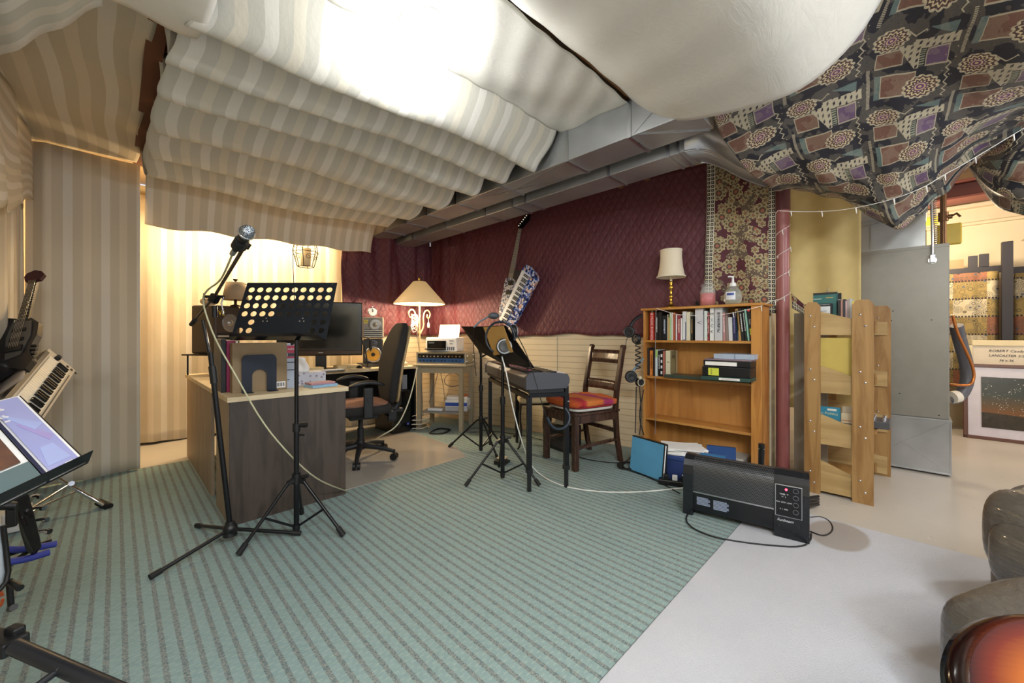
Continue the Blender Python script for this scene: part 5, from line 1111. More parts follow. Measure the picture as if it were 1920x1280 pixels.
# clip light on the stand
clp = thing('clip_light', 'small clip on reading light above the music stands', 'light', tuple(P(890, 615, 3.3)))
b = MB(); b.tube([P(889, 613, 3.3), P(899, 603, 3.25), P(915, 594, 3.2)], .008, 8); b.build('arm', plain('light_blue_grey', '#8896a8', .4), clp, world=True)
b = MB(); b.ball(P(926, 592, 3.2), .05, (1.1, .8, .55)); b.build('head', plain('lamp_head_grey', '#53585e', .35), clp, world=True)
b = MB(); b.tube([P(889, 613, 3.3), P(887, 640, 3.35), P(890, 680, 3.4), P(893, 705, 3.4)], .003, 6, 1); b.build('cord', black, clp, world=True)
# headphones on stand s1
hp = thing('headphones', 'black over-ear headphones hanging on the front music stand', 'headphones', tuple(P(935, 640, 2.95)))
hb = plain('headphone_blue_black', '#1f2733', .35)
arc = [P(938+27*math.cos(a), 633-30*math.sin(a), 2.93-.03*math.cos(a)) for a in [math.radians(q) for q in range(-10, 250, 12)]]
b = MB(); b.tube(arc, .0085, 10, 1); b.build('headband', hb, hp, world=True)
def cup(ctr, nrm, r, par, mat2=None):
    nrm = Vector(nrm).normalized(); b = MB(); b.lathe([(r*.55, -.022), (r*.95, -.018), (r, -.004), (r, .008), (r*.8, .016), (r*.4, .012), (0, .011)], ctr, nrm, 30); c = b.build('ear_cup', black, par, world=True)
    b = MB(); b.lathe([(r*.85, .015), (r*.9, .019), (r*.74, .0195), (r*.7, .015)], ctr, nrm, 30, close=True); b.build('cup_ring', mat2 or plain('ring_grey', '#a9adb2', .3, .5), c, world=True) if False else b.build('cup_ring', mat2 or plain('ring_grey', '#a9adb2', .3, .5), par, world=True)
cup(P(946, 650, 2.9), -F+Vector((0, 0, .15)), .062, hp)
cup(P(962, 622, 3.0), RR*.9+F*.4, .055, hp)
b = MB(); b.tube([P(958, 610, 2.95), P(985, 655, 2.75), P(1003, 710, 2.6), P(1020, 770, 2.62), P(1030, 800, 2.66)], .0035, 6, 2); o = b.build('headphone_cable', cw); tag(o, 'black cable running from the headphones down over the stage piano', 'cable')
b = MB(); b.tube([P(1026, 782, 2.63), P(1034, 800, 2.63), P(1050, 806, 2.66), P(1066, 796, 2.7), P(1069, 778, 2.72), P(1060, 765, 2.74)], .009, 8, 2); o = b.build('coiled_lead', plain('lead_navy', '#1d2a38', .4)); o.name = 'coiled_cable'; tag(o, 'thick coiled lead looping below the stage piano end', 'cable')
# ------------------------------------------------------------ stage piano
L = Vector((.485, .874, 0)); Wd = Vector((.874, -.485, 0)); ang = math.atan2(L.y, L.x)
pn = thing('stage_piano', 'grey stage piano seen from its end, keys facing the wall', 'piano', (2.0, 1.86, .725), ang)   # local x = along the keys, local -y = towards the player
gb = plain('piano_grey', '#3a3b40', .45)
def lp_(x, y, z): return (x, y, z)
PL = 1.34
b = MB(); prof = [(0.0, .0), (0.0, .075), (-.02, .108), (-.13, .113), (-.15, .09), (-.295, .085), (-.31, .075), (-.31, .045), (-.29, .035), (-.285, .0)]
b.prism([(-y, z) for y, z in []] or prof, PL, (0, 0, 0), (0, 1, 0), (0, 0, 1)); b.build('body', gb, pn, bevel=.006)
for x0, x1 in ((-.012, .03), (PL-.03, PL+.012)):
    b = MB(); b.prism([(0.005, -.002), (0.005, .08), (-.02, .114), (-.13, .118), (-.305, .10), (-.318, .07), (-.318, .04), (-.295, .0)], x1-x0, (x0, 0, 0), (0, 1, 0), (0, 0, 1)); b.build('end_cheek', plain('piano_cheek', '#43454c', .4), pn, bevel=.008)
b = MB(); b.bb((.0, -.28, -.03), (PL, -.02, .0), .004); b.build('base_tray', black, pn)
b = MB(); n = 52
for k in range(n): x = .045+k*(PL-.09)/n; b.bb((x, -.305, .085), (x+(PL-.09)/n-.0015, -.155, .103))
b.build('white_keys', white, pn)
b = MB()
for k in range(n):
    if k % 7 in (0, 1, 3, 4, 5): x = .045+(k+1)*(PL-.09)/n; b.bb((x-.006, -.25, .103), (x+.006, -.155, .114))
b.build('black_keys', blackg, pn)
b = MB(); b.bb((.1, -.125, .1135), (1.24, -.03, .117)); b.build('control_panel', black, pn)
b = MB()
for k in range(10): b.bb((.16+k*.1, -.09, .117), (.19+k*.1, -.07, .121))
b.build('buttons', plain('button_pink', '#b04a6a', .4), pn)
ks = thing('piano_stand', 'black four legged stand under the stage piano', 'piano stand', (2.0, 1.86, .0085), ang)
for x in (.03, PL-.08):
    for y in (-.03, -.31):
        b = MB(); b.box((x, y, .40 if y > -.1 else .41), (.032, .032, .52)); b.box((x, y, .70), (.028, .028, .06)) if y < -.1 else None; lg = b.build('leg', blk, ks)
        b = MB(); b.box((x, y, .075), (.024, .024, .148)); b.box((x, y, .145), (.04, .04, .03)); b.build('leg_extension', black, lg)
b = MB(); b.beam((.03, -.03, .655), (PL-.08, -.03, .655), .03, .03); b.build('rail', blk, ks); b = MB(); b.beam((.03, -.31, .655), (PL-.08, -.31, .655), .03, .03); b.build('rail', blk, ks)
for x in (.03, PL-.08): b = MB(); b.beam((x, -.03, .67), (x, -.31, .67), .03, .03); b.build('cross_rail', blk, ks)
for x in (.03,): b = MB(); b.cyl((x-.02, -.31, .62), (x-.02, -.325, .62), .006); b.build('bolt', chrome, ks)
pedal = thing('sustain_pedal', 'black foot pedal on the carpet behind the front music stand', 'pedal', (2.33, 2.45, .009), .4)
b = MB(); b.prism([(-.05, 0), (.05, 0), (.05, .03), (-.05, .015)], .12, (-.06, 0, 0), (0, 1, 0), (0, 0, 1)); b.build('base', black, pedal); b = MB(); b.box((0, .0, .045), (.1, .07, .008), (.15, 0, 0), .002); b.build('treadle', chrome, pedal)
b = MB(); b.tube([P(941, 668, 2.93), P(950, 700, 2.9), P(962, 770, 2.85), P(985, 850, 2.9), PZ(1000, 880, .0135), PZ(1040, 908, .0135), PZ(1110, 922, .0135), PZ(1200, 923, .0135), PZ(1284, 914, .0135)], .0048, 8, 2); o = b.build('headset_cable', plain('white_cable_m', '#dadbd4', .4)); o.name = 'audio_cable'; tag(o, 'white cable falling from the music stand and crossing the carpet to the heater', 'cable')
# ------------------------------------------------------------ dining chair
ch = thing('dining_chair', 'dark stained wooden chair with a folded striped blanket behind the piano', 'chair', (2.61, 1.89, .0085), math.atan2(-.12, .46))   # local x: from front legs to back legs
b = MB(); 
for y in (0, .40):
    b = MB(); b.prism([(-.022, 0), (.018, 0), (.026, .44), (-.026, .44)], .042, (0, y-.021, 0), (1, 0, 0), (0, 0, 1)) if False else b.beam((0, y, 0), (0, y, .44), .046, .046, up=(1, 0, 0), bev=.004); b.build('leg', dkwood, ch)
    b = MB(); pts = [(.50, 0), (.455, .22), (.44, .44), (.455, .62), (.53, .985)]; 
    vs = []
    for x, z in pts: vs += [(x-.02, y-.018, z), (x+.02, y-.018, z), (x+.02, y+.018, z), (x-.02, y+.018, z)]
    b.add(vs, [(i*4+k, i*4+(k+1) % 4, (i+1)*4+(k+1) % 4, (i+1)*4+k) for i in range(4) for k in range(4)]+[(3, 2, 1, 0), (16, 17, 18, 19)]); b.cyl((.533, y-.018, .985), (.533, y+.018, .985), .02, n=16); b.build('back_post', dkwood, ch, bevel=.004)
b = MB(); b.box((.22, .20, .45), (.49, .46, .02), None, .006); b.build('seat', dkwood, ch)
b = MB(); b.bb((.0, -.012, .375), (.44, .012, .44)); b.bb((.0, .388, .375), (.44, .412, .44)); b.bb((-.012, 0, .375), (.012, .4, .44)); b.bb((.43, 0, .375), (.45, .4, .44)); b.build('apron', dkwood, ch)
for y in (0, .4): b = MB(); b.beam((0, y, .18), (.46, y, .20), .035, .018); b.build('stretcher', dkwood, ch)
b = MB(); b.beam((.455, 0, .27), (.455, .4, .27), .018, .035); b.build('stretcher', dkwood, ch)
for z, h in ((.90, .115), (.65, .085)):
    x = .455+(z-.62)/.365*.075
    b = MB(); b.grid(lambda a, t: (x+.022*math.sin(a*PI)+(t-.5)*h*.2, .018+.364*a, z+(t-.5)*h), 16, 3); b.build('back_slat', dkwood, ch, solid=.018)
b = MB(); pad(b, (.22, .20, .478), (.225, .215, .016), .4, 28); o = b.build('seat_pad', plain('pad_white', '#c9c6bc', .8), ch)
blm = M('striped_blanket', '#d0622e', .95); X, Y, Z = blm.xyz(blm.co()); n_ = blm.noise(blm.co(), 14, 3); f = ((X+n_*.03)*2.05+.02)
blm.color(blm.mix(blm.noise(blm.co(), 260, 2)*.5, blm.ramp(f, [(0, '#d2661e'), (.15, '#a5222a'), (.2, '#b82436'), (.26, '#e08a3a'), (.55, '#d8742e'), (.62, '#9c2f62'), (.78, '#b0306a'), (.86, '#d8702c')], False), '#7a2c2a')); blm.bump(blm.noise(blm.co(), 90, 3), .8, .01)
bl_k = thing('blanket', 'folded orange, red and magenta striped blanket on the chair seat', 'blanket', (2.61+.0, 1.89, .505), math.atan2(-.12, .46))
b = MB(); pad(b, (.225, .20, .034), (.25, .245, .030), .38, 40, lambda p: Vector((p.x, p.y, p.z+.008*sn(p.x*30)+.006*sn(p.y*24+p.x*9)))); b.build('fold', blm, bl_k)
b = MB(); pad(b, (.215, .195, .008), (.235, .225, .012), .4, 30); b.build('lower_fold', plain('blanket_red', '#a51f2c', .9), bl_k)
# iron side stool and black amplifier behind
so = thing('iron_stool', 'small wrought iron stool with a cream pad behind the piano', 'stool', (3.0, 2.70, .0085), math.atan2(.874, .485)-.2)
iron = plain('iron', '#241d18', .6, .3)
for x in (-.19, .19):
    for y in (-.14, .14): b = MB(); b.tube([(x, y, .42), (x*1.1, y*1.1, .3), (x*.95, y*.95, .15), (x*1.05, y*1.1, .02), (x*1.25, y*1.25, .008)], .009, 8, 1); b.build('leg', iron, so)
b = MB(); b.tube([(-.19, .14, .42), (.19, .14, .42), (.19, -.14, .42), (-.19, -.14, .42), (-.19, .14, .42)], .009, 8)
for y in (-.14, .14):
    b.tube([(-.19, y, .33), (.19, y, .33)], .006, 6)
    for s in (-1, 1): b.tube([(s*(.10+.04*math.cos(k*.45)*(1-k/22)), y, .28+.04*math.sin(k*.45)*(1-k/22)) for k in range(18)], .004, 6)
    b.tube([(.05*math.cos(k*.52), y, .375+.04*math.sin(k*.52)) for k in range(13)], .005, 6); b.tube([(.025*math.cos(k*.52), y, .375+.02*math.sin(k*.52)) for k in range(13)], .004, 6)
    for s in (-1, 1): b.tube([(s*(.1+.035*math.cos(k*.5)), y, .375+.025*math.sin(k*.5)) for k in range(13)], .004, 6)
b.build('scroll_frame', iron, so)
b = MB(); pad(b, (0, 0, .455), (.21, .16, .03), .4, 30); b.build('seat_pad', plain('cream_pad', '#d6c49c', .8), so)
am = thing('amplifier', 'small black box amplifier on the carpet behind the dining chair', 'amplifier', (3.05, 2.33, .0085), -1.75)
b = MB(); b.box((0, 0, .12), (.24, .2, .24), None, .01); b.build('cabinet', black, am); b = MB(); b.bb((-.1, -.103, .03), (.1, -.1, .17)); b.build('grille_cloth', plain('amp_cloth', '#2b2b2e', .9), am); b = MB(); pad(b, (0, -.02, .27), (.1, .09, .03), .5, 20); o = b.build('bag', plain('white_bag', '#c6c1b6', .6)); o.location = (3.05, 2.33, .0085); tag(o, 'crumpled white bag on the small black amplifier', 'bag')
# ------------------------------------------------------------ headphones hung on the bookcase side
hks = [(1187, 612, .09, 3.36, 'black headset hung highest on the left side of the bookcase'), (1186, 708, .05, 3.4, 'black headphones with blue band hung low on the left side of the bookcase')]
h1 = thing('headphones', hks[0][4], 'headphones', tuple(P(1190, 600, 3.5)), group='headphones hung on the bookcase side')
b = MB(); b.tube([P(1203, 592, 3.5), P(1192, 597, 3.48), P(1183, 608, 3.46), P(1178, 622, 3.45)], .014, 10, 1); b.build('headband', black, h1, world=True)
cup(P(1180, 622, 3.44), -F*.8-RR*.5, .05, h1, plain('ring_dark', '#3a3a3e', .4)); cup(P(1193, 635, 3.47), -F*.4-RR, .045, h1, plain('ring_dark', '#3a3a3e', .4))
b = MB(); b.tube([P(1196+5*math.cos(k*.8), 625+k*1.15, 3.46+.01*sn(k*.8)) for k in range(60)], .005, 6); b.build('coiled_cord', black, h1, world=True)
h2 = thing('headphones', hks[1][4], 'headphones', tuple(P(1190, 690, 3.5)), group='headphones hung on the bookcase side')
b = MB(); b.tube([P(1206, 672, 3.5), P(1198, 682, 3.48), P(1188, 693, 3.46), P(1182, 705, 3.45)], .009, 8, 1); b.build('headband', plain('band_blue_grey', '#6d8696', .4), h2, world=True)
cup(P(1183, 706, 3.44), -F, .052, h2, plain('ring_dark', '#3a3a3e', .4)); cup(P(1200, 716, 3.46), -F*.9+RR*.3, .042, h2, plain('ring_cream', '#cfc6a6', .4))
b = MB(); b.ball(P(1200, 708, 3.40), .017, (1, 1, 1)); b.build('tan_disc', plain('ring_cream', '#cfc6a6', .4), h2, world=True)
for k, (u0, v0, u1, v1, u2, v2) in enumerate(((1193, 725, 1192, 770, 1191, 812), (1199, 725, 1203, 775, 1199, 815), (1207, 730, 1197, 780, 1207, 815))):
    cable('headphone_cable', ['black cable straight below the hung headphones, left one', 'black knotted cable below the hung headphones, middle one', 'black cable crossing by the bookcase edge, right one'][k], [P(u0, v0, 3.42), P(u1, v1, 3.42), P(u2, v2, 3.40)], .0045, cw, 2, 'cables below the hung headphones')
b = MB(); b.tube([P(1173, 655, 3.45), P(1174, 640, 3.46), P(1180, 622, 3.46)], .003, 5); o = b.build('thin_cable', cw); o.name = 'headphone_cable'; tag(o, 'short black lead between the chair post and the upper headset', 'cable')
cable('coiled_cable', 'black cables in a heap on the carpet by the blue binder', [tuple(PZ(1176+14*math.cos(k*.7)+6*sn(k*.31), 872+7*math.sin(k*.7), .015+.002*(k % 5))) for k in range(60)], .0038, cw, 1)
cable('audio_cable', 'black cable along the carpet under the dining chair', [PZ(1060, 842, .014), PZ(1085, 858, .014), PZ(1130, 866, .014), PZ(1170, 868, .014), PZ(1185, 855, .014)], .0038, cw)
cable('audio_cable', 'black cable running from the cable heap past the blue binder to the power strip', [PZ(1170, 878, .014), PZ(1210, 892, .014), PZ(1240, 905, .014), PZ(1275, 925, .014)], .0038, cw)
cable('audio_cable', 'black cable along the wall foot behind the iron stool', [PZ(905, 806, .014), PZ(960, 812, .014), PZ(1010, 822, .014), PZ(1045, 834, .014)], .004, cw)
# ------------------------------------------------------------ binders and boxes under the bookcase front
bn = thing('ring_binder', 'light blue binder with black edges leaning in front of the bookcase', 'binder', (2.98, 1.55, .009), 0)
sky = plain('sky_blue_board', '#5b9fc8', .45)
A = PZ(1181, 880, .01); B_ = PZ(1241, 903, .01); up = Vector((0, 0, 1)); dr = (B_-A).normalized(); nb_ = Vector((-dr.y, dr.x, 0)); nb_ = nb_ if nb_.dot(F) > 0 else -nb_
bn.location = A
b = MB(); b.T = frame((0, 0, 0), dr, up+nb_*.12); Lb = (B_-A).length; b.bb((0, .0, -.002), (Lb, .27, .002)); b.build('front_board', sky, bn)
b = MB(); b.T = frame((0, 0, 0), dr, up+nb_*.12); b.bb((0, .27, -.035), (Lb, .276, .004)); b.bb((-.0, -.0, -.003), (Lb, .005, .003)); b.bb((Lb-.002, 0, -.004), (Lb+.004, .275, .004)); b.build('black_edge', black, bn)
b = MB(); b.T = frame((0, 0, 0), dr, up+nb_*.12); b.bb((.01, .006, -.03), (Lb-.006, .262, -.006)); b.build('pages', paper, bn)
b = MB(); b.T = frame((0, 0, 0), dr, up+nb_*.12); b.bb((0, .0, -.040), (Lb, .27, -.034)); b.build('back_board', black, bn)
bx = thing('storage_box', 'navy blue box with papers on top under the bookcase shelves', 'box', tuple(PZ(1255, 897, .009)), math.atan2(-1, .02)+.15)
navy = plain('navy_box', '#26396e', .5)
b = MB(); b.bb((-.02, .0, 0), (.25, .26, .17), .004); b.build('box', navy, bx); b = MB(); b.bb((-.028, -.008, .150), (.258, .268, .18), .003); b.build('lid', plain('navy_lid', '#2c427c', .5), bx)
pps = thing('paper_stack', 'untidy stack of white papers on the navy box', 'papers', tuple(PZ(1255, 897, .009)+Vector((.13, -.05, .182))), -1.2)
for k, (a_, dx, dy) in enumerate(((.0, 0, 0), (.2, .02, .01), (-.15, -.03, .02), (.35, .0, .03), (.05, -.01, 0))): b = MB(); b.box((dx, dy, .006+k*.010), (.30, .215, .0085), (0, 0, a_)); b.build('paper_sheaf', paper, pps)
t = thing('book', 'light blue book standing beside the navy box', 'book', tuple(PZ(1313, 905, .009)), -1.35); b = MB(); b.bb((0, 0, 0), (.16, .03, .22)); b.build('cover', plain('cyan_cover', '#3b78ac', .4), t); b = MB(); b.bb((-.001, .005, .12), (0, .025, .21)); b.build('spine_label', paper, t)
t = thing('book', 'second blue book leaning behind the light blue one', 'book', tuple(PZ(1325, 890, .009)), -1.2); b = MB(); b.bb((0, 0, 0), (.2, .03, .23)); b.build('cover', plain('blue_cover2', '#2e4f86', .4), t)
pp2 = thing('paper_stack', 'low stack of white papers behind the heater', 'papers', (3.12, 1.05, .009), .25)
for k in range(4): b = MB(); b.box((.01*k, .01*(k % 2), .015+k*.024), (.26, .34, .022), (0, 0, .08*k)); b.build('paper_sheaf', paper, pp2)
b = MB(); b.box((0, 0, .07), (.22, .32, .14), None, .01); o = b.build('storage_box', plain('dull_white_box', '#b9b6ae', .6)); o.location = (3.22, .98, .12) if False else (3.5, 1.05, .009); tag(o, 'grey white box in the bottom of the bookcase', 'box')
ps = thing('power_strip', 'black power strip at the left end of the heater', 'power strip', tuple(PZ(1268, 910, .009)), -1.2); b = MB(); b.box((0, 0, .02), (.24, .06, .04), None, .008); b.build('strip', black, ps)
for k in range(3): b = MB(); b.box((-.07+k*.06, 0, .055), (.035, .035, .035), None, .004); b.build('plug', white if k == 1 else black, ps)
# ------------------------------------------------------------ heater
hA = PZ(1281, 962, .009); hB = PZ(1518, 1020, .013); hd = Vector((hB.x-hA.x, hB.y-hA.y, 0)); HL = hd.length; ha = math.atan2(hd.y, hd.x)
he = thing('space_heater', 'long black electric panel heater with mesh front and control panel', 'heater', (hA.x, hA.y, .0135), ha)   # local x along the front, local y = into the back
hp_ = [(0, .0), (.0, .24), (.012, .285), (.035, .315), (.07, .33), (.12, .325), (.15, .30), (.16, .0)]
hm = plain('heater_black', '#14161a', .3)
b = MB(); b.prism([(y, z+.028) for y, z in [(0.012, 0), (.012, .24), (.022, .275), (.04, .3), (.07, .315), (.12, .31), (.145, .29), (.15, 0)]][::-1], HL-.02, (.01, 0, 0), (0, 1, 0), (0, 0, 1)); 
for v_ in []: pass
b.build('body', hm, he)
def cheek(x0, x1, name='end_cap'):
    b = MB(); b.prism([(-.004, .0), (-.004, .245), (.008, .295), (.03, .325), (.07, .347), (.125, .342), (.158, .315), (.165, 0)], x1-x0, (x0, 0, 0), (0, 1, 0), (0, 0, 1)); return b.build(name, plain('heater_cap', '#1a1d22', .28), he, bevel=.004)
cheek(0, .055); cheek(HL-.155, HL)
mesh_m = M('heater_mesh', '#2a2c30', .35, .7); mc = mesh_m.co('Object', (125, 1, 125)); X, Y, Z = mesh_m.xyz(mc); off = (Z.fl()*.5).fr()
dx = ((X+off).fr()-.5); dz = (Z.fr()-.5); dd = (dx*dx+dz*dz).m('SQRT'); mesh_m.color(mesh_m.mix(dd < .30, '#5c5e62', '#08080a')); mesh_m.bump(dd < .30, -.5, .003)
def fn(a, t):
    pr = [(.009, .145), (.009, .27), (.02, .305), (.042, .33), (.07, .344), (.10, .345)]; k = t*5; i = min(4, int(k)); f = k-i
    return (.055+(HL-.21)*a, pr[i][0]*(1-f)+pr[i+1][0]*f, pr[i][1]*(1-f)+pr[i+1][1]*f)
b = MB(); b.grid(fn, 4, 15); b.build('mesh_grille', mesh_m, he)
b = MB(); b.bb((.055, .002, .138), (HL-.155, .012, .146)); b.build('silver_trim', alu, he)
px0, px1 = HL-.150, HL-.03
b = MB(); b.bb((px0, -.0062, .115), (px1, -.004, .285), .001); b.build('panel_frame', alu, he); b = MB(); b.bb((px0+.004, -.0072, .119), (px1-.004, -.005, .281)); b.build('control_panel', blackg, he)
led = M('red_led', '#ff2020', .4); led.emit('#ff1a2a', 14); b = MB(); b.cyl((px0+.05, -.0070, .262), (px0+.05, -.0082, .262), .0055, n=16); b.build('led', led, he)
for k in range(4): b = MB(); b.lathe([(.0125, 0), (.0125, .0012), (.011, .0012), (.011, 0)], (px0+.092, -.0072, .262-.037*k), (0, -1, 0), 24, close=True); b.build('touch_button', plain('button_grey', '#7a808a', .4), he)
wt = plain('print_white', '#d9dde0', .5)
for k, (s_, z) in enumerate((('TIMER  °F', .235), ('H   L', .222), ('FAN  ECO  LOW', .192), ('F  1  MIN', .155))): text(s_, .0095, wt, he, mtx=frame((px0+.04, -.0078, z), (1, 0, 0), (0, 0, 1)))
text('Sunbeam', .020, wt, he, mtx=frame((px0+.045, -.0048, .095), (1, 0, 0), (0, 0, 1)), italic=.3)
wl = plain('warning_print', '#8f9cb4', .6)
for j, x0 in enumerate((.075, .165)):
    b = MB()
    for k in range(6 if j == 0 else 7): b.bb((x0, .0105, .108-k*.008), (x0+(.072 if k % 3 else .062)+j*.008, .012, .113-k*.008))
    b.build('warning_text', wl, he)
b = MB(); b.cyl((.02, .02, 0.0), (.02, .02, .03), .0) if False else b.bb((.03, .015, .0), (.05, .15, .03)); b.build('foot', hm, he)
cable('heater_cord', 'black heater cord looping over carpet and rug in front of the heater', [PZ(1300, 955, .02), PZ(1285, 968, .0165), PZ(1290, 985, .0165), PZ(1325, 1003, .0165), PZ(1375, 1014, .0165), PZ(1440, 1022, .0165), PZ(1505, 1026, .0165), PZ(1521, 1012, .0165), PZ(1521, 1000, .0165)], .0042, cw, 2)
cable('heater_cord', 'black cord looping on the concrete right of the heater', [PZ(1519, 996, .016), PZ(1545, 1006, .016), PZ(1563, 995, .012), PZ(1558, 978, .012), PZ(1540, 968, .012), PZ(1519, 970, .012)], .0042, cw, 2)

# microphone on mini stand behind heater
m2 = thing('microphone', 'slim black instrument microphone standing behind the heater', 'microphone', tuple(P(1428, 840, 2.55)))
b = MB(); q0 = P(1427, 880, 2.55); q1 = P(1428, 838, 2.55); b.cyl(q0, q1, .017, .0185, 20); b.cyl(q1, q1+Vector((0, 0, .008)), .019); b.cyl(q1+Vector((0, 0, .008)), q1+Vector((0, 0, .022)), .0185); b.build('handle', black, m2, world=True)
b = MB(); b.cyl(q1-Vector((0, 0, .012)), q1-Vector((0, 0, .008)), .0187, n=20); b.build('ring', chrome, m2, world=True)
m2s = thing('microphone_stand', 'low microphone stand behind the heater, only its clip showing', 'microphone stand', (q0.x, q0.y, .009))
b = MB(); b.cyl((q0.x, q0.y, .009), (q0.x, q0.y, .03), .06, .055); b.build('base', black, m2s, world=True); b = MB(); b.cyl((q0.x, q0.y, .03), q0-Vector((0, 0, .0)), .006); b.box(q0-RR*.0, (.04, .04, .03), None, .005); b.build('pole', chrome, m2s, world=True); b = MB(); b.tube([P(1412, 873, 2.55), P(1380, 875, 2.58), P(1372, 876, 2.6)], .006, 6); b.build('clip', black, m2s, world=True)
# ------------------------------------------------------------ tall slatted pine rack
RX0, RX1, RYA, RYB = 3.44, 4.24, .185, .52
rk = thing('wooden_rack', 'tall pine magazine rack with bolted corner boards in front of the furnace', 'rack', (RX0, RYA, 0))
def post(x, y0, y1, side):
    w_ = y1-y0; c = .022
    b = MB(); b.prism([(y0, 0), (y1, 0), (y1, 1.30), (y1-c, 1.33), (y0+c, 1.33), (y0, 1.30)], .02, (x, 0, 0), (0, 1, 0), (0, 0, 1)); p = b.build('corner_board', palez, rk, world=True)
    xs = x-.003 if side < 0 else x+.02
    for z, z2 in ((1.235, 1.16), (.86, .79), (.50, .43), (.15, .075)):
        b = MB(); b.lathe([(.0075, 0), (.006, .003), (0, .004)], (x, y0+w_*.62, z), (-1, 0, 0), 14); b.lathe([(.0075, 0), (.006, .003), (0, .004)], (x, y0+w_*.38, z2), (-1, 0, 0), 14); b.build('bolts', chrome, p, world=True)
post(RX0, RYA-.028, RYA+.078, -1); post(RX0+.0, RYB-.09, RYB, -1)
post(RX1, RYA-.09, RYA+.03, 1); post(RX1, RYB-.10, RYB, 1)
def slope(x, z0, zl, zr, y0, y1):   # board across the end: zl at the far (left) edge, zr near
    out = [(y0, z0), (y1, z0), (y1, zl)]+[(y1+(y0-y1)*k/10, zl+(zr-zl)*(.5-.5*math.cos(PI*k/10))) for k in range(1, 11)]
    b = MB(); b.prism(out, .016, (x, 0, 0), (0, 1, 0), (0, 0, 1)); return b.build('end_board', pale, rk, world=True)
for (z0, zl, zr) in ((1.10, 1.275, 1.20), (.70, .90, .815), (.345, .565, .48), (.02, .245, .155)):
    slope(RX0+.021, z0, zl, zr, RYA+.0, RYB-.0); slope(RX1-.017, z0, zl, zr, RYA-.07, RYB)
for z in (1.10, .70, .345, .03): b = MB(); b.bb((RX0+.038, RYA+.03, z), (RX1-.018, RYB-.02, z+.016)); b.build('shelf', palex, rk, world=True)
for z in (1.14, .74, .385, .07): b = MB(); b.bb((RX0+.038, RYB-.018, z), (RX1-.018, RYB-.004, z+.07)); b.build('rear_rail', palex, rk, world=True)
for z, zz in ((1.12, 1.22), (.72, .80), (.365, .44), (.03, .1)):
    for x in (RX0+.021, RX1-.06): b = MB(); b.bb((x, RYA-.012, z), (x+.03, RYA+.0, zz)); b.build('corner_block', palex, rk, world=True)
G4 = 'books on top of the pine rack'
zt = 1.1165
def cover_book(x, y0, y1, h, th, col, lab, parts=(), z=zt, nm='book', g=G4):
    t = thing(nm, lab, 'book', (x, y0, z), group=g); b = MB(); b.bb((0, 0, 0), (.002, y1-y0, h)); b.bb((th-.002, 0, 0), (th, y1-y0, h)); b.bb((0, -.0015, 0), (th, .0015, h)); b.build('cover', plain('cover_'+col.strip('#'), col, .45), t)
    b = MB(); b.bb((.002, .0015, .002), (th-.002, y1-y0-.002, h-.003)); b.build('pages', paper, t)
    for (n, c, lo, hi) in parts: b = MB(); b.bb(lo, hi); b.build(n, plain('cover_'+c.strip('#'), c, .45), t)
    return t
t = cover_book(3.555, .352, .485, .285, .03, '#2c6a68', 'large teal hardback with its cover showing on top of the rack', [('title_line', '#c9a94a', (-.001, .02, .245), (0, .06, .25)), ('title_line', '#b9c9b8', (-.001, .085, .238), (0, .13, .244)), ('dark_top', '#161a1c', (-.001, .0, .27), (0, .133, .285))])
t = cover_book(3.52, .375, .53, .205, .025, '#20242e', 'smaller blue and white book standing before the teal one on the rack', [('white_panel', '#dfe3e8', (-.001, .01, .0), (0, .105, .185)), ('photo_panel', '#4a5f9e', (-.001, .107, .12), (0, .153, .19))])
text('INTRODUCTION TO', .009, wt, t, mtx=frame((-.0018, .055, .196), (0, -1, 0), (0, 0, 1)))
for k in range(6): b = MB(); b.bb((-.0015, .028, .04+k*.022), (-.0008, .03+.055*(1 if k % 2 else .8), .044+k*.022)); b.build('print_line', plain('cover_8a8e96', '#8a8e96'), t)
t = cover_book(3.60, .335, .358, .28, .03, '#1a1c1e', 'tall black book edge right of the teal hardback', [('grey_band', '#a5a9a4', (-.001, .0, .22), (0, .024, .235))])
yy = .345
for k, (w_, h, c, lab) in enumerate(((.020, .225, '#1b1b1d', 'black book with white script among the row on the rack'), (.013, .225, '#b07f72', 'thin salmon book among the row on the rack'), (.016, .23, '#2b2e33', 'dark grey book with a pale head among the row on the rack'), (.012, .22, '#c9a9ac', 'pale pink book among the row on the rack'),
    (.016, .232, '#a59c94', 'warm grey book among the row on the rack'), (.014, .232, '#c3c3bf', 'light grey book among the row on the rack'), (.015, .215, '#d9c95a', 'yellow book among the row on the rack'), (.013, .212, '#cf9f86', 'peach book among the row on the rack'), (.010, .205, '#1d1d1f', 'thin black book right of the peach one on the rack'), (.016, .212, '#5f9a3c', 'green book near the right end of the row on the rack'), (.010, .212, '#b0302e', 'red book at the right end of the row on the rack'))):
    book((3.53+.006*k, yy-w_*.4, zt+.0005), w_*.77, h, .14, c, lab, 0, G4); yy -= w_*.8
t = cover_book(3.50, .328, .48, .235, .012, '#2f88a8', 'teal blue book on politics behind the third end board of the rack', [('sticker', '#e3e3dc', (-.001, .02, .21), (0, .07, .224))], z=.3635+.003, g='books inside the pine rack')
text('n Politics', .025, plain('cover_d8d9a2', '#d8d9a2'), t, mtx=frame((-.0018, .104, .19), (0, -1, 0), (0, 0, 1)), align='LEFT')
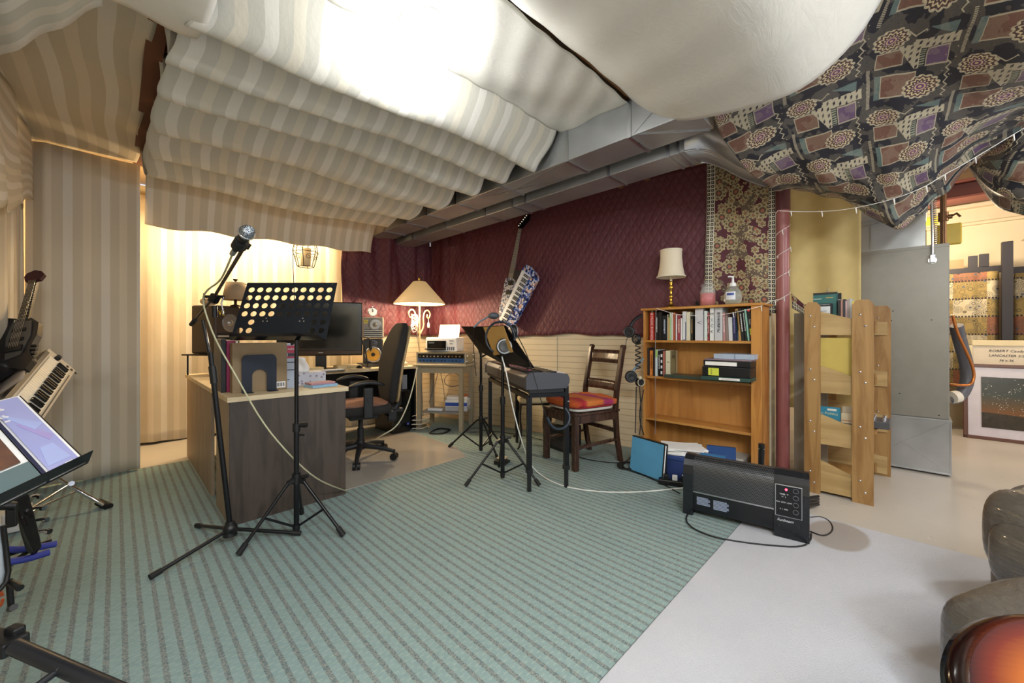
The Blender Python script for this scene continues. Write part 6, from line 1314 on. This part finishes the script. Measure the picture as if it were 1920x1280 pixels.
t = cover_book(3.51, .245, .324, .20, .02, '#cfc0a2', 'cream book with orange band beside the politics book in the rack', [('orange_band', '#b9774a', (-.001, .0, .15), (0, .08, .155)), ('dark_line', '#4a3a30', (-.001, .01, .13), (0, .07, .135))], z=.3635+.003, g='books inside the pine rack')
t = cover_book(3.545, .22, .322, .245, .02, '#b9aa92', 'tan book behind the cream one in the rack', z=.3635, g='books inside the pine rack')
t = thing('folder', 'plain yellow folder standing in the upper bay of the rack', 'folder', (3.50, .22, .7165)); b = MB(); b.bb((0, 0, 0), (.004, .29, .365)); b.build('cover', plain('yellow_folder', '#cdb862', .7), t)
t = thing('effects_pedal', 'small grey pedal box with silver knobs in the right side of the rack', 'pedal', (3.60, .165, .3615+.14)); t.location = (3.62, .12, .47)
b = MB(); b.box((.07, 0.02, .03), (.2, .11, .05), None, .004); b.build('case', plain('pedal_grey', '#4a4c50', .4), t)
for k in range(3):
    for j in range(2): b = MB(); b.cyl((.0+k*.06, -.005+j*.05, .055), (.0+k*.06, -.005+j*.05, .078), .011, n=14); b.build('knob', chrome, t)
b = MB(); b.bb((3.50, .145, .455), (3.9, .30, .4715)); b.bb((3.5, .29, .3615), (3.52, .30, .455)); b.bb((3.88, .29, .3615), (3.9, .30, .455)); b.build('side_tray', palex, rk, world=True)
t = thing('folding_stand', 'folded black metal stand lying behind the heater', 'stand', tuple(PZ(1530, 945, .02))); b = MB()
for k in range(4): b.tube([PZ(1478, 938+k*7, .03), PZ(1535, 930+k*5, .03)], .008, 6)
b.build('folded_legs', blackm, t, world=True)
# ------------------------------------------------------------ leather sofa
lea = M('grey_leather', '#5d584f', .27); lc = lea.co(); ln = lea.noise(lc, 30, 6, .65); l2 = lea.noise(lea.co('Object', (2, 1, 5)), 4, 5, .6, dist=1.5)
lea.color(lea.mix(ln, '#46423b', '#5a554e')); lea.bump(l2*.9+ln*.3, .8, .02); lea.b.inputs['Coat Weight'].default_value = .3
sf_ = thing('recliner', 'grey brown leather recliner at the right edge, arm rounded over', 'armchair', (1.6, -.5, .0135), math.radians(-45))
def blob(c, dims, e=.5, n=44, fn=None, rotz=-PI/4, rx=0):
    b = MB(); b.T = Matrix.Translation(c) @ Matrix.Rotation(rotz, 4, 'Z') @ Matrix.Rotation(rx, 4, 'X'); pad(b, (0, 0, 0), dims, e, n, fn); return b
# local x runs along picture right, local y away from the camera
c = P(2100, 1250, 1.02); b = blob(P(2240, 1285, 1.0), (.53, .17, .20), .38, 48, lambda p: p+Vector((0, 0, .012*sn(p.x*18)+.006*sn(p.y*30))), rx=0)
b.build('arm', lea, sf_, world=True)
b = MB(); b.T = Matrix.Translation(P(2240, 1285, 1.0)-Vector((0, 0, .28))) @ Matrix.Rotation(-PI/4, 4, 'Z'); pad(b, (0, 0, 0), (.52, .155, .28), .25, 40); b.build('arm_front', lea, sf_, world=True)
b = blob(P(2050, 1012, 1.36), (.30, .14, .19), .62, 52, lambda p: Vector((p.x, p.y, p.z*(1+.08*sn(p.x*12))))+Vector((0, 0, -.015*math.exp(-((p.x+.18)/.03)**2)))); b.build('back_cushion', lea, sf_, world=True)
b = blob(P(2030, 1060, 1.30), (.215, .14, .14), .6, 40); b.build('seat_cushion', lea, sf_, world=True)
b = blob(P(2015, 1100, 1.52), (.23, .12, .24), .45, 44); b.build('outer_back', plain('leather_back', '#6a6259', .5), sf_, world=True)
b = MB(); b.T = Matrix.Translation(P(2270, 1200, 1.42)-Vector((0, 0, .22))) @ Matrix.Rotation(-PI/4, 4, 'Z'); pad(b, (0, 0, 0), (.38, .30, .18), .25, 36); b.build('base', lea, sf_, world=True)
for m_ in [o for o in bpy.data.objects if o.parent == sf_]:
    for v in m_.data.vertices: v.co.z = max(v.co.z, .0)
b = MB(); b.tube([P(1938, 985, 1.255), P(1946, 1020, 1.245), P(1960, 1050, 1.235), P(1980, 1072, 1.225), P(2005, 1092, 1.22)], .0035, 6, 2); b.build('piping', plain('leather_seam', '#423d36', .5), sf_, world=True)
# sunburst guitar resting on the arm
gt = thing('electric_guitar', 'glossy sunburst guitar body lying in the lower right corner', 'guitar', tuple(P(2095, 1378, .60)))
sb = M('sunburst', '#b06a1c', .15); X, Y, Z = sb.xyz(sb.co()); r_ = ((X*X*14+Y*Y*28).m('SQRT')); gr = sb.noise(sb.co('Object', (3, 40, 1)), 6, 3)
sb.color(sb.ramp(r_+gr*.04, [(.2, '#a3641a'), (.50, '#944e14'), (.68, '#5c1f0c'), (.82, '#160806'), (1, '#060405')])); sb.b.inputs['Coat Weight'].default_value = .0; sb.b.inputs['Specular IOR Level'].default_value = .35
def gbody(sc_=1., n=64):
    o_ = []
    for k in range(n):
        a = 2*PI*k/n; o_.append((.215*sc_*math.cos(a)*(1+.05*math.cos(2*a)), .15*sc_*math.sin(a)*(1-.10*math.exp(-((a-PI*.5)/.4)**2)*0)))
    return o_
gc = P(2095, 1378, .60); gx = (RR*.97-Vector((0, 0, .16))).normalized(); gy = (F*.62+Vector((0, 0, .75))).normalized(); T = frame(gc, gx, gy)
gt.rotation_euler = T.to_euler(); gt.location = gc
b = MB(); n = 64; ou = gbody(); inn = gbody(.94)
vs = [(x, y, 0) for x, y in inn]+[(x, y, -.007) for x, y in ou]+[(x, y, -.035) for x, y in ou]+[(x, y, -.042) for x, y in inn]+[(0, 0, .004)]
fs = [(i, (i+1) % n, n*(j+1)+(i+1) % n, n*(j+1)+i)[::-1] if False else (j*n+i, j*n+(i+1) % n, (j+1)*n+(i+1) % n, (j+1)*n+i) for j in range(3) for i in range(n)]
b.add(vs, [f if isinstance(f, tuple) else f for f in fs], True)
vs2 = [(x*q, y*q, .004*(1-q*q)) for q in (.94, .7, .4) for x, y in ou]+[(0, 0, .004)]
b.add(vs2, [(j*n+i, j*n+(i+1) % n, (j+1)*n+(i+1) % n, (j+1)*n+i) for j in range(2) for i in range(n)]+[(2*n+i, 2*n+(i+1) % n, 3*n) for i in range(n)], True)
b.add([(x, y, -.042) for x, y in inn], [tuple(range(n))]); b.build('body', sb, gt)
b = MB(); b.lathe([(.012, 0), (.012, .012), (.009, .014), (0, .014)], (-.045, .05, .003)); b.build('knob', chrome, gt); b = MB(); b.lathe([(.012, 0), (.012, .012), (.009, .014), (0, .014)], (-.10, -.06, .0)); b.build('knob', chrome, gt)
# ------------------------------------------------------------ left: guitar on the drape
g2 = thing('electric_guitar', 'black electric guitar with long neck hanging against the left wall drape', 'guitar', tuple(P(28, 655, 2.38)))
N0 = P(46, 605, 2.32); N1 = P(68, 520, 2.50); Bc = P(26, 660, 2.36); ax = (N1-N0).normalized(); sd = (RR*.8+F*.35+Vector((0, 0, .28))); sd = (sd-ax*sd.dot(ax)).normalized(); nz = sd.cross(ax)
if nz.dot(F) > 0: nz = -nz
T = frame(N0, sd, ax); T2 = T if T.to_3x3().col[2].dot(F) < 0 else T
b = MB(); b.T = T; b.prism([(-.024, -.02), (.024, -.02), (.02, .33), (-.02, .33)], .016, (0, 0, 0)); b.build('fretboard', plain('ebony', '#1f1a18', .4), g2, world=True)
zf = .0165
b = MB(); b.T = T
for k in range(20): y = .33*(1-2**(-k/9.5))*1.25-.01; (b.bb((-.022, y, zf-.002), (.022, y+.0016, zf+.0015)) if y < .33 else None)
b.build('frets', alu, g2, world=True)
b = MB(); b.T = T; b.prism([(-.026, .0), (-.0, -.02), (-.022, .30), (-.03, .28)], -.022, (0, 0, -.001)); b.build('neck_back', wood('neck_maple', '#c9974a', '#b07f38', 'z', .5, .4), g2, world=True)
b = MB(); b.T = T; b.prism([(-.035, .33), (.035, .33), (.05, .37), (.035, .40), (.0, .42), (-.035, .40), (-.045, .37)], .02, (0, 0, .0)); b.build('headstock', plain('burgundy_padding', '#3a141c', .8), g2, world=True)
outb = [(-.03, .03), (.0, .0), (.035, .02), (.075, -.03), (.08, -.12), (.06, -.22), (.085, -.30), (.06, -.36), (.0, -.33), (-.06, -.38), (-.13, -.36), (-.14, -.26), (-.10, -.20), (-.15, -.12), (-.12, .0), (-.08, .05)]
b = MB(); b.T = T; b.prism(outb, .035, (0, 0, -.022)); b.build('body', plain('guitar_black', '#1d1c1f', .3), g2, world=True, bevel=.006)
b = MB(); b.T = T; b.prism([(-.04, -.0), (.045, -.01), (.055, -.12), (.03, -.25), (-.03, -.27), (-.05, -.12)], .006, (0, 0, .013)); b.build('pickguard', plain('guard_grey', '#4a4844', .4), g2, world=True)
for y in (-.07, -.14): b = MB(); b.T = T; b.bb((-.03, y-.012, .018), (.03, y+.012, .026), .003); b.build('pickup', black, g2, world=True)
b = MB(); b.T = T; b.bb((-.035, -.225, .018), (.035, -.185, .03), .003); b.build('bridge', plain('bridge_dark', '#38383a', .3, .7), g2, world=True)
b = MB(); b.T = T
for k in range(6): x = -.018+k*.0072; b.tube([(x*.85, .33, .021), (x, -.20, .031)], .0012, 4)
b.build('strings', chrome, g2, world=True)
for k in range(4): b = MB(); b.T = T; b.cyl((.06, -.19-.028*k, .0), (.085, -.195-.028*k, .0), .009, n=12); b.build('tuner', black, g2, world=True)
cable('audio_cable', 'thin cream lead looped over the hanging guitar', [P(28, 600, 2.3), P(20, 625, 2.28), P(14, 665, 2.25), P(20, 690, 2.25), P(15, 712, 2.25)], .003, cream_c)
mm_ = thing('game_controller', 'black round gadget hanging below the guitar at the left edge', 'gadget', tuple(P(8, 690, 2.2))); b = MB(); b.ball(P(6, 692, 2.2), .055, (1, .8, .8)); b.ball(P(-10, 700, 2.2), .05); b.build('body', black, mm_, world=True); b = MB(); b.lathe([(.03, 0), (.032, .01), (0, .014)], P(8, 692, 2.16), -F, 16); b.build('dial', plain('ring_dark', '#3a3a3e', .4), mm_, world=True)
# white synthesizer, tilted
sy = thing('keyboard_synthesizer', 'pale grey keyboard synthesizer tilted steeply by the partition drape', 'keyboard', tuple(P(118, 672, 2.8)))
A_ = P(92, 652, 2.63); B_ = P(143, 694, 2.745); C_ = P(10, 745, 2.08)
wv = (B_-A_); lv = (C_-A_); Ls = 1.1; lv.normalize(); wd_ = wv.length; T = frame(A_, lv, wv)
if T.to_3x3().col[2].dot(A_-Vector((0, 0, 1.1))) > 0:
    flip = -1
else: flip = 1
sg_ = plain('synth_white', '#b9b3a9', .4)
def SB(b, lo, hi, bev=0.): b.T = T; b.bb((lo[0], lo[1], flip*lo[2]), (hi[0], hi[1], flip*hi[2]), bev)
b = MB(); SB(b, (0, 0, -.06), (Ls, wd_, 0), .006); b.build('body', sg_, sy, world=True)
b = MB(); SB(b, (.06, -.004, -.03), (Ls, .018, .006)); b.build('hinge_strip', plain('strip_dark', '#34353a', .4), sy, world=True)
b = MB()
for k in range(40): SB(b, (.10+k*.0235, .03, .0), (.1215+k*.0235, wd_-.038, .012))
b.build('white_keys', plain('key_ivory', '#dcdad0', .3), sy, world=True)
for k in range(40):
    if k % 7 not in (2, 6): b = MB(); SB(b, (.1155+k*.0235, .085, .012), (.1285+k*.0235, wd_-.05, .026), .003); b.build('black_key', blackg, sy, world=True)
b = MB(); SB(b, (.02, .055, 0), (.07, .085, .02), .008); b.build('pitch_wheel', blackg, sy, world=True)
for k in range(3): b = MB(); SB(b, (.03, .14+k*.03, 0), (.045, .155+k*.03, .004)); b.build('button', black, sy, world=True)
b = MB(); SB(b, (.12, wd_-.022, .0), (.9, wd_-.016, .003)); b.build('front_slot', plain('strip_dark', '#34353a', .4), sy, world=True)
b = MB(); b.grid(lambda a, t: P(60-60*a+ -20*t, 640+70*t+40*a, 2.42-.35*t), 8, 8); o = b.build('canvas_bag', plain('bag_taupe', '#a4978a', .85), solid=.01) ; tag(o, 'taupe cloth cover behind the tilted synthesizer', 'cover')
o.location = (.0, 0.04, 0)
# chrome tripod under it
cs_ = thing('keyboard_stand', 'chrome folding stand leg with a black rubber foot by the left drape', 'stand', tuple(PZ(196, 946, .009)))
q = PZ(196, 947, .03); b = MB(); b.tube([P(103, 894, 2.35), P(130, 910, 2.45), q], .011, 10); b.build('leg', chrome, cs_, world=True)
b = MB(); b.tube([P(135, 905, 2.45), P(60, 952, 2.2)], .008, 8); b.tube([P(150, 918, 2.5), P(75, 950, 2.3), P(60, 960, 2.25)], .007, 8); b.build('brace', chrome, cs_, world=True); b = MB(); b.tube([PZ(185, 941, .04), PZ(205, 950, .018)], .022, 12); b.build('rubber_foot', rubber, cs_, world=True)
b = MB(); b.cyl(P(134, 906, 2.43), P(134, 906, 2.39), .014); b.build('pivot', chrome, cs_, world=True)
# book on music stand, near left
tr = thing('music_stand', 'flat black music stand at the left edge carrying an open book', 'music stand', (-.25, 1.45, .0085))
L0 = P(168, 862, 1.03); L1 = P(-90, 990, .72); U0 = P(40, 738, 1.20); U1 = U0+(L1-L0)
nrm = (L1-L0).cross(U0-L0).normalized(); nrm = nrm if nrm.z > 0 else -nrm
quadplate('desk_plate', [L0, L1, U1, U0], -.003, pm_, tr) if False else quadplate('desk_plate', [L0-nrm*.006, L1-nrm*.006, U1-nrm*.006, U0-nrm*.006], .003, pm_, tr)
b = MB(); b.prism([(0, 0), (1, 0), (1, 1), (0, 1)], .002, L0-nrm*.004, (L1-L0), nrm*.03) ; b.build('lip', blackg, tr, world=True)
b = MB(); cM = (L0+L1+U0+U1)/4; b.cyl(Vector((cM.x-.02, cM.y, .30)), cM-nrm*.02, .012); b.build('upper_tube', blackg, tr, world=True)
bk = thing('music_book', 'open songbook with a lavender cover page on the left music stand', 'book', tuple(L0+nrm*.004))
lav = M('lavender_page', '#9aa3d8', .35); X, Y, Z = lav.xyz(lav.co()); lav.color(lav.mix(lav.noise(lav.co(), 3, 2), '#8f9bd6', '#b3b2dc'))
e1 = (L1-L0).normalized(); e2 = (U0-L0).normalized(); W1 = (P(66, 907, .93)-L0).length*1.0; H1 = (U0-L0).length*.98
O_ = L0+nrm*.0005+e1*.012
quadplate('page', [O_, O_+e1*W1, O_+e1*W1+e2*H1, O_+e2*H1], .004, paper, bk)
for o in [q for q in bpy.data.objects if q.parent == bk]: pass
s_ = 1 if (e1.cross(e2)).dot(nrm) > 0 else -1
up_ = nrm*.0046
quadplate('cover_print', [O_+up_+e1*.012+e2*.012, O_+up_+e1*(W1-.008)+e2*.012, O_+up_+e1*(W1-.008)+e2*(H1-.012), O_+up_+e1*.012+e2*(H1-.012)], .0006, lav, bk)
up2 = nrm*.0054
tri_m = plain('lavender_light', '#a9b6e6', .4); tri2 = plain('lavender_pink', '#a79bd2', .4)
def on(a, c, h=up2): return O_+h+e1*(W1*a)+e2*(H1*c)
quadplate('print_shape', [on(.12, .55), on(.95, .80), on(.9, .76), on(.45, .50)], .0004, tri_m, bk)
quadplate('print_shape', [on(.25, .10), on(.88, .10), on(.70, .30), on(.35, .30)], .0004, tri_m, bk)
quadplate('print_shape', [on(.15, .38), on(.35, .34), on(.75, .62), on(.62, .62)], .0004, tri2, bk)
quadplate('print_line', [on(.28, .055), on(.5, .055), on(.5, .065), on(.28, .065)], .0004, paper, bk)
Tt = frame(on(.9, .86, nrm*.006), -e1, e2)
if Tt.to_3x3().col[2].dot(nrm) < 0: Tt = Tt @ Matrix.Diagonal((1, 1, -1, 1))
text('ois', .03, paper, bk, mtx=Tt, world=True); T3 = Tt.copy(); T3.translation = on(.9, .76, nrm*.006); text('ks', .03, paper, bk, mtx=T3, world=True); quadplate('print_line', [on(.72, .685), on(.92, .685), on(.92, .70), on(.72, .70)], .0004, paper, bk)
O2 = O_+e1*(W1+.01)
quadplate('page', [O2, O2+e1*W1, O2+e1*W1+e2*H1, O2+e2*H1], .004, paper, bk)
quadplate('cover_print', [O2+up_+e1*.004, O2+up_+e1*(W1-.008), O2+up_+e1*(W1-.008)+e2*(H1*.22), O2+up_+e1*.004+e2*(H1*.22)], .0006, plain('slate_page', '#5f7478', .4), bk)
ph_ = M('photo_page', '#5a4030', .3); ph_.color(ph_.mix(ph_.noise(ph_.co(), 14, 3), '#1e2230', '#8a6048'))
quadplate('photo_print', [O2+up_+e1*.02+e2*(H1*.24), O2+up_+e1*(W1-.008)+e2*(H1*.24), O2+up_+e1*(W1-.008)+e2*(H1*.95), O2+up_+e1*.02+e2*(H1*.95)], .0006, ph_, bk)
quadplate('binding', [O_+e1*W1+up_, O2+up_, O2+e2*H1+up_, O_+e1*W1+e2*H1+up_], .001, plain('binding_navy', '#20284a', .4), bk)
# foreground stands, left bottom
tp_ = thing('speaker_tripod', 'thick black tripod leg and hub in the lower left corner', 'tripod', (-.15, .95, .0085))
H0 = P(-10, 1200, .95); H1_ = P(28, 1212, .93)
b = MB(); b.tube([H1_, P(232, 1300, .86)+Vector((0, 0, 0)), P(300, 1335, .84)], .0165, 16); b.build('leg', plain('tripod_black', '#24262b', .35, .2), tp_, world=True)
b = MB(); b.beam(P(-60, 1195, .97), P(32, 1210, .94), .05, .035, bev=.006); b.box(P(28, 1188, .96), (.025, .035, .04), (0, 0, .6), .006); b.build('hub', black, tp_, world=True)
b = MB(); b.tube([P(118, 1250, .90), P(50, 1300, .84), P(0, 1335, .8)], .008, 10); b.build('brace', plain('tripod_black', '#24262b', .35, .2), tp_, world=True); b = MB(); b.cyl(P(116, 1243, .905), P(118, 1256, .89), .012); b.build('rivet', chrome, tp_, world=True)
b = MB(); b.cyl(Vector((H0.x-.03, H0.y, .0085)), Vector((H0.x-.03, H0.y, 1.0)), .018); b.build('pole', plain('tripod_black', '#24262b', .35, .2), tp_, world=True)
wp = thing('reflector_screen', 'white curved panel with a black rim at the far left edge', 'screen', tuple(P(0, 1050, 1.25)))
quadplate('panel', [P(-40, 960, 1.25), P(6, 985, 1.3), P(15, 1085, 1.3), P(-40, 1125, 1.25)], .004, plain('white_panel', '#c6d2dc', .4), wp)
b = MB(); b.tube([P(6, 985, 1.295), P(11, 1030, 1.3), P(17, 1084, 1.295), P(-5, 1110, 1.26), P(-40, 1135, 1.25)], .007, 8, 1); b.build('rim', black, wp, world=True)
b = MB(); b.tube([P(17, 1086, 1.3), P(21, 1140, 1.3)], .008, 8); b.tube([P(20, 1141, 1.3), P(26, 1138, 1.28)], .01, 8); b.tube([P(20, 1092, 1.3), P(38, 1102, 1.28)], .010, 8); b.build('support', black, wp, world=True)
b = MB(); b.tube([P(-4+9*math.cos(k*.5), 1122+16*math.sin(k*.5), 1.3) for k in range(13)], .004, 8); o = b.build('orange_cable', plain('orange_cable_m', '#d0602a', .5)); tag(o, 'loop of orange cable at the far left edge', 'cable')
gs = thing('guitar_stand', 'guitar stand with blue foam arms low at the left edge', 'guitar stand', tuple(PZ(40, 1075, .009)))
bf = plain('blue_foam', '#3a46a8', .6)
b = MB(); b.tube([P(0, 1030, 1.72), P(50, 1030, 1.75), P(106, 1019, 1.82)], .014, 10, 1); b.build('foam_arm', bf, gs, world=True); b = MB(); b.tube([P(10, 1054, 1.65), P(50, 1048, 1.7), P(92, 1035, 1.76)], .014, 10, 1); b.build('foam_arm', bf, gs, world=True)
b = MB(); b.tube([P(0, 1045, 1.7), P(95, 1013, 1.86)], .009, 8); b.tube([P(50, 1035, 1.75), P(-10, 1080, 1.7), Vector((P(-10, 1080, 1.7).x, P(-10, 1080, 1.7).y, .012))], .009, 8); b.build('frame', black, gs, world=True)
g3 = thing('electric_bass', 'dark glossy bass guitar standing on the blue foam arms', 'guitar', tuple(P(55, 980, 1.72)))
o3 = [P(24, 935, 1.62), P(40, 915, 1.64), P(52, 925, 1.66), P(62, 960, 1.7), P(72, 1000, 1.74), P(76, 1020, 1.76), P(62, 1038, 1.74), P(48, 1030, 1.7), P(38, 1000, 1.66), P(30, 965, 1.63)]
b = MB(); n = len(o3); nn = -F*.02+RR*.03; b.add([tuple(q) for q in o3]+[tuple(q+nn) for q in o3], [tuple(range(n)), tuple(range(2*n-1, n-1, -1))]+[(i, (i+1) % n, n+(i+1) % n, n+i) for i in range(n)]); b.build('body', plain('bass_black', '#1c1719', .12), g3, world=True, bevel=.004)
for k in range(4): b = MB(); q = P(60+k*5, 930+k*22, 1.68); b.cyl(q, q+RR*.035+Vector((0, 0, .006)), .007, n=10); b.cyl(q+RR*.03, q+RR*.042, .011, n=12); b.build('tuner', chrome, g3, world=True)
b = MB(); b.tube([P(-20, 948, 1.5), P(28, 948, 1.55)], .016, 10); b.box(P(22, 965, 1.55), (.03, .03, .09), None, .005); o = b.build('clamp_bar', black); tag(o, 'short black clamp bar under the left music stand', 'clamp')
b = MB(); b.box((0, 0, .06), (.12, .16, .11), None, .01); o = b.build('small_box', plain('grey_white_box', '#c0bfba', .5)); o.location = PZ(18, 1010, .009)+Vector((0, .15, 0)); tag(o, 'small white box behind the bass guitar at the left edge', 'box')
# ------------------------------------------------------------ instruments hung on the burgundy cloth
def PW(u, v, off):
    a = (u-960)/743; return P(u, v, (3.9175-off)*R2/((1+a)+.175*(1-a)))
def wprism(b, px, off, th):
    o_ = [PW(u, v, off) for u, v in px]; back = [q+Vector((.98, .17, 0))*th for q in o_]; n = len(px)
    b.add([tuple(q) for q in o_+back], [tuple(range(n)), tuple(range(2*n-1, n-1, -1))]+[(i, (i+1) % n, n+(i+1) % n, n+i) for i in range(n)]); return b
camo = M('blue_splatter_finish', '#5a6aa0', .2); n1 = camo.noise(camo.co(), 34, 4, .6); n2 = camo.noise(camo.co(), 20, 3)
camo.color(camo.mix(n2 > .56, camo.ramp(n1, [(.36, '#141a30'), (.44, '#2f52a8'), (.52, '#9fb3d8'), (.57, '#e2ded8'), (.66, '#23356e')], True), camo.ramp(n1, [(.4, '#b98a78'), (.5, '#d9d2cc'), (.6, '#2a3f80')], True)))
camo2 = M('pale_splatter_finish', '#a9b0c0', .25); n1 = camo2.noise(camo2.co(), 40, 4, .6); camo2.color(camo2.ramp(n1, [(.36, '#3c4660'), (.45, '#8d97ac'), (.52, '#dcd6d0'), (.6, '#b08a84'), (.68, '#46557e')], True))
wg = thing('electric_guitar', 'splatter painted guitar hanging high on the burgundy cloth, dark headstock up', 'guitar', tuple(PW(955, 560, .09)))
b = MB(); wprism(b, [(948, 522), (958, 519), (966, 522), (972, 532), (966, 548), (962, 570), (956, 590), (950, 606), (938, 604), (934, 592), (938, 570), (943, 548), (945, 534)], .105, .035); b.build('body', camo2, wg, world=True)
b = MB(); wprism(b, [(972, 428), (977, 428), (962, 520), (953, 519)], .125, .012); b.build('fretboard', plain('fret_grey', '#8a8378', .4), wg, world=True)
b = MB()
for k in range(19):
    f = 1-2**(-k/11.); f *= 1.35; u0 = 972-19*f; u1 = 977-15*f; v = 428+91*f
    if f < 1: b.tube([PW(u0, v, .128), PW(u1, v, .128)], .002, 5)
b.build('frets', plain('fret_dark', '#2c2a2a', .4), wg, world=True)
b = MB(); wprism(b, [(972, 428), (972, 420), (984, 404), (993, 402), (992, 412), (978, 428)], .12, .014); b.build('headstock', blackg, wg, world=True)
for k in range(6): b = MB(); b.cyl(PW(972.5+2.9*k, 423-3.8*k, .12), PW(972.5+2.9*k, 423-3.8*k, .145), .007, n=10); b.build('tuning_peg', chrome, wg, world=True)
for (u, v) in ((957, 530), (953, 548)): b = MB(); wprism(b, [(u-4, v-4), (u+5, v-4), (u+4, v+4), (u-5, v+4)], .118, .012); b.build('pickup', black, wg, world=True)
b = MB(); b.tube([PW(966, 490, .11), PW(968, 505, .12), PW(966, 520, .13)], .003, 5); b.build('strap', plain('strap_grey', '#55565c', .6), wg, world=True)
kt = thing('keytar', 'blue splatter keytar hanging on the burgundy cloth beside the guitar', 'keytar', tuple(PW(980, 560, .16)))
b = MB(); wprism(b, [(982, 498), (987, 496), (994, 500), (1006, 514), (1008, 520), (1006, 527), (962, 612), (957, 616), (935, 602), (936, 596)], .175, .05); b.build('body', camo, kt, world=True, bevel=.006)
b = MB(); wprism(b, [(979, 506), (993, 516), (947, 606), (936, 599)], .185, .012); b.build('key_bed', white, kt, world=True)
def kq(f, s0, s1, w_):   # strip across the keys at fraction f
    A = Vector((979+(936-979)*f, 506+(599-506)*f, 0)); B = Vector((993+(947-993)*f, 516+(606-516)*f, 0)); A2 = Vector((979+(936-979)*(f+w_), 506+(599-506)*(f+w_), 0)); B2 = Vector((993+(947-993)*(f+w_), 516+(606-516)*(f+w_), 0))
    return [tuple(A.lerp(B, s0))[:2], tuple(A.lerp(B, s1))[:2], tuple(A2.lerp(B2, s1))[:2], tuple(A2.lerp(B2, s0))[:2]]
for k in range(37):
    if k % 7 in (2, 6): continue
    b = MB(); wprism(b, kq(.03+k*.0262, .36, 1.0, .014), .192, .008); b.build('black_key', blackg, kt, world=True)
b = MB()
wprism(b, [(966, 508), (972, 506), (979, 507), (977, 514), (969, 530), (961, 520)], .17, .03); b.build('neck_grip', plain('grip_dark', '#25262c', .3), kt, world=True)
for (u, v) in ((1000, 533), (996, 540), (994, 547)): b = MB(); b.cyl(PW(u, v, .18), PW(u, v, .19), .005, n=10); b.build('button', white, kt, world=True)
b = MB(); b.tube([PW(976, 412, .02), PW(966, 440, .03), PW(965, 500, .06)], .002, 5); o = b.build('hanging_string', black); tag(o, 'thin dark string from the duct down to the hung guitar', 'string')
